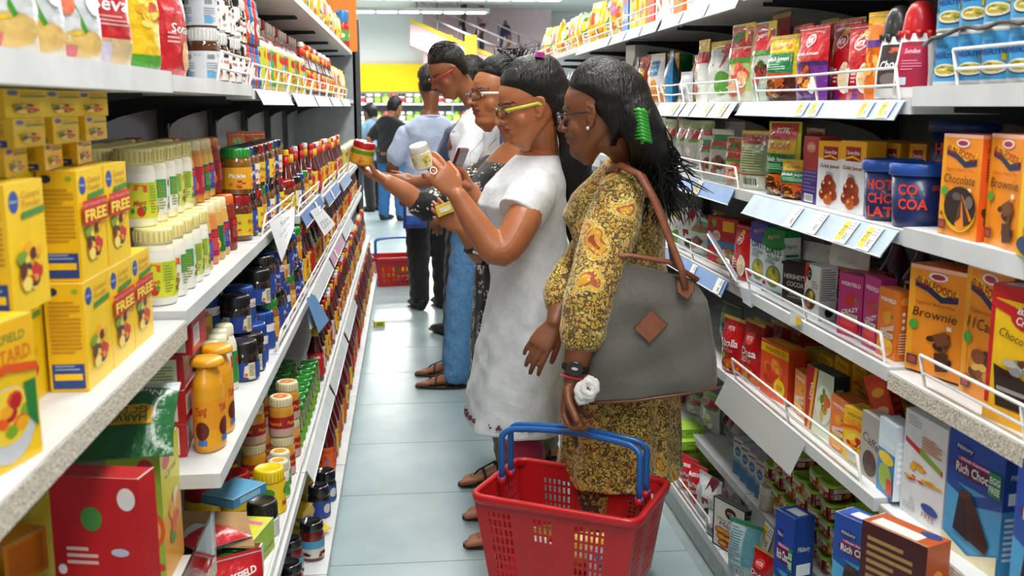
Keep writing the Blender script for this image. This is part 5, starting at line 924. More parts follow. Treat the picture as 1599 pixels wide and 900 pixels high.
row(lambda i: YB[(i*2+1) % 5](.13, .19, .05), 'snack_packet', 'yellow packet on the highest left shelf, %s in the row', 'packet', 5, 4.75, 7.4, .15, .055, 0, 'yellow packets on the highest left shelf')
put(jar(.05, .28, '#c8281c', '#3a86c4', .08, [('r', 0, 0, 1, 1, '#58a03a'), ('e', .5, .5, .3, .2, '#e8e0d0')], '#58a03a', (.3, .7)), 'red_canister', 'red canister with blue cap by the orange header board', 'canister', Vector((-.455, 7.9, lev(L, 7, 5)[0]+.0006)), ROT[L])
# ---- second shelf beyond the jars: pickles, spreads, ketchup
GJ = lambda bc, lid, lc, r=.042, h=.125, t_='Pickle': jar(r, h, bc, lid, .022, [('r', 0, 0, 1, 1, lc), ('t', t_, .5, .62, .7, .2, W_ if sum(C(lc)) < 1.2 else '#a81c1c', .1, 0, .02), ('food', .5, .25, .4, .2, FRU, int(r*1e4), 8)], lc, (.15, .72), lidmat='gloss')
PK = [GJ('#6a2c0c', '#a8181c', '#d8c01c'), GJ('#7a4a14', '#1c1c1e', '#e9e4d4'), GJ('#5a300c', '#1e4a9a', '#1e3f8c'), GJ('#8a5a1c', '#2f9a3a', '#e8a41c'), GJ('#4a200c', '#b81a20', '#f0d02c'), GJ('#382018', '#202022', '#24479a')]
for t_ in range(2):
    row(lambda i: PK[(i*5+t_*3) % 6], 'pickle_jar', 'pickle jar by the paper notice, %s along the '+['lower', 'upper'][t_]+' layer', 'jar', 3, 2.87, 3.68, .09, .065, t_*.1258, 'pickle jars')
row(lambda i: KB[(i*3) % 5], 'ketchup_bottle', 'ketchup bottle behind the pickle jars, %s along the row', 'bottle', 3, 2.85, 4.6, .09, .16, 0, 'ketchup bottles behind the pickles')
row(lambda i: KB[(i*2+1) % 5], 'ketchup_bottle', 'ketchup bottle at the back of the second shelf, %s along the row', 'bottle', 3, 2.9, 4.6, .10, .26, 0, 'ketchup bottles at the back')
row(lambda i: [PK, KB][i % 2][(i*3) % 5], 'sauce_bottle', 'sauce bottle or jar at the blue price rail, %s along the front', 'bottle', 3, 3.78, 4.62, .09, .06, 0, 'sauces at the blue price rail')
row(lambda i: KB[(i*3+1) % 5], 'ketchup_bottle', 'ketchup bottle near the outstretched hand, %s along the row', 'bottle', 3, 4.7, 6.5, .10, .055, 0, 'ketchup bottles near the hand')
row(lambda i: MUST[(i*2) % 5], 'mustard_bottle', 'bottle at the far end of the second left shelf, %s in the row', 'bottle', 3, 6.55, 8.1, .11, .055, 0, 'far sauce bottles')
PM = pch('#e0641c', [('r', .05, .45, .95, .62, '#b8281c'), ('t', 'MAYONNAISE', .5, .53, .84, .08, W_, 0, .1, .01), ('e', .5, .8, .4, .12, '#4a8a2c'), ('food', .5, .22, .4, .18, ['#e8901c', '#f0b848', '#d85a1c'], 3, 12)], seed=110)
for i, px in enumerate((394, 404)): pouch_at(L, 3, px, 205, .12, .05, PM, 'mayonnaise_pouch', 'orange mayonnaise pouch above the chutney bottles, %s' % ['left', 'right'][i], .18-.06*i, 25)
P_BLUEW = pch('#23262c', [('p', [(.1, .1), (.9, .3), (.8, .6), (.2, .4)], '#3a78c8'), ('p', [(.3, .2), (.7, .3), (.6, .8)], '#e8ecf0')], seed=111)
pouch_at(L, 3, 384, 232, .10, .05, P_BLUEW, 'seasoning_pouch', 'black, blue and white pouch behind the orange-capped bottles', .13, 25)
# ---- third shelf, second bay: red cartons, mustard bottles, chocolate spreads
def redcake(w, d, h):
    s = [('r', .0, .08, .9, .9, '#e4ddd0'), ('r', .35, .15, .86, .85, '#dfe0b0'), ('ln', .4, .25, .84, .78, 6, '#a8a880'), ('e', .22, .55, .05, .1, '#a8141c'), ('r', .21, .1, .24, .5, '#a8141c'), ('r', .08, .12, .16, .3, '#6a2014')]
    return carton(w, d, h, '#b5161e', [('r', .1, .2, .5, .8, '#e0dad4'), ('ln', .15, .3, .45, .7, 5, '#9a9490')], s, [('e', .4, .5, .3, .25, '#5a2418'), ('p', [(.6, .2), (.95, .3), (.9, .8)], '#e8e4e0')], '#b5161e', '#b01820')
zz, aa = lev(L, 1, 2)
for i in range(4): at_left(redcake(.15, .13, .066), 'cake_carton', 'red and cream baking carton in the stack below the chipboard shelf, %s' % ['lowest', 'second from below', 'third from below', 'topmost'][i], 'carton', -(aa+.135)+.008*(i % 2), 2.03+.006*i, zz+i*.0668, -6+5*(i % 2), 'stack of red baking cartons')
def mustard_flat(): 
    p = bottle(.046, .185, '#eba41c', '#eba41c', [('r', 0, .3, 1, .8, '#ee9c1a'), ('t', 'Tang', .5, .62, .5, .2, '#c8281c', .2, .1, .02), ('e', .5, .3, .3, .16, '#6a1c10'), ('r', .3, .05, .7, .14, '#3a78c8')], '#efa81c', (.06, .7), nr=.6, nh=.18, caph=.06, ay=.62, bodymat='plastic'); return p
MF = mustard_flat()
for i, y in enumerate((2.02, 2.125)): put(MF, 'mustard_bottle', 'flat yellow-orange squeeze bottle in front of the red cartons, %s one' % ['nearer', 'farther'][i], 'bottle', Vector((-(aa+.045), y, zz+.0006)), ROT[L]-.15)
WC = bottle(.028, .21, '#e8961c', '#e9e9e6', [('r', 0, 0, 1, 1, '#3a2a4a'), ('e', .5, .7, .35, .15, '#d8401c'), ('t', 'Tango', .5, .45, .8, .14, '#e8a01c', .2)], '#5a2a2a', (.1, .45), nr=.6, nh=.12, caph=.13, bodymat='plastic', caprad=.021)
for i, (px, ins) in enumerate(((352, .13), (348, .19))): round_at(WC, 'mustard_bottle', 'tall mustard bottle with white cap right of the red cartons, %s' % ['front', 'back'][i], 'bottle', L, 2, px, ins)
WM = [bottle(.028, .16, '#ece6d2', '#e9e2c0', [('r', 0, 0, 1, 1, lc), ('e', .5, .7, .3, .15, '#c81c24'), ('e', .5, .3, .3, .2, '#4a9a2c')], lc, (.12, .6), nr=.7, nh=.12, caph=.14, bodymat='plastic', caprad=.0225) for lc in ('#2f8a3c', '#d8d8d0', '#c83a2a')]
row(lambda i: WM[i % 3], 'mayonnaise_bottle', 'slim mayonnaise bottle right of the mustard, %s in the row', 'bottle', 2, 2.27, 2.5, .062, .085, 0, 'slim mayonnaise bottles')
row(lambda i: WM[(i+1) % 3], 'mayonnaise_bottle', 'slim mayonnaise bottle in the inner row, %s from the mustard', 'bottle', 2, 2.24, 2.6, .062, .16, 0, 'slim mayonnaise bottles')
row(lambda i: MAYO[(i+2) % 4], 'mayonnaise_jar', 'mayonnaise jar under the second shelf, %s in the inner row', 'jar', 2, 2.02, 2.4, .09, .26, .12, 'mayonnaise jars in the inner row', jit=.001)
row(lambda i: MAYO[(i+1) % 4], 'mayonnaise_jar', 'mayonnaise jar under another, %s in the inner row', 'jar', 2, 2.02, 2.4, .09, .26, -.024, 'mayonnaise jars in the inner row', jit=.001) if 0 else None
CSP = jar(.040, .098, '#241a16', '#1d1a1c', .026, [('r', 0, 0, 1, 1, '#23459a'), ('r', 0, 0, .3, 1, '#d8d4b0'), ('ln', .04, .15, .26, .85, 6, '#8a8868'), ('p', [(.8, .2), (1, .1), (1, .9), (.85, .8)], '#e8dcc8'), ('e', .9, .3, .08, .12, '#c8781c')], '#23459a', (.08, .66))
CSB = jar(.040, .105, '#e8e4de', '#1f4a9a', .03, [('r', 0, 0, 1, 1, '#1f4a9a'), ('r', 0, .7, 1, 1, '#e4e4e8'), ('t', 'choco', .5, .85, .6, .2, '#c82028', .2), ('food', .6, .35, .3, .25, ['#5a3018', '#e8a42a', '#3a1c10'], 2, 7)], '#1f4a9a', (.05, .95))
for t_ in range(2):
    row(lambda i: CSP if (i+t_) % 3 != 2 else CSB, 'chocolate_spread_jar', 'dark chocolate spread jar with blue label, %s along the front, '+['lower', 'upper'][t_]+' layer', 'jar', 2, 2.55+.09*t_, 2.78, .086, .06+.03*t_, t_*.0985, 'dark chocolate spread jars')
    row(lambda i: CSB if (i+t_) % 2 else CSP, 'chocolate_spread_jar', 'chocolate spread jar in the inner row, %s along, '+['lower', 'upper'][t_]+' layer', 'jar', 2, 2.60, 2.79, .086, .15, t_*.1058, 'inner chocolate spread jars')
for i, t_ in enumerate((0, .055, .11)): at_left(plaincarton('#f0c814', '#e8bc12', [('t', 'Bru', .5, .5, .5, .3, '#8a5a14')], [('ln', .1, .3, .9, .8, 4, '#8a6a14')])(.06, .05, .054), 'small_yellow_carton', 'small yellow carton beside the chocolate spreads, %s' % ['lowest', 'middle', 'topmost'][i], 'carton', -(aa+.16), 2.515, zz+t_*1.0+.0005*i, 10, 'small yellow cartons')
for t_ in range(2):
    row(lambda i: [CSB, CSP, PK[2], PK[3], PK[5]][(i*3+t_) % 5], 'spread_jar', 'coloured-lid jar behind the third shelf guard, %s along the '+['lower', 'upper'][t_]+' layer', 'jar', 2, 2.88, 3.68, .088, .065, t_*.1262, 'jars behind the third shelf guard')
row(lambda i: [PK[3], PK[2], CSB][i % 3], 'spread_jar', 'jar with coloured lid in the inner row of the third shelf, %s along', 'jar', 2, 2.87, 3.68, .092, .16, .0, 'inner jars of the third shelf')
row(lambda i: KB[(i*3+2) % 5], 'ketchup_bottle', 'ketchup bottle on the third shelf beyond the jars, %s along the front', 'bottle', 2, 3.78, 6.5, .095, .055, 0, 'ketchup bottles of the third shelf')
row(lambda i: KB[(i*2) % 5], 'ketchup_bottle', 'ketchup bottle on the third shelf, %s along the inner row', 'bottle', 2, 3.0, 4.8, .10, .25, 0, 'inner ketchup bottles of the third shelf')
row(lambda i: KB[(i*2+3) % 5], 'ketchup_bottle', 'ketchup bottle at the far end of the third shelf, %s along', 'bottle', 2, 6.55, 8.1, .12, .055, 0, 'far ketchup bottles of the third shelf')
# ---- fourth shelf
OL = jar(.034, .115, '#6f7a2a', '#2f8a30', .018, [('r', 0, 0, 1, 1, '#6fae2c'), ('r', .1, .2, .9, .8, '#8cc43a'), ('t', 'Olive', .5, .5, .6, .25, '#1c5a1c')], '#6fae2c', (.02, .5), lidmat='gloss')
for rw in range(2): row(OL, 'olive_jar', 'green-lidded olive jar, %s along the '+['aisle side', 'inner'][rw]+' row', 'jar', 1, 3.02, 3.68, .077, [.06, .14][rw], 0, 'green-lidded olive jars', jit=.002)
row(OL, 'olive_jar', 'green-lidded olive jar, %s along the third row', 'jar', 1, 3.05, 3.68, .077, .22, 0, 'green-lidded olive jars', jit=.002)
PB = jar(.034, .112, '#d8962a', '#e6dcb0', .022, [('r', 0, 0, 1, 1, '#a8141c'), ('r', 0, 0, 1, .4, '#c9a89a'), ('t', 'Peanut', .5, .68, .7, .2, '#f0c83a', .1)], '#a8141c', (.06, .66), lidart=[('e', .5, .5, .4, .4, '#e8781c'), ('t', 'NEW', .5, .5, .5, .2, '#f4e8c0')])
WJ = jar(.028, .10, '#ece8dc', '#e9e2c0', .022, [('r', 0, 0, 1, 1, '#5aa03a'), ('t', 'Mayo', .5, .6, .6, .25, W_, .2)], '#5aa03a', (.1, .6), lidart=[('e', .5, .5, .38, .38, '#e8a81c')])
RLD = jar(.042, .095, '#e8c01c', '#b8161c', .03, [('r', 0, 0, 1, 1, '#f0c81c'), ('t', 'Tops', .6, .55, .6, .3, '#a8141c', .1, 0, .02)], '#f0c81c', (.05, .95))
YLD = jar(.040, .115, '#f0cc1c', '#f4d41c', .03, [('r', 0, 0, 1, 1, '#f2cf1a'), ('t', 'Mussel', .5, .3, .8, .2, '#b8281c', .2, 0, .02), ('e', .5, .7, .3, .16, '#4a8a2c')], '#f2cf1a', (.03, .97))
for t_ in range(2):
    for i, (y, ins) in enumerate(((2.74, .13), (2.80, .06), (2.90, .14), (2.96, .06))):
        z, a = shelf_at(L, 1, y); put(PB, 'peanut_butter_jar', 'cream-lidded peanut butter jar, %s of its %s layer beside the olives' % (ORD[i], ['lower', 'upper'][t_]), 'jar', Vector((-(a+ins), y, z+.0006+.1128*t_)), ROT[L]-.4, 'peanut butter jars')
for i, (y, ins, up) in enumerate(((2.625, .05, 0), (2.70, .055, 0), (2.76, .0, 0))):
    if i < 2: z, a = shelf_at(L, 1, y); put(WJ, 'mayonnaise_jar', 'small white jar with cream lid at the wire guard, %s' % ['nearer', 'farther'][i], 'jar', Vector((-(a+ins), y, z+.0006)), ROT[L])
for i, (y, ins) in enumerate(((2.56, .155), (2.64, .235), (2.48, .22), (2.72, .215))):
    z, a = shelf_at(L, 1, y); put(RLD, 'red_lidded_jar', 'yellow jar with red lid, %s of the four below the white shelf' % ORD[i], 'jar', Vector((-(a+ins), y, z+.0006)), ROT[L], 'red-lidded jars')
z, a = shelf_at(L, 1, 2.4); put(YLD, 'yellow_jar', 'bright yellow jar with yellow lid in front of the red lids', 'jar', Vector((-(a+.062), 2.53, z+.0006)), ROT[L])
BLJ = jar(.038, .085, '#d8d8d8', '#1d1d1f', .04, [('r', 0, 0, 1, 1, '#c9ccd0')], '#c9ccd0', (.05, .9)); put(BLJ, 'black_lidded_jar', 'pale jar with large black lid by the green and yellow carton', 'jar', Vector((-(a+.06), 2.385, z+.0006)), ROT[L])
at_left(plaincarton('#a6c83a', '#b8cf3a', [('t', 'Shree Ganesh', .5, .3, .85, .16, '#2a3a1a', .1), ('t', 'SAFFRON', .5, .1, .5, .1, '#8a2a1c')], [('t', 'Shree Ganesh', .5, .4, .85, .22, '#3a3a1a', .1), ('t', 'SAFFRON', .5, .15, .5, .14, '#4a2a1c'), ('r', .05, .55, .95, .95, '#dcd83a')], '#d8da3a', [('e', .3, .5, .12, .2, '#8a2a7a'), ('p', [(.62, .1), (.75, .1), (.9, .9), (.77, .9)], '#e070a8')])(.13, .12, .075), 'saffron_carton', 'green and yellow saffron carton under the flattened bag', 'carton', -(a+.095), 2.25, z, 12)
put(pouch(.15, .13, .045, '#d9dde2', [('r', 0, 0, .5, 1, '#c8202a'), ('r', .7, .2, .95, .8, '#5a9ac8')], 'pillow', 120), 'flat_pouch', 'red, white and blue pouch lying on the saffron carton', 'pouch', Vector((-(a+.10), 2.19, z+.10)), ROT[L]-.4+1.2, None, (-1.5, 0))
at_left(plaincarton('#3a86b8', '#5aa0c8', [('r', .2, .2, .8, .8, '#8ac0dc')])(.12, .09, .022), 'blue_case', 'flat blue case lying across the top of the pouch', 'carton', -(a+.11), 2.31, z+.124, 30)
# open cardboard tray with green lids
b = MB(); c1 = '#b08a5c'; b.box(-.12, .12, -.09, .09, 0, .006, c1); b.box(-.12, .12, -.094, -.09, 0, .07, '#c3c7c6'); b.box(-.12, .12, .09, .094, 0, .07, c1); b.box(-.124, -.12, -.09, .09, 0, .07, '#c3c7c6'); b.box(.12, .124, -.09, .09, 0, .07, c1)
b.obox((.09, .0, .115), (.045, .02, .02), (-.02, .07, .01), (.001, 0, .002), '#a9855a'); tag(b.obj('cardboard_tray', 'cord', None, Vector((-(a+.135), 2.06, z+.0006)), (0, 0, ROT[L]-.1)), 'open cardboard tray with a raised flap holding green lids', 'tray')
SG = jar(.024, .072, '#4a5a24', '#1f5a2a', .016, [('r', 0, 0, 1, 1, '#d8d8c8')], '#d8d8c8', (.2, .8), lidmat='gloss')
for i in range(8): 
    q = Matrix.Rotation(ROT[L]-.1, 4, 'Z') @ Vector((-.085+.056*(i % 4), -.04+.07*(i//4), .0075)); put(SG, 'small_jar', 'small jar with dark green lid in the cardboard tray, %s row, %s' % (['front', 'back'][i//4], ORD[i % 4]), 'jar', Vector((-(a+.135), 2.06, z+.0006))+q, 0, 'small jars in the tray')
put(P_PASTA(.13, .16, .05), 'sauce_pouch', 'red pasta sauce pouch on the left shelf in front of the tray', 'pouch', Vector((-(a+.045), 1.90, z+.0006)), ROT[L]-1.05, None, (-.12, 0))
put(P_PASTA(.12, .13, .05), 'sauce_pouch', 'red sauce pouch slumped behind the front pasta sauce pouch', 'pouch', Vector((-(a+.15), 1.915, z+.0006)), ROT[L]-.9, None, (-.2, .1))
for i in range(2): at_left(plaincarton('#1d3f94', '#24479a', [('r', .3, .3, .7, .7, '#d880b8')], [('r', .35, .3, .6, .7, '#d880b8')], None, [('r', .3, .3, .7, .7, '#d890c0')])(.10, .08, .05), 'blue_carton', 'dark blue carton with pink mark before the red pouch, %s' % ['lower', 'upper'][i], 'carton', -(a+.16), 1.865, z+.051*i, 20)
row(lambda i: KB[(i*3+4) % 5], 'ketchup_bottle', 'ketchup bottle on the fourth shelf beyond the olives, %s along', 'bottle', 1, 3.8, 6.5, .10, .055, 0, 'ketchup bottles of the fourth shelf')
row(lambda i: KB[(i*2+1) % 5], 'ketchup_bottle', 'ketchup bottle at the far end of the fourth shelf, %s along', 'bottle', 1, 6.55, 8.1, .13, .055, 0, 'far ketchup bottles of the fourth shelf')
# ---- base shelf
BK = [bottle(.034, .27, '#5a0c0c', c_, [('r', 0, 0, 1, 1, lc), ('t', 'KETCHUP', .5, .8, .8, .12, '#a8141c', 0, 0, .02), ('food', .5, .35, .4, .25, ['#d82a1c', '#e8541c', '#2f7ab8'], i, 9)], lc, (.1, .42), nr=.36, nh=.42, caph=.08) for i, (c_, lc) in enumerate((('#c41a20', '#e8641c'), ('#f0d01c', '#c41a20'), ('#c41a20', '#eac41c')))]
row(lambda i: BK[i % 3], 'ketchup_bottle', 'large ketchup bottle on the bottom left shelf, %s from the jam jars', 'bottle', 0, 3.62, 6.4, .105, .06, 0, 'large ketchup bottles of the bottom shelf')
row(lambda i: BK[(i+1) % 3], 'ketchup_bottle', 'large ketchup bottle in the inner bottom row, %s from the jam jars', 'bottle', 0, 3.5, 5.2, .11, .15, 0, 'inner large ketchup bottles')
row(lambda i: BK[(i+2) % 3], 'ketchup_bottle', 'large ketchup bottle at the far end of the bottom shelf, %s along', 'bottle', 0, 6.5, 8.1, .13, .06, 0, 'far large ketchup bottles')
JJ = jar(.036, .115, '#6a1410', '#18181a', .022, [('r', 0, 0, 1, 1, '#d8d0c0'), ('r', 0, .55, 1, 1, '#4a9ac0'), ('p', [(0, .3), (1, .4), (1, .6), (0, .55)], '#e8e4d8'), ('food', .5, .2, .45, .16, ['#5a1414', '#a8241c', '#3a0c0c'], 3, 8)], '#d8d0c0', (.12, .68), lidmat='gloss')
JB = jar(.036, .105, '#2a1c18', '#1a1c22', .03, [('r', 0, 0, 1, 1, '#24479a'), ('e', .5, .5, .25, .3, '#d8d4cc')], '#24479a', (.08, .8), lidmat='gloss')
for i, (y, ins, mk, lb) in enumerate(((2.92, .05, JJ, 'dark jam jar with black lid on the base shelf, standing alone in front'), (2.80, .10, JJ, 'dark jam jar with black lid behind the front one'), (2.72, .12, JJ, 'dark jam jar with black lid, third of the bottom group'), (2.64, .085, JJ, 'dark jam jar with black lid, nearest large one'), (2.55, .13, JJ, 'dark jam jar with black lid partly under the shelf above'), (3.24, .055, JB, 'jar with black lid and blue label, nearer of the pair'), (3.38, .045, JB, 'jar with black lid and blue label, farther of the pair'))):
    z, a = shelf_at(L, 0, y); put(mk, 'jam_jar', lb, 'jar', Vector((-(a+ins), y, z+.0006)), ROT[L]-.7)
BLID = jar(.034, .08, '#d8a83a', '#1d3f9a', .03, [('r', 0, 0, 1, 1, '#c8c4b8')], '#c8c4b8', (.1, .8))
for i, (y, ins) in enumerate(((2.515, .055), (2.475, .005), (2.44, .08))): z, a = shelf_at(L, 0, y); put(BLID, 'blue_lidded_jar', 'jar with bright blue lid at the bottom border, %s' % ['left one', 'right one', 'nearest one'][i], 'jar', Vector((-(a+ins+.01), y, z+.0006)), ROT[L])
for i, (y, ins, up) in enumerate(((3.30, .12, 0), (3.14, .115, 0), (3.42, .13, 0))):
    z, a = shelf_at(L, 0, y); at_left(plaincarton('#f0cc1c', '#e8c01a', [('t', 'Soup', .5, .6, .6, .2, '#a8281c', .2), ('ln', .1, .1, .8, .4, 4, '#7a6a1c')], [('ln', .1, .2, .9, .8, 5, '#8a6a14')])(.09, .07, .10-.03*(i == 1)), 'soup_carton', 'yellow soup carton behind the blue-labelled jars, %s' % ORD[i], 'carton', -(a+ins), y, z, 15)
z, a = shelf_at(L, 0, 3.05); put(pouch(.09, .12, .03, '#e8c41c', [('r', .1, .5, .9, .8, '#2f6ab0')], 'pillow', 130), 'crumpled_packet', 'yellow and blue crumpled packet lying on the base shelf', 'packet', Vector((-(a+.03), 3.06, z+.02)), ROT[L]-.6, None, (-1.35, .1))
# ---- lowest near corner below the chipboard shelf
zc, ac = lev(L, 0, 2)
def carrot(w, d, h): return carton(w, d, h, '#e8a41c', [('r', 0, .5, 1, 1, '#d8cc2c'), ('e', .3, .88, .2, .06, '#c8203a'), ('t', 'Carrot', .5, .78, .6, .06, '#5a7a1c', .2), ('food', .55, .42, .4, .2, ['#e8601c', '#f0a83a', '#4a8a2c', '#e8dcc0'], 3, 14)], [('e', .72, .88, .16, .07, '#c83048'), ('t', 'Carrot', .62, .72, .4, .05, '#4a6a1c', .2), ('ln', .12, .2, .5, .6, 9, '#7a9a2c'), ('e', .75, .42, .28, .15, '#e8641c'), ('e', .75, .42, .2, .1, '#f0b070'), ('e', .76, .42, .12, .06, '#e8641c'), ('food', .75, .15, .25, .12, ['#d8301c', '#c8c8c0', '#4a8a2c'], 5, 8)], [('r', .1, .1, .9, .9, '#c4d65a')], '#9fc23a', '#b8d050')
at_left(carrot(.14, .09, .245), 'carrot_carton', 'tall green and orange carton with a swirl of carrot below the chipboard shelf', 'carton', -.475, 1.80, zc, 0)
def redback(w, d, h):
    s = [('e', .85, .9, .1, .055, '#e8e0dc'), ('e', .45, .8, .12, .06, '#4a8a3c'), ('ln', .15, .56, .5, .66, 3, '#e8c0b8'), ('e', .75, .64, .1, .02, '#c8c4d8'), ('r', .15, .1, .45, .44, '#e0d8d0'), ('r', .5, .1, .96, .5, '#f0e8e0'), ('r', .5, .46, .96, .5, '#e8941c'), ('ln', .53, .14, .93, .44, 8, '#c88a6a'), ('ln', .18, .14, .42, .42, 7, '#b87a6a'), ('e', .1, .55, .05, .025, W_), ('e', .1, .45, .05, .025, W_)]
    return carton(w, d, h, '#c2161e', [('r', .1, .1, .9, .9, '#b8141c')], s, [], '#c2161e', '#b0141c')
at_left(redback(.05, .135, .31), 'red_carton', 'red carton with its printed back turned to the camera, bottom left', 'carton', -.445, 1.46, zc+.0, 12)
put(pouch(.17, .17, .06, '#14602e', [('r', .2, .3, .8, .55, '#d8a01c'), ('t', 'GOLDEN', .5, .47, .5, .1, '#1c5a28', 0, PI, .02), ('t', 'HARVEST', .5, .37, .5, .09, '#1c5a28', 0, PI, .02), ('t', "Nuts 'n' Such", .5, .75, .7, .1, W_, .1, PI)], 'pillow', 140, [(.85, 1, '#c8d0d4')]), 'nut_pouch', 'shiny dark green pouch lying upside down on the green carton', 'pouch', Vector((-.475, 1.655, zc+.262)), PI*.03, None, (-1.05, 0))
put(pouch(.16, .24, .08, '#cfc42a', [('r', .1, .2, .9, .5, '#d8b81c')], 'pillow', 141), 'yellow_bag', 'large yellow bag in the shade under the chipboard shelf', 'bag', Vector((-.64, 1.60, zc+.0006)), 0)
at_left(plaincarton('#e89a1c', '#f0c81c', [('r', .1, .2, .9, .8, '#d8641c')], [('r', .1, .1, .9, .9, '#e8841c')], '#d8d02a', [('e', .3, .5, .15, .25, '#8aa03a'), ('r', 0, 0, .35, 1, '#8f9290')])(.15, .12, .14), 'yellow_carton', 'yellow and orange carton at the bottom left corner', 'carton', -.60, 1.36, zc, 20)
at_left(plaincarton('#e89018', '#eb9c1c', [('r', .1, .1, .9, .9, '#d8741c')], [('bar', .55, .15, .9, .85), ('e', .3, .5, .15, .2, '#6a3a14')])(.08, .10, .065), 'barcode_carton', 'small orange carton with a barcode on the end under the chipboard shelf', 'carton', -.60, 1.47, zc+.155, 25)
b = MB(); b.lathe([(.0002, 0), (.03, .004), (.04, .03), (.03, .056), (.0002, .06)], 14, '#1f4f9a'); tag(b.obj('blue_ball_pack', 'film', None, Vector((-.60, 1.37, zc+.1406))), 'round blue packet beside the barcode carton', 'packet')
b = MB(); b.box(-.372, -.368, 1.0, 1.855, zc, zc+.085, '#b9a586'); b.obj('front_board', 'clear', BAYS['L', 0])
# ---- paper notices hanging from the wire guards
def notice(pts, col, text, lab):
    b = MB(); P = [Vector(p) for p in pts]
    f = lambda u, v, e: (P[0]*(1-u)+P[1]*u)*v+(P[3]*(1-u)+P[2]*u)*(1-v)+Vector((0, -.006*math.sin(u*PI)*math.sin(v*PI)*2-e, 0))
    b.grid(lambda u, v: f(u, v, 0), 6, 6, col); b.art(f, text, cell=.2, eps=.0006); return tag(b.obj('paper_notice', 'paper'), lab, 'notice')
y_ = 2.86; notice([onx(420, 348, -.39), onx(460, 322, -.385), onx(459, 357, -.36), onx(440, 410, -.37)], '#eef1f2', [('t', 'Sale', .55, .75, .4, .14, '#5a7a9a'), ('t', 'Combo Pack', .55, .5, .6, .1, '#7a94ac'), ('t', '10%', .6, .3, .3, .1, '#7a94ac')], 'white handwritten paper notice hanging from the second left shelf')
notice([onx(484, 330, -.37), onx(500, 321, -.37), onx(524, 350, -.33), onx(507, 369, -.335)], '#dfe3e4', [('r', .2, .2, .8, .5, '#8a9298'), ('ln', .2, .6, .8, .9, 3, '#9aa4ac')], 'curled white price slip beside the handwritten notice')
notice([onx(478, 466, -.335), onx(491, 460, -.335), onx(514, 500, -.32), onx(498, 521, -.32)], '#6fa6dc', [('ln', .15, .2, .8, .85, 6, '#3f6ea8')], 'light blue paper slip hanging from the third left shelf')
notice([onx(480, 490, -.345), onx(492, 487, -.34), onx(494, 508, -.335), onx(484, 515, -.335)], '#e9ecec', [('r', .1, .1, .9, .5, '#eccb20')], 'white and yellow price slip beside the blue slip')

# ---- settle: nudge neighbours apart so that nothing on the shelves overlaps
_hc = {}
def _hull(parts):
    k = tuple(m.name for _, m in parts)
    if k not in _hc:
        P = np.concatenate([np.array([v.co for v in m.vertices]) for _, m in parts]); A = [2*PI*i/16 for i in range(16)]
        H = np.array([P[np.argmax(P[:, 0]*math.cos(a)+P[:, 1]*math.sin(a)), :2] for a in A]); _hc[k] = (H, P[:, 2].min(), P[:, 2].max())
    return _hc[k]
def settle(rounds=5):
    B = []
    for o, parts in ITEMS:
        H, z0, z1 = _hull(parts); c, s_ = math.cos(o.rotation_euler.z), math.sin(o.rotation_euler.z)
        B.append([o, H @ np.array([[c, s_], [-s_, c]]), np.array(o.location[:2]), o.location.z+z0, o.location.z+z1])
    ang = np.array([[math.cos(PI*i/12), math.sin(PI*i/12)] for i in range(12)])
    E = [(b[1] @ ang.T) for b in B]; R_ = [np.abs(b[1]).max(0) for b in B]
    order = sorted(range(len(B)), key=lambda i: B[i][2][1])
    for _ in range(rounds):
        n = 0
        for ii, i in enumerate(order):
            for j in order[ii+1:]:
                a, b = B[i], B[j]
                if b[2][1]-a[2][1] > .32: break
                if abs(a[2][0]-b[2][0]) > R_[i][0]+R_[j][0] or abs(a[2][1]-b[2][1]) > R_[i][1]+R_[j][1] or a[3] > b[4]-.003 or b[3] > a[4]-.003: continue
                pa, pb = a[2] @ ang.T, b[2] @ ang.T
                o1 = (E[i].max(0)+pa)-(E[j].min(0)+pb); o2 = (E[j].max(0)+pb)-(E[i].min(0)+pa)
                if min(o1.min(), o2.min()) <= .0008: continue
                w = np.array([1.0, .55])                                # prefer moving along the shelf
                c1 = o1*(1+.6*np.abs(ang[:, 0])); c2 = o2*(1+.6*np.abs(ang[:, 0]))
                if c1.min() < c2.min(): q = c1.argmin(); mv = ang[q]*(o1[q]+.0006)
                else: q = c2.argmin(); mv = -ang[q]*(o2[q]+.0006)
                if np.linalg.norm(mv) > .05: continue
                n += 1
                sidei = abs(a[2][0]-.33) > abs(b[2][0]-.33)              # the deeper one gives way in depth
                sx = 1 if a[2][0] > 0 else -1
                da, db = -mv*.5, mv*.5
                if da[0]*sx < 0: db[0] += da[0]*-1; da[0] = 0
                if db[0]*sx < 0: da[0] += db[0]*-1; db[0] = 0
                for t, d in ((a, da), (b, db)):
                    t[2] = t[2]+d; lim = RBACK-.04 if sx > 0 else LBACK+.04; ex = np.abs(t[1][:, 0]).max()
                    t[2][0] = min(t[2][0], lim-ex) if sx > 0 else max(t[2][0], lim+ex)
        if not n: break
    for b in B: b[0].location.x, b[0].location.y = float(b[2][0]), float(b[2][1])
settle()
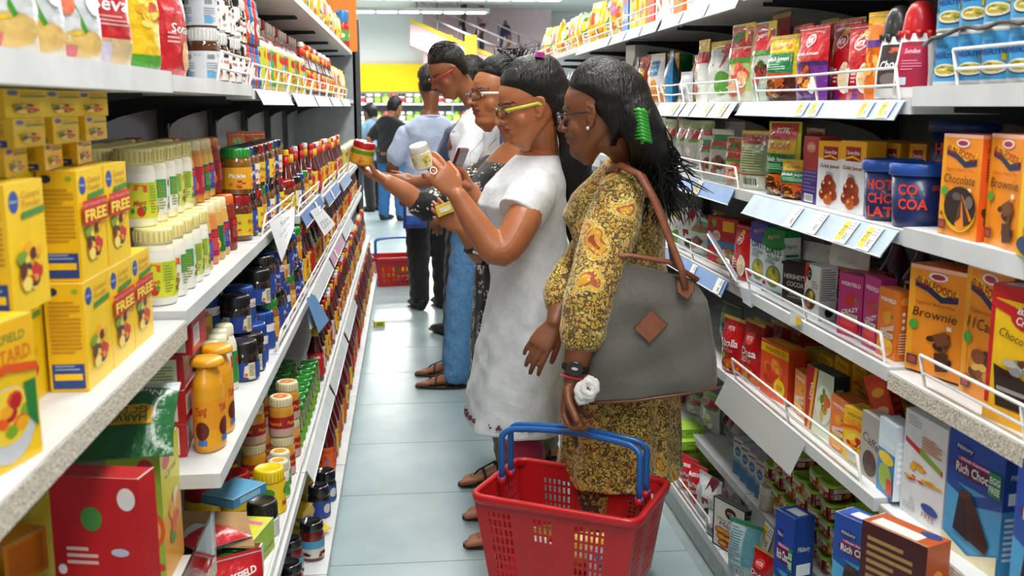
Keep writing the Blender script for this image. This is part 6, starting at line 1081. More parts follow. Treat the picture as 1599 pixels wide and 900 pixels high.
# ================================================================ people
V = Vector
class Solids(MB):
    """closed shapes that are fused into one skin by a voxel remesh"""
    def ring_loft(s, secs, n=24, p=2.0):
        """secs: (centre, half-width vector, half-depth vector[, depth behind])"""
        base = len(s.v)
        for q in secs:
            c, a, b = V(q[0]), V(q[1]), V(q[2]); bb = V(q[3]) if len(q) > 3 else b
            for k in range(n):
                t = 2*PI*k/n; cs, sn = math.cos(t), math.sin(t)
                cs = math.copysign(abs(cs)**(2/p), cs); sn = math.copysign(abs(sn)**(2/p), sn)
                s.v.append(tuple(c+a*cs+(b if sn > 0 else bb)*sn))
        L_ = len(secs)
        for i in range(L_-1):
            for k in range(n):
                k2 = (k+1) % n; s.face((base+i*n+k, base+i*n+k2, base+(i+1)*n+k2, base+(i+1)*n+k), '#ffffff', 0, True)
        s.face([base+k for k in range(n)][::-1], '#ffffff'); s.face([base+(L_-1)*n+k for k in range(n)], '#ffffff')
    def limb(s, pts, rad, n=14, flat=1.0, sub=4, upv=None):
        pts = [V(p) for p in pts]; P, Rr = [], []
        m = len(pts)
        for i in range(m-1):
            p0 = pts[max(0, i-1)]; p1 = pts[i]; p2 = pts[i+1]; p3 = pts[min(m-1, i+2)]
            for j in range(sub):
                t = j/sub; P.append(.5*((2*p1)+(p2-p0)*t+(2*p0-5*p1+4*p2-p3)*t*t+(3*p1-p0-3*p2+p3)*t**3)); Rr.append(rad[i]+(rad[i+1]-rad[i])*(t*t*(3-2*t)))
        P.append(pts[-1]); Rr.append(rad[-1])
        d0 = (P[0]-P[1]).normalized(); d1 = (P[-1]-P[-2]).normalized()
        P = [P[0]+d0*Rr[0]*.8, P[0]+d0*Rr[0]*.5]+P+[P[-1]+d1*Rr[-1]*.5, P[-1]+d1*Rr[-1]*.8]; Rr = [Rr[0]*.45, Rr[0]*.82]+Rr+[Rr[-1]*.82, Rr[-1]*.45]
        s.tube(P, Rr, n, flat=flat, upv=upv)
    def ball(s, c, rx, ry, rz, X=None, Y=None, Z=None, n=14):
        c = V(c); X = V(X or (1, 0, 0)); Y = V(Y or (0, 1, 0)); Z = V(Z or (0, 0, 1)); secs = []
        for i in range(1, n):
            a = PI*i/n; secs.append((c-Z*(rz*math.cos(a)), X*(rx*math.sin(a)), Y*(ry*math.sin(a))))
        s.ring_loft(secs, 16)
    def fuse(s, voxel, smooth=3, fac=.5):
        me = bpy.data.meshes.new('tmp'); me.from_pydata(s.v, [], s.f); ob = bpy.data.objects.new('tmp', me); COL.objects.link(ob)
        m = ob.modifiers.new('r', 'REMESH'); m.mode = 'VOXEL'; m.voxel_size = voxel
        if smooth: q = ob.modifiers.new('s', 'SMOOTH'); q.iterations = smooth; q.factor = fac
        dg = bpy.context.evaluated_depsgraph_get(); ev = ob.evaluated_get(dg); em = bpy.data.meshes.new_from_object(ev)
        bpy.data.objects.remove(ob); bpy.data.meshes.remove(me)
        n = len(em.vertices); co = np.empty(n*3, np.float32); em.vertices.foreach_get('co', co)
        return em, co.reshape(-1, 3)
def finish(em, co, cols, name, mat, parent, org):
    """cols: (n, 3) linear colours per vertex; org: parent's place"""
    n = len(em.vertices); em.vertices.foreach_set('co', (co-np.array(org, np.float32)).ravel())
    lv = np.empty(len(em.loops), np.int32); em.loops.foreach_get('vertex_index', lv)
    c4 = np.ones((n, 4), np.float32); c4[:, :3] = cols
    for a in list(em.attributes):
        if a.name == 'Col': em.attributes.remove(a)
    at = em.attributes.new('Col', 'FLOAT_COLOR', 'CORNER'); at.data.foreach_set('color', c4[lv].ravel())
    em.polygons.foreach_set('use_smooth', np.ones(len(em.polygons), bool)); em.materials.clear(); em.materials.append(M[mat] if isinstance(mat, str) else mat)
    em.update(); em.name = name
    return add(name, em, parent)
def moved(mb, org):
    o = V(org); mb.v = [tuple(V(v)-o) for v in mb.v]; return mb
# ---------------------------------------------------------------- head in its own frame: x forward, y left, z up, origin under the ears at chin height
def ip(t, x): return np.interp(x, [a for a, _ in t], [b for _, b in t])
HF = [(-.03, .04), (-.014, .052), (0, .072), (.010, .084), (.022, .083), (.031, .080), (.040, .086), (.050, .084), (.060, .087), (.070, .083), (.09, .080), (.108, .078), (.122, .085), (.135, .087), (.155, .085), (.175, .076), (.195, .058), (.21, .035), (.222, .0)]
HB = [(-.03, .03), (-.012, .022), (0, .012), (.018, -.004), (.036, -.026), (.052, -.05), (.068, -.07), (.10, -.088), (.14, -.098), (.17, -.092), (.195, -.072), (.21, -.05), (.222, -.02)]
HW = [(-.03, .012), (-.014, .024), (0, .036), (.012, .045), (.03, .053), (.05, .059), (.08, .066), (.11, .070), (.14, .073), (.165, .070), (.19, .056), (.208, .036), (.222, .012)]
def head_matrix(ear, fwd, pitch=0, roll=0, s=1.0):
    """place of the ear axis, horizontal direction of the face, nod (radians, down > 0)"""
    f = V((fwd[0], fwd[1], 0)).normalized(); l = V((0, 0, 1)).cross(f); 
    f2 = f*math.cos(pitch)-V((0, 0, 1))*math.sin(pitch); u = f2.cross(l)
    if roll: l2 = l*math.cos(roll)+u*math.sin(roll); u = f2.cross(l2); l = l2
    Rm = Matrix(((f2.x, l.x, u.x), (f2.y, l.y, u.y), (f2.z, l.z, u.z)))*s
    o = V(ear)-Rm @ V((-.004, 0, .10)); return Rm.to_4x4().copy() if 0 else Matrix.Translation(o) @ Rm.to_4x4()
def head_solids(S, HM, nose=1.0, chin=0):
    T = lambda x, y, z: HM @ V((x, y, z)); R3 = HM.to_3x3(); X, Y, Z = R3 @ V((1, 0, 0)), R3 @ V((0, 1, 0)), R3 @ V((0, 0, 1)); secs = []
    for z in np.linspace(-.022, .2218, 56):
        f, b, w_ = ip(HF, z), ip(HB, z), ip(HW, z); q_ = min(1, max(0, (z+.01)/.07)); q_ = q_*q_*(3-2*q_); cx = (f+b)/2*(1-q_)-.012*q_
        secs.append((T(cx, 0, z), Y*float(w_), X*float(f-cx), X*float(cx-b)))
    S.ring_loft(secs, 36, 2.15)
    S.limb([T(.079, 0, .116), T(.090, 0, .102), T(.102*nose, 0, .087), T(.1085*nose, 0, .0785)], [.007, .008, .0095, .0105], 10)
    for sd in (-1, 1):
        S.ball(T(.091, sd*.013, .0755), .011, .0085, .008, X, Y, Z, 8)
        S.ball(T(.064, sd*.030, .107), .0135, .017, .0115, X, Y, Z, 8)            # eyelids
        S.limb([T(.080, sd*.012, .124), T(.080, sd*.03, .127), T(.064, sd*.05, .122)], [.006, .007, .005], 8)  # brow
        S.ball(T(.040, sd*.033, .074), .029, .030, .032, X, Y, Z, 12)                # cheek
        S.limb([T(-.008, sd*.074, .128), T(-.022, sd*.081, .122), T(-.022, sd*.080, .10), T(-.010, sd*.074, .078), T(0, sd*.071, .074)], [.006, .0065, .006, .006, .006], 8)  # ear rim
        S.ball(T(-.008, sd*.073, .102), .012, .006, .022, X, Y, Z, 8)
    S.ball(T(.0855, 0, .0580), .0105, .021, .0062, X, Y, Z, 10); S.ball(T(.0835, 0, .0452), .0105, .0185, .0068, X, Y, Z, 10)   # lips
def face_colours(co, cols, HM, skin, lip, brow):
    inv = np.array(HM.inverted()); h = np.c_[co, np.ones(len(co))] @ inv.T; x, y, z = h[:, 0], np.abs(h[:, 1]), h[:, 2]
    nr = (x > .03) & (z > -.02) & (z < .2)
    m = nr & (y < .024*np.sqrt(np.clip(1-((z-.051)/.0125)**2, 0, 1))+0) & (x > .080); cols[m] = C(lip)
    m = nr & (y > .010) & (y < .054) & (np.abs(z-(.1295-(y-.03)**2*4)) < .0034) & (x > .045); cols[m] = C(brow)
    m = nr & (np.abs(z-.051) < .0012) & (y < .022) & (x > .075); cols[m] = np.array(C(lip))*.35
    m = (x > .088) & (y > .006) & (y < .014) & (z > .067) & (z < .072); cols[m] = np.array(C(skin))*.35
    return cols
def eyes(HM, parent, org):
    b = MB(); R3 = HM.to_3x3(); sc = R3.col[0].length
    for sd in (-1, 1):
        c = HM @ V((.0660, sd*.030, .1075)); X = (R3 @ V((1, sd*.12, -.12))).normalized(); Y = (R3 @ V((0, 1, 0))).normalized(); Z = X.cross(Y)
        r = .0135*sc; base = len(b.v); n = 16
        rings = [(0, r, '#0c0806'), (.16, r, '#0c0806'), (.42, r, '#24140c'), (.8, r, '#e9e4de'), (1.0, r, '#e9e4de')]
        for i, (t, q, cc) in enumerate(rings):
            an = t*.95
            for k in range(n):
                a = 2*PI*k/n; b.v.append(tuple(c+X*(q*math.cos(an))+Y*(q*math.sin(an)*math.cos(a))+Z*(q*.62*math.sin(an)*math.sin(a))))
        for i in range(len(rings)-1):
            for k in range(n): k2 = (k+1) % n; b.face((base+i*n+k, base+i*n+k2, base+(i+1)*n+k2, base+(i+1)*n+k), rings[i+1][2], 0, True)
    return moved(b, org).obj('eyes', 'gloss', parent)
def glasses(HM, parent, org, rim, temple, lensh=.017, lensw=.024, thick=.0016, tw=.004, square=3.2):
    g = empty('spectacles', V((0, 0, 0))); g.parent = parent
    b = MB(); T = lambda x, y, z: HM @ V((x, y, z))
    for sd in (-1, 1):
        pts = []
        for k in range(24):
            a = 2*PI*k/24; cs, sn = math.cos(a), math.sin(a); q = 1/((abs(cs)**square+abs(sn)**square)**(1/square))
            yy = sd*.031+lensw*q*cs; pts.append(T(.1015-abs(yy)**2*4.0, yy, .106+lensh*q*sn))
        b.tube(pts, thick, 6, rim, closed=True)
    b.tube([T(.1025, -.008, .110), T(.104, 0, .112), T(.1025, .008, .110)], thick, 6, rim)
    moved(b, org).obj('rim', 'plastic', g)
    for sd in (-1, 1):
        b = MB(); b.tube([T(.090, sd*.055, .112), T(.086, sd*.0685, .112), T(.04, sd*.0775, .112), T(-.005, sd*.080, .112), T(-.022, sd*.079, .10)], tw, 8, temple, flat=.4, upv=tuple(HM.to_3x3() @ V((0, 1, 0)))); moved(b, org).obj('temple', 'plastic', g)
        b = MB(); c = [T(.1015-.031**2*4, sd*.031, .106)]; n = 16
        pts = []
        for k in range(n):
            a = 2*PI*k/n; cs, sn = math.cos(a), math.sin(a); q = 1/((abs(cs)**square+abs(sn)**square)**(1/square)); yy = sd*.031+lensw*q*cs; pts.append(T(.1015-abs(yy)**2*4, yy, .106+lensh*q*sn))
        b.poly(pts, '#ffffff'); moved(b, org).obj('lens', 'lens', g)
    return g
# ---------------------------------------------------------------- hands
def hand(S, wrist, d, side, nrm, curl=(.5, .5, .5, .5), thumb=(.6, .5), s=1.0, spread=.06, wr=.027):
    """wrist: where forearm ends; d: along the hand; side: towards the thumb; nrm: out of the palm"""
    d = V(d).normalized(); n = V(nrm); n = (n-d*n.dot(d)).normalized(); t = d.cross(n); t = t if t.dot(V(side)) > 0 else -t; w_ = V(wrist)
    S.ring_loft([(w_-d*.012*s, t*.024*s, n*.019*s), (w_+d*.012*s, t*.027*s, n*.018*s), (w_+d*.04*s, t*.037*s, n*.0165*s), (w_+d*.075*s, t*.041*s, n*.0145*s), (w_+d*.092*s, t*.037*s, n*.011*s)], 16, 2.6)
    S.ball(w_+d*.035*s+t*.022*s+n*.008*s, .026*s, .016*s, .014*s, d, t, n, 8)
    K = []
    for i in range(4):       # index to little finger
        off = (.0305-.0205*i)*s; ln = [(.040, .025, .020), (.044, .028, .021), (.041, .026, .020), (.032, .020, .018)][i]; r0 = [.0092, .0095, .009, .008][i]*s
        b0 = w_+d*([.086, .091, .087, .078][i]*s)+t*off; dd = (d+t*(spread*(1.5-i))).normalized(); c = curl[i]; pts = [b0-dd*.02*s, b0]; a = 0; rd = [r0, r0]
        for j in range(3):
            a += c*[.75, 1.0, .7][j]; v = dd*math.cos(a)+n*math.sin(a); pts.append(pts[-1]+v*(ln[j]*s)); rd.append(r0*[.98, .9, .78][j])
        S.limb(pts, rd, 10, sub=3); K.append(pts[-1])
    b0 = w_+d*.022*s+t*.026*s+n*.006*s; a = thumb[0]; v1 = (d*math.cos(a)+t*math.sin(a)+n*thumb[1]*.7).normalized(); v2 = (d*math.cos(a*.35)+t*math.sin(a*.35)+n*thumb[1]*1.1).normalized()
    S.limb([b0, b0+v1*.036*s, b0+v1*.036*s+v2*.03*s, b0+v1*.036*s+v2*.056*s], [.0125*s, .011*s, .0105*s, .0085*s], 10, sub=3)
    return K
def nails(tips, parent, org): pass
def foot(S, ankle, f, s=1.0):
    a = V(ankle); f = V(f).normalized(); l = V((0, 0, 1)).cross(f); g = V((a.x, a.y, 0)); U = V((0, 0, 1))
    S.ring_loft([(g-f*.05*s+U*.045*s, l*.012*s, U*.02*s), (g-f*.042*s+U*.045*s, l*.026*s, U*.032*s), (g+f*.0*s+U*.05*s, l*.031*s, U*.037*s), (g+f*.07*s+U*.042*s, l*.037*s, U*.027*s), (g+f*.12*s+U*.032*s, l*.043*s, U*.018*s), (g+f*.15*s+U*.028*s, l*.042*s, U*.013*s)], 16)
    for i in range(5):
        o = l*((.034-.0165*i)*s); ln = [.052, .046, .04, .034, .026][i]; b0 = g+f*.145*s+o+U*.026*s
        S.limb([b0, b0+f*ln*.5*s, b0+f*ln*s-U*.003], [[.0125, .0095, .009, .0085, .008][i]*s]*2+[[.011, .0085, .008, .0075, .007][i]*s], 8, sub=2)
def sandal(ankle, f, parent, org, s=1.0, col='#2a211c', name='sandal', strap=True):
    a = V(ankle); f = V(f).normalized(); l = V((0, 0, 1)).cross(f); g = V((a.x, a.y, 0)); b = MB(); n = 28; out = []
    for k in range(n):
        t = 2*PI*k/n; x = .072+.135*math.cos(t); y = .044*math.sin(t)*(1+.12*math.cos(t)-.12*math.cos(2*t)); out.append((x*s, y*s))
    top = [g+f*x+l*y+V((0, 0, .0145)) for x, y in out]; bot = [g+f*x+l*y+V((0, 0, .001)) for x, y in out]
    b.poly(top, '#6a5140'); b.poly(bot[::-1], col)
    for k in range(n): b.poly([bot[k], bot[(k+1) % n], top[(k+1) % n], top[k]], col)
    if strap:
        for (x, h, w_) in ((.10, .062, .046), (.045, .088, .042), (.0, .09, .040)):
            pts = [g+f*(x*s)+l*(w_*s*math.cos(t))+V((0, 0, .012+(h-.012)*s*math.sin(t))) for t in np.linspace(0, PI, 11)]; b.tube(pts, .0045, 6, '#201814', flat=2.2 if 0 else 1.3)
        b.tube([g+f*.15*s+V((0, 0, .03)), g+f*.12*s+V((0, 0, .058)), g+f*.05*s+V((0, 0, .088))], .004, 6, '#201814')
    return moved(b, org).obj(name, 'leather', parent)
def shoe(S_, ankle, f, parent, org, s=1.0, col='#141416'):
    S = Solids(); a = V(ankle); f = V(f).normalized(); l = V((0, 0, 1)).cross(f); g = V((a.x, a.y, 0)); U = V((0, 0, 1))
    S.ring_loft([(g-f*.075*s+U*.04*s, l*.015*s, U*.035*s), (g-f*.06*s+U*.045*s, l*.036*s, U*.044*s), (g+U*.05*s, l*.042*s, U*.05*s), (g+f*.08*s+U*.04*s, l*.046*s, U*.04*s), (g+f*.15*s+U*.032*s, l*.05*s, U*.031*s), (g+f*.20*s+U*.026*s, l*.038*s, U*.024*s), (g+f*.215*s+U*.024*s, l*.015*s, U*.012*s)], 18)
    em, co = S.fuse(.006, 1); co[:, 2] = np.maximum(co[:, 2], .001); return finish(em, co, np.tile(C(col), (len(co), 1)), 'shoe', 'leather', parent, org)
# ---------------------------------------------------------------- torso and legs
TS = [(.78, .150, .105, .0), (.86, .172, .125, -.01), (.93, .160, .118, -.005), (1.00, .135, .100, .0), (1.08, .135, .103, .005), (1.15, .146, .120, .012), (1.215, .150, .110, .0), (1.265, .148, .088, -.018), (1.305, .118, .068, -.032), (1.335, .070, .055, -.04), (1.365, .050, .048, -.038)]
def torso(S, B, f, H, lean=0, tw=0, fat=1.0, bust=1.0, extra=0, zmin=0, secs=None, zs=None, n=28):
    f = V((f[0], f[1], 0)).normalized(); l = V((0, 0, 1)).cross(f); k = H/1.6; out = []
    for (z, w_, d, o) in (secs or TS):
        if z < zmin: continue
        fr = max(0, (z-.8)/.6); c = V((B[0], B[1], 0))+V((0, 0, z*k))+f*(o*k+lean*fr); a = tw*fr; ff_ = f*math.cos(a)+l*math.sin(a); ll = l*math.cos(a)-f*math.sin(a)
        db = d*(bust if 1.1 < z < 1.26 else 1)
        out.append((c, ll*((w_*fat+extra)*k), ff_*((db*fat+extra)*k), ff_*((d*fat+extra)*k)))
    S.ring_loft(out, n, 2.25); return out
def legs(S, B, f, H, feet, fat=1.0, rk=.048):
    """feet: two ankle places"""
    f = V((f[0], f[1], 0)).normalized(); l = V((0, 0, 1)).cross(f); k = H/1.6
    for sd, an in zip((1, -1), feet):
        hip = V((B[0], B[1], .84*k))+l*(sd*.085*k); an = V(an); kn = (hip+an)/2+f*.02+V((0, 0, .02))
        S.limb([hip, hip*.5+kn*.5+f*.01, kn, kn*.55+an*.45-f*.018, an+V((0, 0, .02)), an-V((0, 0, .02))], [.090*k*fat, .076*k*fat, .056*k*fat, .052*k*fat, .034*k, .030*k], 18)
def hair_tubes(b, curves, r, col, n=5):
    for c in curves: b.tube(c, [r*.5]+[r]*(len(c)-2)+[r*.25], n, col)
def person(name, label, B): return tag(empty(name, (B[0], B[1], 0)), label, 'person')
def noise_cols(co, base, amt, freq, seed=0):
    v = np.sin(co[:, 0]*freq+seed)*np.sin(co[:, 1]*freq*1.3+seed*2)*np.sin(co[:, 2]*freq*.8+seed*3); return np.array(C(base))[None, :]*(1+amt*v)[:, None]
def folds(co, c0, amp, kz, zlo, zhi, seed=0, kt=9):
    """cloth folds: push points in and out of the vertical axis c0"""
    d = co[:, :2]-np.array(c0[:2]); th = np.arctan2(d[:, 1], d[:, 0]); r = np.linalg.norm(d, axis=1)+1e-6; z = co[:, 2]
    m = np.clip((zhi-z)/(zhi-zlo), 0, 1)
    v = np.sin(kt*th+2.1*np.sin(z*kz+seed)+seed)*.6+np.sin(kt*1.7*th-z*kz*1.4+seed*2)*.4; q = amp*m*v
    co[:, :2] += d/r[:, None]*q[:, None]; return co
def wrinkle(co, amp, k, seed=0):
    v = np.sin(k*(co[:, 2]*1.3+co[:, 0]*.8)+seed)*np.sin(k*.7*(co[:, 1]-co[:, 2]*.6)+seed*1.7)+.6*np.sin(k*1.9*(co[:, 2]*.8-co[:, 0])+2.3*np.sin(k*.5*co[:, 1])+seed)
    co[:, 0] += amp*v; co[:, 1] += amp*v*.5; return co
# ---------------------------------------------------------------- fabrics
def fabric(name, kind):
    m, nt, b = _mat(name); b.inputs['Roughness'].default_value = .85; b.inputs['Sheen Weight'].default_value = .25
    N = nt.nodes.new; tc = N('ShaderNodeTexCoord')
    def nz(sc, det=2, src=None):
        n = N('ShaderNodeTexNoise'); n.inputs['Scale'].default_value = sc; n.inputs['Detail'].default_value = det; link(nt, src or tc.outputs['Object'], n.inputs['Vector']); return n
    def warp(amt, sc):
        n = nz(sc); sub = N('ShaderNodeVectorMath'); sub.operation = 'SUBTRACT'; sub.inputs[1].default_value = (.5, .5, .5); link(nt, n.outputs['Color'], sub.inputs[0])
        s = N('ShaderNodeVectorMath'); s.operation = 'SCALE'; s.inputs['Scale'].default_value = amt; link(nt, sub.outputs[0], s.inputs[0])
        a = N('ShaderNodeVectorMath'); link(nt, tc.outputs['Object'], a.inputs[0]); link(nt, s.outputs[0], a.inputs[1]); return a.outputs[0]
    def vor(sc, src, feat='F1', rnd=1):
        v = N('ShaderNodeTexVoronoi'); v.feature = feat; v.inputs['Scale'].default_value = sc; v.inputs['Randomness'].default_value = rnd; link(nt, src, v.inputs['Vector']); return v
    def ramp(fac, stops):
        r = N('ShaderNodeValToRGB'); r.color_ramp.interpolation = 'CONSTANT'
        while len(r.color_ramp.elements) < len(stops): r.color_ramp.elements.new(.5)
        for e, (p, c) in zip(r.color_ramp.elements, stops): e.position = p; e.color = (*C(c), 1)
        link(nt, fac, r.inputs[0]); return r.outputs[0]
    def mix(fac, a, c):
        x = N('ShaderNodeMix'); x.data_type = 'RGBA'; link(nt, fac, x.inputs[0]); link(nt, a, x.inputs[6]); link(nt, c, x.inputs[7]); return x.outputs[2]
    def step(val, t, gt=False):
        x = N('ShaderNodeMath'); x.operation = 'GREATER_THAN' if gt else 'LESS_THAN'; x.inputs[1].default_value = t; link(nt, val, x.inputs[0]); return x.outputs[0]
    if kind in ('yellow', 'brown'):
        w_ = warp(.085, 11); big = vor(12, w_); fine = vor(58, warp(.05, 32)); tiny = nz(120, 1)
        Y = kind == 'yellow'
        ground = ramp(fine.outputs['Distance'], [(0, '#c79a2c' if Y else '#7a4a18'), (.25, '#d9bd6a' if Y else '#a8843c'), (.42, '#5a5028' if Y else '#2a1c10'), (.62, '#c9a43a' if Y else '#4a2c14'), (.8, '#453f22' if Y else '#1c120a')])
        pais = ramp(big.outputs['Distance'], [(0, '#a8442e' if Y else '#7a2418'), (.10, '#d9a02a' if Y else '#a8641c'), (.24, '#b25a3c' if Y else '#6a1c14'), (.30, '#dcb63a' if Y else '#8a5a1c'), (.36, '#c9962c' if Y else '#7a4a18'), (.40, '#e2cf92' if Y else '#b8924a')])
        sep = N('ShaderNodeSeparateColor'); link(nt, big.outputs['Color'], sep.inputs[0]); mm = N('ShaderNodeMath'); mm.operation = 'MULTIPLY'; link(nt, step(big.outputs['Distance'], .43), mm.inputs[0]); link(nt, step(sep.outputs[0], .55), mm.inputs[1]); col = mix(mm.outputs[0], ground, pais); dots = step(tiny.outputs[0], .62, True); dk = ramp(big.outputs['Distance'], [(0, '#e6cf7a' if Y else '#c89a4a'), (.5, '#8e3a2c' if Y else '#5a1814')]); col = mix(dots, col, dk)
    elif kind == 'flowers':
        big = vor(12.5, warp(.02, 30), rnd=.5); fine = vor(75, tc.outputs['Object']); pet = nz(60, 1)
        dd = N('ShaderNodeMath'); dd.operation = 'MULTIPLY_ADD'; dd.inputs[1].default_value = .38; link(nt, pet.outputs[0], dd.inputs[0]); link(nt, big.outputs['Distance'], dd.inputs[2])
        flower = ramp(fine.outputs['Distance'], [(0, '#dcd8d0'), (.3, '#cfcac2'), (.48, '#15151a')])
        blk = ramp(fine.outputs['Distance'], [(0, '#0c0d12'), (1, '#101218')]); col = mix(step(dd.outputs[0], .57), blk, flower)
    elif kind == 'weave':
        wv = N('ShaderNodeTexChecker'); wv.inputs['Scale'].default_value = 420; wv.inputs[1].default_value = (*C('#74726a'), 1); wv.inputs[2].default_value = (*C('#514f49'), 1); link(nt, tc.outputs['Object'], wv.inputs[0]); col = wv.outputs[0]
    link(nt, col, b.inputs['Base Color'])
    bp = N('ShaderNodeBump'); bp.inputs['Strength'].default_value = .35; bp.inputs['Distance'].default_value = .01; n = nz(35, 3); link(nt, n.outputs[0], bp.inputs['Height']); link(nt, bp.outputs[0], b.inputs['Normal'])
    return m
M['paisley'] = fabric('yellow_block_print', 'yellow'); M['brownprint'] = fabric('brown_block_print', 'brown'); M['flowers'] = fabric('black_flower_print', 'flowers'); M['weave'] = fabric('grey_weave', 'weave')
# ================================================================ the woman in white
def skin_finish(S, HM, skin, lip, brow, parent, org, vox=.0038, hair_under=True):
    em, co = S.fuse(vox, 4, .5); cols = noise_cols(co, skin, .05, 40)
    cols = face_colours(co, cols, HM, skin, lip, brow); return finish(em, co, cols, 'body', 'skin', parent, org)
def neck(S, HM, base, r=.047, k=1.0):
    a = HM @ V((-.028, 0, .05)); b_ = V(base); S.limb([b_-V((0, 0, .05)), b_, b_*.4+a*.6, a, HM @ V((-.022, 0, .09))], [r*1.25*k, r*1.12*k, r*k, r*k, r*.95*k], 16)
def hair_cap(S, HM, hf, grow=.014, back=.024, top=.022, z0=.03):
    T = lambda x, y, z: HM @ V((x, y, z)); R3 = HM.to_3x3(); X, Y = R3 @ V((1, 0, 0)), R3 @ V((0, 1, 0)); secs = []
    for z in np.linspace(z0, .222+top-.0005, 40):
        zz = min(.2218, z*(.2218/(.222+top)) if z > .12 else z); f = float(ip(hf, z)); b_ = float(ip(HB, zz))-back; w_ = float(ip(HW, zz))+grow
        cx = (f+b_)/2; secs.append((T(cx, 0, z), Y*w_, X*max(.004, f-cx), X*max(.004, cx-b_)))
    S.ring_loft(secs, 32, 2.3)
def P_(px, py, y): return ony(px, py, y)
def strands(b, HM, n, seed, path, r=.0016, col='#0c0908'):
    rnd = random.Random(seed)
    for i in range(n):
        c = [HM @ V(p) for p in path(rnd, i/n)]; b.tube(c, [r*.6]+[r]*(len(c)-2)+[r*.4], 4, col)
def surf_hair(t_back, lat, lift=.0):
    """point on the hair cap: t_back 0 (hairline) .. 1 (nape); lat -1..1 sideways"""
    a = -.35+t_back*2.9; z = .125+.120*math.sin(min(PI, max(0, a)))*1.0 if a < PI/2 else .125+.120*math.sin(a); x = -.012+.092*math.cos(a) if a < PI/2 else -.012+.118*math.cos(a)
    y = lat*.087; k = math.sqrt(max(0, 1-lat*lat*.82)); return V((-.012+(x+.012)*k, y, .12+(z-.12)*k+lift))
WB = (.405, 3.36); WO = V((*WB, 0)); H_W = 1.56; fW = V((-1, -.12, 0)).normalized(); lW = V((0, 0, 1)).cross(fW)
W = person('person', 'woman in a white tunic and magenta leggings reading the cup in her hand', WB)
earW = P_(829, 168, 3.27); HMW = head_matrix(earW, (-1, -.16), .22, 0, 1.06)
S = Solids(); head_solids(S, HMW); torso(S, WB, fW, H_W, lean=.02, fat=1.05); neck(S, HMW, V((WB[0]+.045, WB[1], 1.29)))
feetW = [V((.36, 3.235, .07)), V((.37, 3.47, .07))]; legs(S, WB, fW, H_W, feetW)
for a_ in feetW: foot(S, a_, fW, .95)
# near (left) arm, raised to hold the cup
shL = V((WB[0]+.005, WB[1]-.150, 1.205)); elL = P_(776, 398, 3.08); wrL = P_(714, 305, 3.10); haL = P_(676, 258, 3.10)
S.limb([shL, shL*.5+elL*.5+V((.015, -.02, 0)), elL+V((.012, 0, .01)), elL*.5+wrL*.5+V((.008, 0, -.016)), wrL], [.052, .055, .050, .043, .029], 18)
dW = (haL-wrL).normalized(); hand(S, wrL, dW, V((0, .2, 1)), V((-.35, .75, .1)), (.55, .62, .72, .8), (.75, .75), 1.0)
# far (right) arm with the red phone
shR = V((WB[0]-.005, WB[1]+.150, 1.205)); elR = P_(757, 352, 3.46); wrR = P_(735, 296, 3.40); haR = P_(718, 264, 3.38)
S.limb([shR, shR*.5+elR*.5, elR, elR*.5+wrR*.5, wrR], [.05, .05, .045, .038, .027], 16); hand(S, wrR, haR-wrR, V((-.2, -1, .2)), V((-.8, -.3, .4)), (.8, .85, .9, .9), (.5, .9), .92)
SKW = '#ae6a43'
skin_finish(S, HMW, SKW, '#8f4436', '#20140f', W, WO, .0038); eyes(HMW, W, WO)
glasses(HMW, W, WO, '#2a2a20', '#c9cc4a', .015, .024, .0017, .0048)
# tunic
S = Solids()
WSEC = [(.395, .220, .190, .034), (.50, .215, .184, .026), (.62, .208, .174, .014), (.74, .200, .160, .002), (.86, .188, .146, -.014), (.95, .172, .138, -.008), (1.02, .160, .130, 0), (1.10, .160, .133, .006), (1.16, .168, .146, .014), (1.22, .168, .130, .0), (1.27, .162, .102, -.018), (1.305, .130, .080, -.034), (1.325, .095, .066, -.04)]
torso(S, WB, fW, H_W, lean=.02, secs=WSEC, bust=1.05, n=40)
for sh, el, q in ((shL, elL, .44), (shR, elR, .42)):
    e = sh+(el-sh)*q; S.tube([sh-(el-sh)*.14, sh-(el-sh)*.08+V((.0, 0, .006)), sh+(el-sh)*.04+V((.003, 0, .006)), sh+(el-sh)*.2+V((.006, 0, .004)), sh+(el-sh)*q*.8, e-(el-sh)*.05, e-(el-sh)*.045, e], [.02, .046, .066, .078, .077, .073, .076, .076], 24)
em, co = S.fuse(.0055, 2, .4); co = folds(co, WB, .010, 5.5, .40, 1.05, 1.3, 7); co = wrinkle(co, .0022, 38, .4)
cols = np.tile(C('#dfe4e8'), (len(co), 1)); cols[(co[:, 2] < .43)] = C('#e4e6ea')
finish(em, co, cols, 'tunic', 'crisp', W, WO)
b = MB()       # embroidered sprigs along the hem
for i in range(34):
    a = 2*PI*i/34; p = V(WB).to_3d() if 0 else V((WB[0], WB[1], .418)); q = p+fW*(.03+.188*math.cos(a))+lW*(.213*math.sin(a)); nrm = (fW*math.cos(a)/.188+lW*math.sin(a)/.213).normalized(); t = nrm.cross(V((0, 0, 1)))
    for dx, dz in ((0, .008), (-.006, 0), (.006, 0)): b.obox(q+t*dx+V((0, 0, dz)), t*.0032, V((0, 0, .0032)), nrm*.006, '#5a2a44')
moved(b, WO).obj('hem_embroidery', 'cloth', W)
S = Solids()   # leggings
for a_, sd in zip(feetW, (1, -1)):
    hip = V((*WB, .8))+lW*(.085*sd); kn = (hip+a_)/2+fW*.02+V((0, 0, .02)); S.limb([hip, kn, kn*.55+a_*.45-fW*.02, a_+V((0, 0, .05))], [.080, .064, .060, .043], 20)
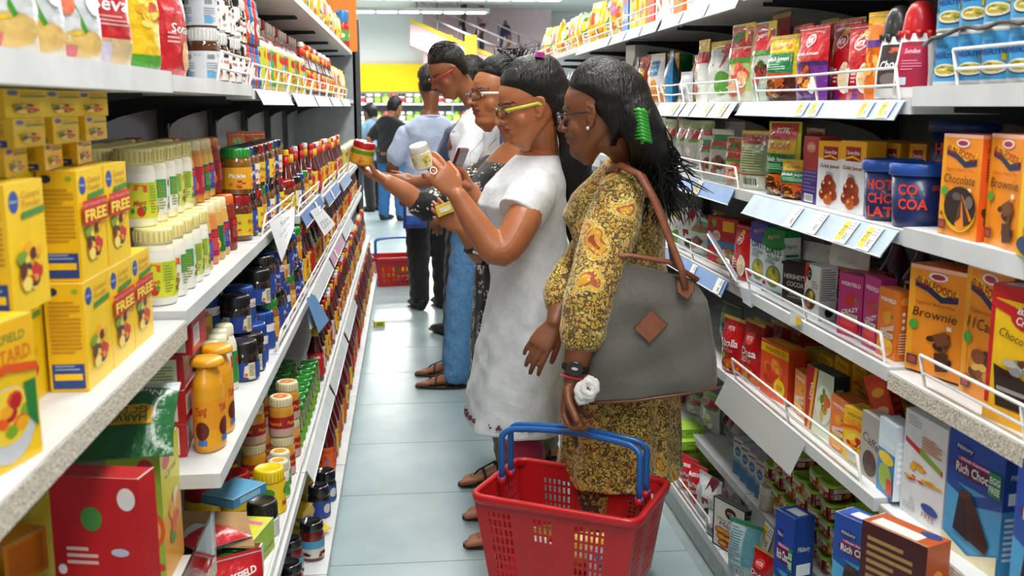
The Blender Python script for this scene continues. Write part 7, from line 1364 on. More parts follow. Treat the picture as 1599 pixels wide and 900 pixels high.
em, co = S.fuse(.006, 2); co = wrinkle(co, .0012, 60); finish(em, co, np.tile(C('#a3173f'), (len(co), 1)), 'leggings', 'cloth', W, WO)
for a_ in feetW: sandal(a_, fW, W, WO, .95)
# hair
S = Solids(); HFW = [(.02, -.06), (.06, -.05), (.09, -.034), (.112, -.016), (.120, .022), (.135, .037), (.15, .050), (.165, .060), (.18, .070), (.195, .070), (.21, .062), (.225, .047), (.24, .024), (.252, -.015)]
hair_cap(S, HMW, HFW, .013, .03, .030, .03); T = lambda x, y, z: HMW @ V((x, y, z)); R3 = HMW.to_3x3()
S.ball(T(-.045, 0, .195), .075, .07, .055, R3 @ V((1, 0, 0)), R3 @ V((0, 1, 0)), R3 @ V((0, 0, 1)))
S.limb([T(-.09, 0, .12), T(-.115, 0, .05), T(-.12, 0, -.03), V((WB[0]+.15, WB[1]-.0, 1.12)), V((WB[0]+.165, WB[1], .95))], [.065, .062, .055, .05, .018], 16)
em, co = S.fuse(.005, 2); root = finish(em, co, np.tile(C('#0b0807'), (len(co), 1)), 'hair', 'hair', W, WO)
b = MB()
def pathW(r, t):
    lat = r.uniform(-.98, .98); o = r.uniform(.0, .004); j = r.uniform(-.1, .1); s0 = .33+.10*abs(lat)**2+r.uniform(0, .05); return [surf_hair(q, lat*(1-.35*q)+j*q, .0+o)*1.0+V((.0, 0, .002)) for q in np.linspace(s0, .98, 12)]
strands(b, HMW, 420, 5, pathW, .0015); moved(b, WO).obj('hair_strands', 'hair', W)
b = MB(); p = T(-.05, .045, .245); b.obox(p, (R3 @ V((.012, 0, .004))), (R3 @ V((0, .008, 0))), (R3 @ V((-.003, 0, .007))), '#a8388c'); moved(b, WO).obj('hair_clip', 'plastic', W)
b = MB(); c = T(.0, 0, .0); 
# ring, phone, cup
kn = wrL+dW*.10; b = MB(); b.tube([wrL+dW*.108+V((-.004+.010*math.cos(t), .012*math.sin(t), .010*math.sin(t)))+V((0, -.012, -.01)) for t in np.linspace(0, 2*PI, 13)[:-1]], .0022, 6, '#c9c9c9', closed=True); moved(b, WO).obj('ring', 'chrome', W)
b = MB(); q = haR+V((-.008, -.03, .018)); ax = V((.35, -.2, .92)).normalized(); bx = V((.6, .8, 0)).normalized(); bx = (bx-ax*bx.dot(ax)).normalized(); b.obox(q, ax*.055, bx*.027, ax.cross(bx)*.005, '#5a0f1c'); b.obox(q+ax.cross(bx)*-.0055, ax*.046, bx*.024, ax.cross(bx)*.0006, '#2a0a12'); tag(b.obj('phone', 'gloss'), 'dark red mobile phone held in front of the white tunic', 'phone')
CUP = jar(.030, .075, '#ece3cc', '#f1ede0', .02, [('r', 0, 0, 1, 1, '#e9dfbc'), ('food', .5, .5, .4, .4, ['#d8b83a', '#8a9a3a', '#e8d080'], 3, 10)], '#e9dfbc', (.1, .9)); q = P_(664, 262, 3.13); put(CUP, 'spread_tub', 'small cream tub held up by the woman in white', 'tub', q, .3, None, (.1, -.35))
# ================================================================ the woman in the yellow print
YB_ = (.615, 2.90); YO = V((*YB_, 0)); H_Y = 1.58; fY = V((-.80, .60, 0)).normalized(); lY = V((0, 0, 1)).cross(fY)
Yw = person('person', 'woman in a yellow printed tunic carrying a red basket and a grey handbag', YB_)
earY = P_(936, 182, 2.76); HMY = head_matrix(earY, (-.84, .54), .10, 0, 1.04)
S = Solids(); head_solids(S, HMY); torso(S, YB_, fY, H_Y, fat=1.0, lean=.0); neck(S, HMY, V((*YB_, 1.30))-fY*.045)
feetY = [V((.56, 2.80, .07)), V((.68, 3.0, .07))]; legs(S, YB_, fY, H_Y, feetY)
for a_ in feetY: foot(S, a_, fY, .95)
ysL = P_(968, 308, 2.73); yeL = P_(920, 470, 2.63); ywL = P_(895, 592, 2.60); yhL = P_(888, 650, 2.60)
S.limb([ysL, ysL*.5+yeL*.5, yeL, yeL*.45+ywL*.55, ywL], [.048, .050, .045, .040, .027], 18); hand(S, ywL, V((-.04, -.02, -1)), V((-.7, -.6, 0)), V((.55, -.75, 0)), (.9, .95, 1.0, 1.05), (.35, .8), 1.0)
ysR = V((*YB_, 1.215))-lY*.15; yeR = P_(888, 440, 3.0); ywR = P_(866, 505, 2.90); yhR = P_(840, 545, 2.88)
S.limb([ysR, ysR*.5+yeR*.5, yeR, yeR*.5+ywR*.5, ywR], [.048, .05, .045, .038, .026], 16); hand(S, ywR, (yhR-ywR), V((.3, -.4, -1)), V((.3, .9, -.3)), (.35, .4, .45, .5), (.5, .4), .95)
SKY_ = '#7d4a2e'
skin_finish(S, HMY, SKY_, '#6a352a', '#140d0a', Yw, YO, .0038); eyes(HMY, Yw, YO); glasses(HMY, Yw, YO, '#6a6a6e', '#1a1a1c', .014, .022, .0012, .002)
b = MB(); T = lambda x, y, z: HMY @ V((x, y, z)); b.lathe([(.0002, -.005), (.006, -.003), (.006, .003), (.0002, .005)], 10, '#e9e6e0', c=tuple(T(-.004, .083, .071))); moved(b, YO).obj('earring', 'chrome', Yw)
S = Solids()
YSEC = [(.37, .205, .175, -.01), (.48, .200, .168, -.01), (.60, .196, .160, -.01), (.72, .192, .152, -.012), (.84, .190, .145, -.012), (.93, .176, .135, -.006), (1.00, .156, .122, 0), (1.08, .155, .125, .006), (1.15, .162, .140, .014), (1.215, .165, .126, .0), (1.262, .16, .100, -.018), (1.30, .126, .080, -.034), (1.322, .092, .066, -.04)]
torso(S, YB_, fY, H_Y, secs=YSEC, bust=1.08, n=40)
S.limb([ysL+V((.01, .015, .012)), ysL+(yeL-ysL)*.25, ysL+(yeL-ysL)*.7, yeL+V((.0, 0, .01)), yeL+(ywL-yeL)*.42], [.066, .076, .071, .067, .064], 20)
S.limb([ysR, ysR+(yeR-ysR)*.5, yeR, yeR+(ywR-yeR)*.45], [.068, .070, .062, .058], 18)
em, co = S.fuse(.0055, 2, .4); co = folds(co, YB_, .014, 5, .40, 1.0, 2.2, 8); co = wrinkle(co, .0028, 34, 1.1)
finish(em, co, np.tile(C('#c79a2c'), (len(co), 1)), 'tunic', 'paisley', Yw, YO)
S = Solids()
for a_, sd in zip(feetY, (1, -1)):
    hip = V((*YB_, .8))+lY*(.085*sd); kn = (hip+a_)/2+fY*.02+V((0, 0, .02)); S.limb([hip, kn, kn*.5+a_*.5, a_+V((0, 0, .0))], [.10, .085, .075, .066], 20)
em, co = S.fuse(.006, 2); co = wrinkle(co, .002, 40); finish(em, co, np.tile(C('#4a3218'), (len(co), 1)), 'trousers', 'brownprint', Yw, YO)
for a_ in feetY: sandal(a_, fY, Yw, YO, .95)
# hair: smooth crown, gathered with a green clip, then falling in curls
S = Solids(); HFY = [(.02, -.06), (.06, -.05), (.085, -.03), (.11, -.004), (.125, .004), (.14, -.006), (.155, .018), (.17, .046), (.183, .063), (.195, .065), (.21, .056), (.225, .040), (.237, .018), (.244, -.015)]
hair_cap(S, HMY, HFY, .018, .032, .022, .02); R3 = HMY.to_3x3()
S.ball(T(-.075, 0, .13), .07, .085, .09, R3 @ V((1, 0, 0)), R3 @ V((0, 1, 0)), R3 @ V((0, 0, 1)))
c1 = T(-.125, .01, .06)
h1, h2, h3 = P_(1018, 255, 2.80), P_(1030, 305, 2.80), P_(1038, 345, 2.82)
S.limb([T(-.09, .01, .11), c1, h1, h2], [.07, .055, .06, .035], 16)
em, co = S.fuse(.005, 2); finish(em, co, np.tile(C('#090706'), (len(co), 1)), 'hair', 'hair', Yw, YO)
b = MB()
strands(b, HMY, 420, 9, pathW, .0015, '#0e0a09')
rnd = random.Random(4)
for i in range(230):     # curls
    a0 = rnd.uniform(0, 2*PI); r0 = rnd.uniform(0, .06); s0 = c1+V((r0*math.cos(a0)*.6, r0*math.sin(a0), rnd.uniform(-.02, .05)))
    e0 = h2+V((rnd.gauss(.0, .055), rnd.gauss(0, .05), rnd.uniform(-.10, .09))); ph_, fq, am = rnd.uniform(0, 6), rnd.uniform(5, 9), rnd.uniform(.006, .014); pts = []
    mid = h1+V((rnd.gauss(.01, .045), rnd.gauss(0, .04), rnd.gauss(0, .03)))
    for t in np.linspace(0, 1, 15):
        p = s0*(1-t)**2+mid*2*t*(1-t)+e0*t*t; pts.append(p+V((am*t*math.sin(fq*t*2+ph_), am*t*math.cos(fq*t*2+ph_*1.3), am*.3*math.sin(fq*3*t))))
    b.tube(pts, [.0025]*14+[.0008], 4, '#0c0908')
moved(b, YO).obj('hair_strands', 'hair', Yw)
b = MB(); cc = P_(1003, 197, 2.635)
for k in range(9):
    q = cc+V((.004*(k-4)*.4, 0, .036-.009*k)); b.tube([q+V((-.022, .006, .004)), q+V((-.008, -.014, .006)), q+V((.012, -.012, -.002)), q+V((.022, .004, -.008))], [.003, .006, .006, .002], 8, '#2f9a2c')
b.tube([cc+V((.0, -.004, .045)), cc+V((.006, -.012, 0)), cc+V((.0, -.004, -.045))], .005, 8, '#3aa834'); moved(b, YO).obj('hair_clip', 'plastic', Yw)
# watch, red thread, white hair tie on the wrist
wc = ywL*.72+yeL*.28-V((0, 0, .02)); ax = (ywL-yeL).normalized(); e1 = ax.cross(V((0, 1, 0))).normalized(); e2 = ax.cross(e1)
wa = empty('wrist_watch'); tag(wa, None, None); wa.parent = Yw; wc = yeL+(ywL-yeL)*.86
b = MB(); b.tube([wc+e1*(.034*math.cos(t))+e2*(.030*math.sin(t)) for t in np.linspace(0, 2*PI, 25)[:-1]], .010, 8, '#17130f', closed=True, flat=.35, upv=tuple(e1)); moved(b, YO).obj('strap', 'leather', wa)
fc = V((-.25, -1, 0)).normalized(); fc = (fc-ax*fc.dot(ax)).normalized(); fx = ax.cross(fc); b = MB(); q = wc+fc*.034
for k in range(2):
    pts = [q+fc*(.004*k)+ax*(.016*math.cos(t))+fx*(.019*math.sin(t)) for t in np.linspace(0, 2*PI, 20)[:-1]]; b.poly(pts, '#1c1a1a'); 
b.tube([q+ax*(.016*math.cos(t))+fx*(.019*math.sin(t)) for t in np.linspace(0, 2*PI, 20)[:-1]], .004, 6, '#2c2826', closed=True); b.poly([q+fc*.0045+ax*(.004*math.cos(t))+fx*(.009*math.sin(t)) for t in np.linspace(0, 2*PI, 12)[:-1]], '#c8c4bc'); moved(b, YO).obj('dial', 'gloss', wa)
wc2 = yeL+(ywL-yeL)*.98; b = MB(); b.tube([wc2+e1*(.033*math.cos(t))+e2*(.03*math.sin(t)) for t in np.linspace(0, 2*PI, 25)[:-1]], .0035, 6, '#b8243c', closed=True); moved(b, YO).obj('wrist_thread', 'cloth', Yw)
b = MB(); rnd = random.Random(3); q = P_(916, 612, 2.545)
for k in range(7):
    r_ = .018+.004*rnd.random(); o = V((rnd.uniform(-.008, .01), rnd.uniform(-.01, .01), rnd.uniform(-.026, .024))); a = rnd.uniform(0, 3); u1 = V((math.cos(a), .4, math.sin(a))).normalized(); u2 = u1.cross(V((.2, 1, .1))).normalized(); b.tube([q+o+u1*(r_*math.cos(t)+.003*math.sin(5*t))+u2*(r_*.8*math.sin(t)) for t in np.linspace(0, 2*PI, 19)[:-1]], .0085, 8, '#dcdad6', closed=True)
tag(b.obj('hair_tie', 'cloth'), 'crumpled white cloth hair tie round the wrist of the woman in yellow', 'hair tie')
# the grey handbag
bag = tag(empty('handbag', (0, 0, 0)), 'grey woven handbag with brown leather straps and diamond patch', 'handbag')
c0 = P_(1020, 525, 2.60); fx = V((1, -.10, 0)).normalized(); fn = V((-.10, -1, 0)).normalized(); UPV = V((0, 0, 1))
hx = lambda px, py: ony(px, py, 2.60-(px-1020)*.00016)
S = Solids(); secs = []
C4 = [(hx(934, 402), hx(1090, 440)), (hx(924, 470), hx(1108, 470)), (hx(921, 540), hx(1120, 540)), (hx(918, 600), hx(1125, 590)), (hx(917, 628), hx(1124, 606))]
for i, (a_, b_) in enumerate(C4):
    th = [.018, .05, .062, .066, .060][i]; secs.append(((a_+b_)/2+V((0, .035, 0)), (b_-a_)/2, fn*-th))
S.ring_loft(secs, 40, 4.5); em, co = S.fuse(.005, 3)
co[:, 1] += .004*np.sin(co[:, 0]*38+co[:, 2]*20)+.003*np.sin(co[:, 2]*45-co[:, 0]*22)
cols = np.tile(C('#66645c'), (len(co), 1)); finish(em, co, cols, 'bag_body', 'weave', bag, (0, 0, 0))
BRW = '#8a4e34'; off = V((0, -.040, 0))
def fr(px, py, dd=0): return hx(px, py)+V((0, -.012-dd, 0))
b = MB(); b.tube([hx(936, 404)+V((0, .012, .004)), hx(985, 402)+V((0, .005, .004)), hx(1045, 412)+V((0, .005, .004)), hx(1092, 440)+V((0, .014, .002))], .010, 8, BRW, flat=.7); b.obj('top_trim', 'leather', bag)
b = MB(); b.tube([fr(918, 628, .005), fr(985, 622, .016), fr(1060, 612, .016), fr(1124, 602, .005)], .004, 6, '#7a4630'); b.obj('bottom_piping', 'leather', bag)
b = MB(); pc = [fr(1012, 481, .025), fr(1037, 502, .025), fr(1009, 531, .025), fr(985, 508, .025)]; b.poly(pc[::-1], '#94563a'); b.poly([p+V((0, .003, 0)) for p in pc], '#94563a'); b.tube(pc, .0012, 5, '#6a3822', closed=True); b.obj('leather_patch', 'leather', bag)
b = MB(); pc = [fr(1053, 436, .018), fr(1078, 438, .018), fr(1078, 452, .022), fr(1067, 463, .024), fr(1053, 453, .022)]; b.poly(pc[::-1], BRW); b.poly([p+V((0, .004, 0)) for p in pc], BRW); b.tube(pc, .0014, 5, '#6a3822', closed=True); b.obj('strap_tab', 'leather', bag)
sh = P_(968, 258, 2.70)
b = MB(); b.tube([fr(1065, 448, .022), fr(1058, 415, .022), P_(1040, 360, 2.60), P_(1020, 310, 2.61), P_(998, 272, 2.64), P_(968, 258, 2.70), P_(948, 268, 2.78)], [.0095]*7, 8, BRW, flat=.6, upv=(0, -1, 0)); b.obj('strap', 'leather', bag)
b = MB(); b.tube([hx(1062, 420)+V((0, .06, 0)), P_(1046, 370, 2.66), P_(1026, 318, 2.66), P_(1004, 276, 2.68), P_(976, 258, 2.74), P_(955, 272, 2.82)], [.0095]*6, 8, '#7d4730', flat=.6, upv=(0, -1, 0)); b.obj('strap', 'leather', bag)
# ================================================================ red basket
def basket(name, label, M4, handle_up=True, detail=True, s=1.0):
    e = tag(empty(name), label, 'basket'); e.matrix_world = M4
    w, d, h = .455*s, .31*s, .255*s; wh = .39*s; tp = .84        # rim size, height, bottom taper
    def wall(u, v, side, off=0):
        k = tp+(1-tp)*v; hw, hd = w/2*k, d/2*k
        if side == 0: return V(((u-.5)*2*hw, -hd+off, v*h))
        if side == 1: return V((hw-off, (u-.5)*2*hd, v*h))
        if side == 2: return V(((.5-u)*2*hw, hd-off, v*h))
        return V((-hw+off, (.5-u)*2*hd, v*h))
    b = MB(); RC = '#bf1a20'
    b.box(-w/2*tp, w/2*tp, -d/2*tp, d/2*tp, 0, .004, RC)
    for sd in range(4):
        long_ = sd % 2 == 0; ncol = 30 if long_ else 22
        rows = [0, .06, .16, .26, .36, .46, .56, .66, .76, .84, 1.0]
        zones = [(2, 7), (11, 15), (19, 25)] if long_ else [(2, 8), (12, 19)]
        if not detail: ncol = 10; zones = [(1, 9)]; rows = [0, .1, .3, .5, .7, 1.0]
        for i in range(ncol):
            u0, u1 = i/ncol, (i+1)/ncol; inz = any(a <= i < c_ for a, c_ in zones)
            for j in range(len(rows)-1):
                v0, v1 = rows[j], rows[j+1]
                hole = inz and 0 < j < len(rows)-2
                if long_ and detail and 7 <= i < 19 and 1 <= j <= 4: hole = False
                if long_ and detail and 11 <= i < 15 and j < 6: hole = False
                g = lambda u, v: wall(u, v, sd)
                if not hole: b.poly([g(u0, v0), g(u1, v0), g(u1, v1), g(u0, v1)], RC); q = .0022; b.poly([wall(u0, v0, sd, q), wall(u0, v1, sd, q), wall(u1, v1, sd, q), wall(u1, v0, sd, q)], RC)
                else:
                    a, c_ = u0+(u1-u0)*.24, u1-(u1-u0)*.24; e0, e1 = v0+(v1-v0)*.14, v1-(v1-v0)*.14
                    for off in (0, .0022):
                        G = lambda u, v: wall(u, v, sd, off)
                        for (p, q, r_, t) in ((u0, v0, a, v1), (c_, v0, u1, v1), (a, v0, c_, e0), (a, e1, c_, v1)):
                            Q = [G(p, q), G(r_, q), G(r_, t), G(p, t)]; b.poly(Q if off == 0 else Q[::-1], RC)
                    for (p, q, r_, t) in ((a, e0, a, e1), (c_, e1, c_, e0), (a, e1, c_, e1), (c_, e0, a, e0)):
                        b.poly([wall(p, q, sd), wall(r_, t, sd), wall(r_, t, sd, .0022), wall(p, q, sd, .0022)], RC)
    b.obj('basket_body', 'redplast', e)
    b = MB(); c1 = [(-w/2, -d/2), (w/2, -d/2), (w/2, d/2), (-w/2, d/2)]; pts = []
    for i, (x, y) in enumerate(c1):
        r_ = .03; cx, cy = x-math.copysign(r_, x), y-math.copysign(r_, y); a0 = [PI, 1.5*PI, 0, .5*PI][i]
        for k in range(5): pts.append(V((cx+r_*math.cos(a0+k*PI/8), cy+r_*math.sin(a0+k*PI/8), h)))
    n = len(pts); prof = [(-.002, -.024), (.010, -.022), (.014, -.002), (.010, .004), (-.002, .004), (-.004, -.002)]
    base = len(b.v)
    for p in pts:
        nr = V((p.x/w, p.y/d, 0)); a = V((math.copysign(max(0, abs(p.x)-w/2+.03), p.x), math.copysign(max(0, abs(p.y)-d/2+.03), p.y), 0)).normalized()
        for (o, zz) in prof: b.v.append(tuple(p+a*o+V((0, 0, zz))))
    m = len(prof)
    for i in range(n):
        for k in range(m): b.face((base+i*m+k, base+((i+1) % n)*m+k, base+((i+1) % n)*m+(k+1) % m, base+i*m+(k+1) % m), '#c51c22', 0, True)
    b.obj('rim', 'redplast', e)
    for sd in (-1, 1):
        for dy in (-.026, .026):
            b = MB(); b.tube([(sd*(wh/2+.004), dy*s*1.2, h-.012), (sd*(wh/2+.004), dy*s*1.2, h+.012)], .011*s, 10, '#c51c22'); b.obj('handle_lug', 'redplast', e)
    for q, dy in enumerate((-.031, .031)):
        b = MB(); x = wh/2+.004; top = .145*s; pts = []
        for t in [0, .25, .5, .75, .9]: pts.append((-x, dy, h+.008+top*t*.78))
        for t in np.linspace(0, PI/2, 6): pts.append((-x+.05*(1-math.cos(t)), dy*(1-.4*t/(PI/2)), h+.008+top*(.80+.20*math.sin(t))))
        for t in np.linspace(-1, 1, 7)[1:-1]: pts.append((t*(x-.05), dy*.6, h+.008+top*(1.0+.07*(1-t*t))))
        for t in np.linspace(PI/2, 0, 6): pts.append((x-.05*(1-math.cos(t)), dy*(1-.4*t/(PI/2)), h+.008+top*(.80+.20*math.sin(t))))
        for t in [.9, .75, .5, .25, 0]: pts.append((x, dy, h+.008+top*t*.78))
        if not handle_up: pts = [(p[0], p[1]-(p[2]-h)*(.25 if q else -.25), p[2]) for p in pts]
        b.tube(pts, .0088*s, 10, '#1f5fa8'); b.obj('handle', 'plastic', e)
        for sx in (-1, 1):
            b = MB(); b.lathe([(.0002, -.012), (.007, -.010), (.007, .010), (.0002, .012)], 10, '#2f74c0', c=(0, 0, 0)); o_ = b.obj('pivot_pin', 'plastic', e, (sx*x, dy, h+.008), (0, PI/2, 0))
    return e
pl, pr = onz(797, 742, .425), onz(996, 773, .425); axb = (pr-pl); axb.z = 0; ctr = (pl+pr)/2; ang = math.atan2(axb.y, axb.x)
MBK = Matrix.Translation(V((ctr.x, ctr.y, .425-.263))) @ Matrix.Rotation(ang, 4, 'Z')
basket('shopping_basket', 'red shopping basket with blue handles in the hand of the woman in yellow', MBK)
for i, (x, y, mk, lb) in enumerate(((-.06, -.04, P_DIAG(.12, .13, .05), 'colourful pouch seen through the slots of the red basket'), (.04, .02, YB[0](.14, .12, .06), 'yellow packet inside the red basket'), (-.11, .03, YB[3](.10, .11, .05), 'green packet inside the red basket, at its left end'), (.10, -.03, P_SNACK(.11, .11, .05), 'white snack pouch inside the red basket, at its right end'))):
    put(mk, 'food_pouch', lb, 'pouch', MBK @ V((x, y, .0046)), ang+.3*i)
# ================================================================ the woman in the black flowered dress
KB_ = (.40, 3.97); KO = V((*KB_, 0)); H_K = 1.57; fK = V((-.92, -.38, 0)).normalized(); lK = V((0, 0, 1)).cross(fK)
Kw = person('person', 'woman in a black dress with white flowers reaching out with a jar', KB_)
earK = P_(797, 152, 3.95); HMK = head_matrix(earK, (-.93, -.36), .02, 0, 1.06)
earK2 = V(earK)+V((-.045, .05, .0)); HMK = head_matrix(earK2, (-.92, -.38), .0, .03, 1.08)
S = Solids(); head_solids(S, HMK); torso(S, KB_, fK, H_K, fat=1.03); neck(S, HMK, V((*KB_, 1.30))-fK*.04)
feetK = [V((.37, 3.80, .07)), V((.56, 4.02, .07))]; legs(S, KB_, fK, H_K, feetK)
for a_ in feetK: foot(S, a_, V((-1, -.15, 0)), .95)
ksR = V((*KB_, 1.205))-lK*.15; keR = P_(668, 322, 3.93); kwR = P_(604, 283, 3.90); khR = P_(566, 262, 3.9)
S.limb([ksR, ksR*.5+keR*.5+V((0, 0, -.02)), keR, keR*.5+kwR*.5, kwR], [.046, .05, .045, .039, .028], 16); hand(S, kwR, khR-kwR, V((-.1, -.9, .3)), V((-.2, -.2, 1)), (.5, .55, .6, .65), (.5, .6), .98)
ksL = V((*KB_, 1.205))+lK*.15; keL = P_(752, 392, 3.74); kwL = P_(722, 358, 3.70); khL = P_(700, 342, 3.7)
S.limb([ksL, ksL*.5+keL*.5, keL, keL*.5+kwL*.5, kwL], [.046, .048, .045, .038, .026], 16); hand(S, kwL, khL-kwL, V((0, -.3, 1)), V((-.3, .9, .3)), (.5, .55, .6, .65), (.5, .6), .92)
skin_finish(S, HMK, '#a9683f', '#8a3a34', '#1c120e', Kw, KO, .0042); eyes(HMK, Kw, KO); glasses(HMK, Kw, KO, '#1c1c22', '#e4e4e2', .016, .024, .002, .0045)
S = Solids(); KSEC = [(.36, .200, .16, -.01), (.6, .190, .15, -.01), (.84, .186, .142, -.012), (.95, .17, .13, -.006), (1.02, .155, .12, 0), (1.10, .155, .124, .006), (1.16, .164, .140, .014), (1.215, .165, .122, .0), (1.255, .16, .096, -.018), (1.28, .13, .078, -.035)]
torso(S, KB_, fK, H_K, secs=KSEC, bust=1.06, n=36)
for sh_, el_, wr_ in ((ksR, keR, kwR), (ksL, keL, kwL)): S.limb([sh_, sh_+(el_-sh_)*.5+V((0, 0, -.01)), el_, el_+(wr_-el_)*.12], [.058, .064, .060, .058], 18)
em, co = S.fuse(.006, 2); co = folds(co, KB_, .012, 5, .40, 1.0, 3.1, 7); co = wrinkle(co, .002, 36, 2); finish(em, co, np.tile(C('#101116'), (len(co), 1)), 'dress', 'flowers', Kw, KO)
S = Solids()
for a_, sd in zip(feetK, (1, -1)):
    hip = V((*KB_, .8))+lK*(.085*sd); kn = (hip+a_)/2+fK*.02; S.limb([hip, kn, kn*.5+a_*.5, a_+V((0, 0, .02))], [.098, .072, .066, .048], 18)
em, co = S.fuse(.007, 2); co = wrinkle(co, .002, 70); finish(em, co, np.tile(C('#6f6a50'), (len(co), 1)), 'leggings', 'cloth', Kw, KO)
for a_ in feetK: sandal(a_, V((-1, -.15, 0)), Kw, KO, .95)
S = Solids(); hair_cap(S, HMK, [(.02, -.06), (.06, -.05), (.09, -.034), (.125, -.022), (.14, -.006), (.155, .018), (.17, .046), (.183, .063), (.195, .065), (.21, .056), (.225, .040), (.237, .018), (.244, -.015)], .014, .024, .022, .05); T = lambda x, y, z: HMK @ V((x, y, z)); S.ball(T(-.07, -.0, .215), .055, .055, .04)
em, co = S.fuse(.006, 2); finish(em, co, np.tile(C('#0b0807'), (len(co), 1)), 'hair', 'hair', Kw, KO)
b = MB(); strands(b, HMK, 200, 15, pathW, .0015); rnd = random.Random(2)
for i in range(40): p = T(-.075+rnd.gauss(0, .02), rnd.gauss(0, .03), .24); b.tube([p, p+V((rnd.gauss(0, .02), rnd.gauss(0, .02), .03)), p+V((rnd.gauss(0, .05), rnd.gauss(0, .04), .035+rnd.random()*.03))], [.002, .0016, .0006], 4, '#0c0908')
moved(b, KO).obj('hair_strands', 'hair', Kw)
b = MB(); nk = [T(.03, .05, -.045), V((*KB_, 1.27))+fK*.148+lK*.05, V((*KB_, 1.20))+fK*.168, V((*KB_, 1.27))+fK*.148-lK*.05, T(.03, -.05, -.045)]; b.tube(nk, .0016, 5, '#c8a860'); moved(b, KO).obj('necklace', 'chrome', Kw)
PJ = jar(.042, .085, '#c88a2a', '#b8161c', .02, [('r', 0, 0, 1, 1, '#e0a028'), ('r', 0, .7, 1, 1, '#5a8a2c'), ('food', .5, .3, .4, .25, ['#d8481c', '#e8b83a'], 3, 8)], '#e0a028', (.1, .85), lidmat='gloss'); q = P_(563, 256, 3.86); put(PJ, 'pickle_jar', 'orange pickle jar with red lid held out towards the left shelf', 'jar', q, 0, None, (.1, .22))
b = MB(); q = P_(695, 326, 3.68); b.obox(q, (.03, .0, .012), (0, .01, 0), (-.006, 0, .018), '#e4c93a'); b.obox(q+V((.0, -.011, 0)), (.02, .0, .008), (0, .0006, 0), (-.003, 0, .009), '#f0ead0'); tag(b.obj('yellow_sachet', 'film'), 'small yellow sachet in the hand below the cream tub', 'sachet')
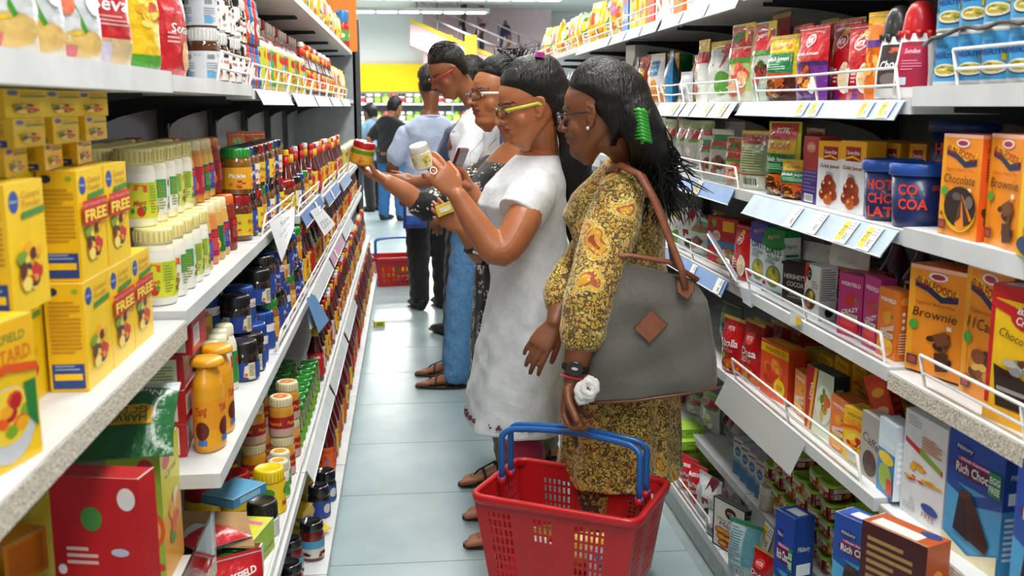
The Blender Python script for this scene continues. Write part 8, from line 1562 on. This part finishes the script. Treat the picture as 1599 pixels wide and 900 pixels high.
# ================================================================ men farther down the aisle
def man(B, H, f, ear, hf, pitch, label, skin, shirt, trs, feet, arms, name='person', vox=.008, mats=('cloth', 'cloth'), long_sleeve=False, shoes=True, hairtop=.024, spect=None, sleeve=.55, hs=1.06, fat=1.0):
    f = V((f[0], f[1], 0)).normalized(); l = V((0, 0, 1)).cross(f); o = V((*B, 0)); k = H/1.6
    e = person(name, label, B); HM = head_matrix(ear, hf, pitch, 0, hs); S = Solids(); head_solids(S, HM); torso(S, B, f, H, fat=1.04*fat); neck(S, HM, V((B[0], B[1], 1.30*k))-f*.04, .053)
    ft = [V(q) for q in feet]; legs(S, B, f, H, ft)
    for q in ft: foot(S, q, f, 1.02)
    AR = []
    for sd, (el, wr, hd) in zip((1, -1), arms):
        sh_ = V((*B, 1.215*k))+l*(sd*.168*k); AR.append((sh_, V(el), V(wr))); S.limb([sh_, sh_*.5+V(el)*.5, el, V(el)*.5+V(wr)*.5, wr], [.048, .05, .045, .04, .028], 14); hand(S, wr, hd, -f*.3+l*-sd, f+l*-sd*.6, (.4, .45, .5, .55), (.5, .4), 1.05)
    em, co = S.fuse(vox*.7, 2); cols = noise_cols(co, skin, .05, 40); cols = face_colours(co, cols, HM, skin, '#7a4036', '#15100d'); finish(em, co, cols, 'body', 'skin', e, o)
    S = Solids(); secs = [(.74, .175, .125, -.005), (.86, .178, .13, -.01), (.95, .168, .124, -.005), (1.02, .160, .118, 0), (1.12, .165, .122, .006), (1.20, .176, .122, .0), (1.265, .172, .100, -.018), (1.308, .130, .082, -.032), (1.335, .078, .066, -.038)]
    torso(S, B, f, H, secs=[(a, b_*fat, c_*fat, d_) for a, b_, c_, d_ in secs], n=30)
    for sh_, el, wr in AR:
        pt = [sh_, sh_+(el-sh_)*.5, sh_+(el-sh_)*(1 if long_sleeve else sleeve+.15)]; S.limb(pt+([el+(wr-el)*.9] if long_sleeve else []), [.060, .070, .068]+([.045] if long_sleeve else []), 16)
    em, co = S.fuse(vox, 2); co = wrinkle(co, .004, 30, 1); finish(em, co, np.tile(C(shirt), (len(co), 1)), 'shirt', mats[0], e, o)
    S = Solids()
    for q, sd in zip(ft, (1, -1)):
        hip = V((*B, .84*k))+l*(.088*k*sd); kn = (hip+q)/2+f*.015; S.limb([hip, kn, kn*.5+q*.5, q+V((0, 0, .0))], [.10*k, .085, .076, .07], 18)
    em, co = S.fuse(vox, 2); co[:, 2] = np.maximum(co[:, 2], .03); co = wrinkle(co, .003, 40, 2); finish(em, co, np.tile(C(trs), (len(co), 1)), 'trousers', mats[1], e, o)
    for q in ft: shoe(None, q, f, e, o) if shoes else sandal(q, f, e, o, 1.05)
    S = Solids(); hair_cap(S, HM, [(.05, -.05), (.09, -.03), (.13, .0), (.15, .025), (.168, .052), (.182, .066), (.196, .068), (.212, .058), (.228, .036), (.222+hairtop, -.015)], .010, .014, hairtop, .06); em, co = S.fuse(vox*.7, 2); finish(em, co, np.tile(C('#0a0807'), (len(co), 1)), 'hair', 'hair', e, o)
    b = MB(); rnd = random.Random(int(B[1]*100))
    strands(b, HM, 150, int(B[1]*10), lambda r, t: [surf_hair(q, lat_, .0+.012*math.sin(q*9+j_)) for lat_, j_, s0 in [(r.uniform(-.9, .9), r.uniform(0, 6), r.uniform(.36, .75))] for q in np.linspace(s0, s0+.22, 5)], .0022); moved(b, o).obj('hair_strands', 'hair', e)
    nb = V((*B, 1.318*k))-f*.042; b = MB(); b.tube([nb+l*(.064*math.cos(t))+f*(.062*math.sin(t))+V((0, 0, .012-.02*max(0, math.sin(t)))) for t in np.linspace(0, 2*PI, 25)[:-1]], .017, 8, shirt, closed=True, flat=.45, upv=(0, 0, 1)); moved(b, o).obj('collar', mats[0], e)
    if spect: eyes(HM, e, o); glasses(HM, e, o, spect, spect, .016, .024, .002, .004)
    return e
# white shirt, light blue jeans, red spectacles
b1 = (.36, 5.42)
man(b1, 1.73, (-1, .12), P_(703, 114, 5.40), (-.97, -.15), .52, 'man in a white shirt and light blue jeans with red spectacles', '#8f5533', '#dfe4ee', '#5b8fc0', [(.24, 5.18, .07), (.24, 5.42, .07)], [(V((.30, 5.16, 1.10)), V((.02, 5.24, 1.06)), (-1, .1, .1)), (V((.3, 5.66, 1.08)), V((.05, 5.6, 1.05)), (-1, 0, 0))], mats=('crisp', 'denim'), shoes=False, spect='#a81c20')
# pale blue striped shirt, dark trousers
b2 = (.16, 7.3)
man(b2, 1.66, (-.25, .97), P_(672, 136, 7.3), (-.2, .98), .18, 'man in a pale blue shirt and black trousers seen from behind', '#7a4a30', '#b9c8e6', '#121318', [(.08, 7.3, .07), (.25, 7.34, .07)], [(V((-.10, 7.28, 1.0)), V((-.03, 7.42, .82)), (.2, .6, -1)), (V((.40, 7.2, .98)), V((.40, 7.05, .74)), (-.1, -.3, -1))], mats=('crisp', 'cloth'))
# one more shopper hidden behind the white shirt
b3 = (.43, 6.4)
man(b3, 1.68, (-.6, .8), P_(735, 128, 6.4), (-.6, .8), .1, 'shopper in dark clothes almost hidden behind the man in the white shirt', '#8a5536', '#3a4a6a', '#161a26', [(.28, 6.38, .07), (.45, 6.5, .07)], [(V((.2, 6.4, 1.02)), V((.18, 6.5, .8)), (0, 0, -1)), (V((.66, 6.3, 1.0)), V((.66, 6.3, .76)), (0, 0, -1))])
# far shoppers
b4 = (-.20, 13.2)
man(b4, 1.58, (.5, .86), P_(617, 170, 13.2), (.6, .8), .25, 'man in a black t-shirt and blue jeans far down the aisle', '#a0683f', '#121418', '#3a6fa8', [(-.30, 13.25, .07), (-.08, 13.15, .07)], [(V((-.48, 13.2, 1.0)), V((-.36, 13.4, .86)), (.3, .5, -.8)), (V((.12, 13.1, 1.02)), V((.16, 13.0, .82)), (0, 0, -1))], vox=.014, mats=('cloth', 'denim'), fat=1.08)
b5 = (-.47, 14.4)
man(b5, 1.52, (-.7, .7), P_(578, 180, 14.4), (-.7, .7), .2, 'person in a light blue top and dark trousers beside the far post', '#8a5a3a', '#8fb4d4', '#2a2420', [(-.5, 14.3, .07), (-.38, 14.5, .07)], [(V((-.7, 14.3, 1.0)), V((-.66, 14.4, .8)), (0, 0, -1)), (V((-.25, 14.4, 1.0)), V((-.26, 14.3, .8)), (0, 0, -1))], vox=.014)
# ================================================================ far background
# wall shelf with goods under the yellow band
e = tag(empty('shelving_bay'), 'white wall shelving under the yellow band at the far end', 'shelving')
for z in (.35, .75, 1.12, 1.50):
    b = MB(); b.box(-3, 3.5, 22.45, 22.88, z-.04, z, '#e8e8e6'); b.obj('shelf_board', 'board', e)
b = MB(); b.box(-3, 3.5, 22.86, 22.89, 0, 1.75, '#6a6e70'); b.obj('back_panel', 'metalpaint', e)
for x in (-3, -1, 1, 3.4): b = MB(); b.box(x, x+.05, 22.80, 22.88, 0, 1.75, '#d8d8d6'); b.obj('upright', 'metalpaint', e)
FJ = [jar(.07, .2, bc, lc, .05, [('r', 0, 0, 1, 1, l_)], l_, (.15, .75), n=12, ribs=False) for bc, lc, l_ in (('#e8e4e0', '#1c1c1e', '#d83040'), ('#6a9a2c', '#e8e4d0', '#8ac03a'), ('#e8c81c', '#c81c24', '#e8e0c0'), ('#5a2a14', '#e8e8e4', '#e8e4e0'), ('#a8c83a', '#58902c', '#d8e070'))]
k = 0
for z, zn in ((1.12, 'lower'), (1.50, 'upper')):
    for i, x in enumerate(np.arange(-1.1, 1.5, .17)):
        if i > 15: break
        put(FJ[(i*3+k) % 5], 'far_jar', 'jar on the %s far wall shelf under the yellow band, %s from the left' % (zn, ORD[i]), 'jar', V((x, 22.56, z+.0006)), 0, 'jars on the far wall shelf')
    k += 2
# escalator with its glass side, rails and riders
es = tag(empty('escalator', (2.2, 21.2, 0)), 'pink-panelled escalator with metal rails rising to the left at the far end', 'escalator')
p0, p1 = ony(640, 26, 21.0), ony(850, 118, 21.0); d = (p1-p0).normalized(); u = V((0, 0, 1))
def band(a, b_, z0, z1, y0, y1, col, name, mat='wall'):
    m = MB(); A, B2 = V(a), V(b_); v = []
    for yy in (y0, y1):
        for P, zz in ((A, z0), (B2, z0), (B2, z1), (A, z1)): v.append((P.x, yy, P.z+zz))
    n = len(m.v); m.v += v
    for q in ((0, 1, 2, 3), (7, 6, 5, 4), (0, 4, 5, 1), (3, 2, 6, 7), (0, 3, 7, 4), (1, 5, 6, 2)): m.face([n+i for i in q], col)
    o = m.obj(name, mat, es); o.location = (-2.2, -21.2, 0); return o
band(p0, p1, -.55, -.1, 20.9, 21.9, '#c9a6ac', 'side_panel'); band(p0, p1, -.12, -.04, 20.85, 20.9, '#c9b43a', 'yellow_skirting')
for zz in (.12, .34, .56): band(p0, p1, zz, zz+.035, 20.84, 20.88, '#9a9498', 'rail', 'chrome')
for t in np.linspace(.05, .95, 7):
    q = p0+(p1-p0)*t; m = MB(); m.tube([(q.x, 20.86, q.z-.05), (q.x, 20.86, q.z+.6)], .02, 6, '#8a868a'); o = m.obj('rail_post', 'chrome', es); o.location = (-2.2, -21.2, 0)
band(ony(660, 20, 22.3), ony(860, 20, 22.3), -1.4, .1, 22.2, 22.3, '#eed4d8', 'pink_wall')
m = MB(); q = ony(735, 78, 20.6); m.box(q.x-.11, q.x+.11, 20.5, 20.7, q.z-.3, q.z+.28, '#eeb41c'); o = m.obj('yellow_post', 'wall', es); o.location = (-2.2, -21.2, 0)
m = MB(); q = ony(702, 65, 20.6); m.box(q.x-.05, q.x+.05, 20.55, 20.65, q.z-.2, q.z+.12, '#f0c41c'); o = m.obj('yellow_sign', 'wall', es); o.location = (-2.2, -21.2, 0)
# riders: small figures standing on the steps
def rider(px, pyf, pyt, col, trs, label, f):
    q0, q1 = ony(px, pyf, 21.4), ony(px, pyt, 21.4); H = q1.z-q0.z; B = (q0.x, 21.4); before = set(bpy.data.objects.keys())
    k = H/1.6; o = V((q0.x, 21.4, q0.z)); e = tag(empty('person', tuple(o)), label, 'person'); S = Solids(); f = V((*f, 0)).normalized(); l = u.cross(f)
    HM = head_matrix((0, 0, 1.47*k), (f.x, f.y), 0, 0, k*1.02); head_solids(S, HM); torso(S, (0, 0), f, H); neck(S, HM, V((0, 0, 1.31*k)))
    ft = [l*.09, l*-.09]; legs(S, (0, 0), f, H, [V((p.x, p.y, .06)) for p in ft])
    for sd in (1, -1): sh_ = V((0, 0, 1.23*k))+l*(.17*sd*k); S.limb([sh_, sh_+V((0, 0, -.28))+l*.04*sd, sh_+V((0, 0, -.5))+f*.12], [.05, .045, .03], 10)
    em, co = S.fuse(.016, 1); cols = np.tile(C('#8a5a3c'), (len(co), 1)); cols[(co[:, 2] < 1.36*k)] = C(col); cols[(co[:, 2] < .86*k)] = C(trs); m_ = (co[:, 2] < .8*k) & (np.abs(co @ np.array(l)) > .21*k); cols[m_] = C('#8a5a3c'); finish(em, co, cols, 'body', 'cloth', e, (0, 0, 0))
    S = Solids(); hair_cap(S, HM, [(.05, -.05), (.13, .0), (.17, .082), (.21, .07), (.245, 0)], .012, .02, .022, .03); em, co = S.fuse(.014, 1); finish(em, co, np.tile(C('#15110f'), (len(co), 1)), 'hair', 'hair', e, (0, 0, 0))
rider(725, 66, -20, '#2a2c38', '#1a1c24', 'person in dark clothes on the escalator, left of the pink one', (-1, 0))
rider(752, 84, -2, '#d88a9a', '#20222c', 'person in a pink top on the escalator', (-1, -.2))
rider(789, 78, 32, '#20203a', '#2a2a4a', 'small figure in dark blue at the foot of the escalator', (-.6, -.8))
# the red basket standing on the floor farther down the aisle
q = onz(622, 447, 0); basket('shopping_basket', 'red shopping basket with a blue handle left standing on the floor of the aisle', Matrix.Translation(V((q.x, q.y+.12, .001))) @ Matrix.Rotation(.15, 4, 'Z'), True, False, .92)
for i, (x, c_) in enumerate(((-.08, 1), (.04, 3))): put(YB[c_](.14, .2, .06), 'snack_packet', ['yellow packet in the basket on the floor', 'green and yellow packet in the basket on the floor'][i], 'packet', V((q.x+x, q.y+.12, .006)), .3*i)
# a yellow carton on the floor by the left shelf, a carrier bag by the men
q = onz(592, 511, 0); put(plaincarton('#e8c41c', '#e0b81a', [('r', .2, .2, .8, .8, '#6a9a2c')], None, None, [('r', .1, .2, .9, .8, '#a8c03a')])(.07, .05, .035), 'fallen_carton', 'small yellow carton lying on the floor beside the left base shelf', 'carton', V((q.x, q.y+.03, .0006)), .2)
q = ony(648, 330, 7.05); put(pouch(.17, .30, .08, '#3a3f8c', [('r', .1, .3, .9, .8, '#d8e4f0'), ('r', .1, .1, .9, .3, '#3a6ac0')], 'stand', 200), 'carrier_bag', 'blue and white carrier bag beside the man in the pale blue shirt', 'bag', V((q.x, 7.05, .62)), .2)
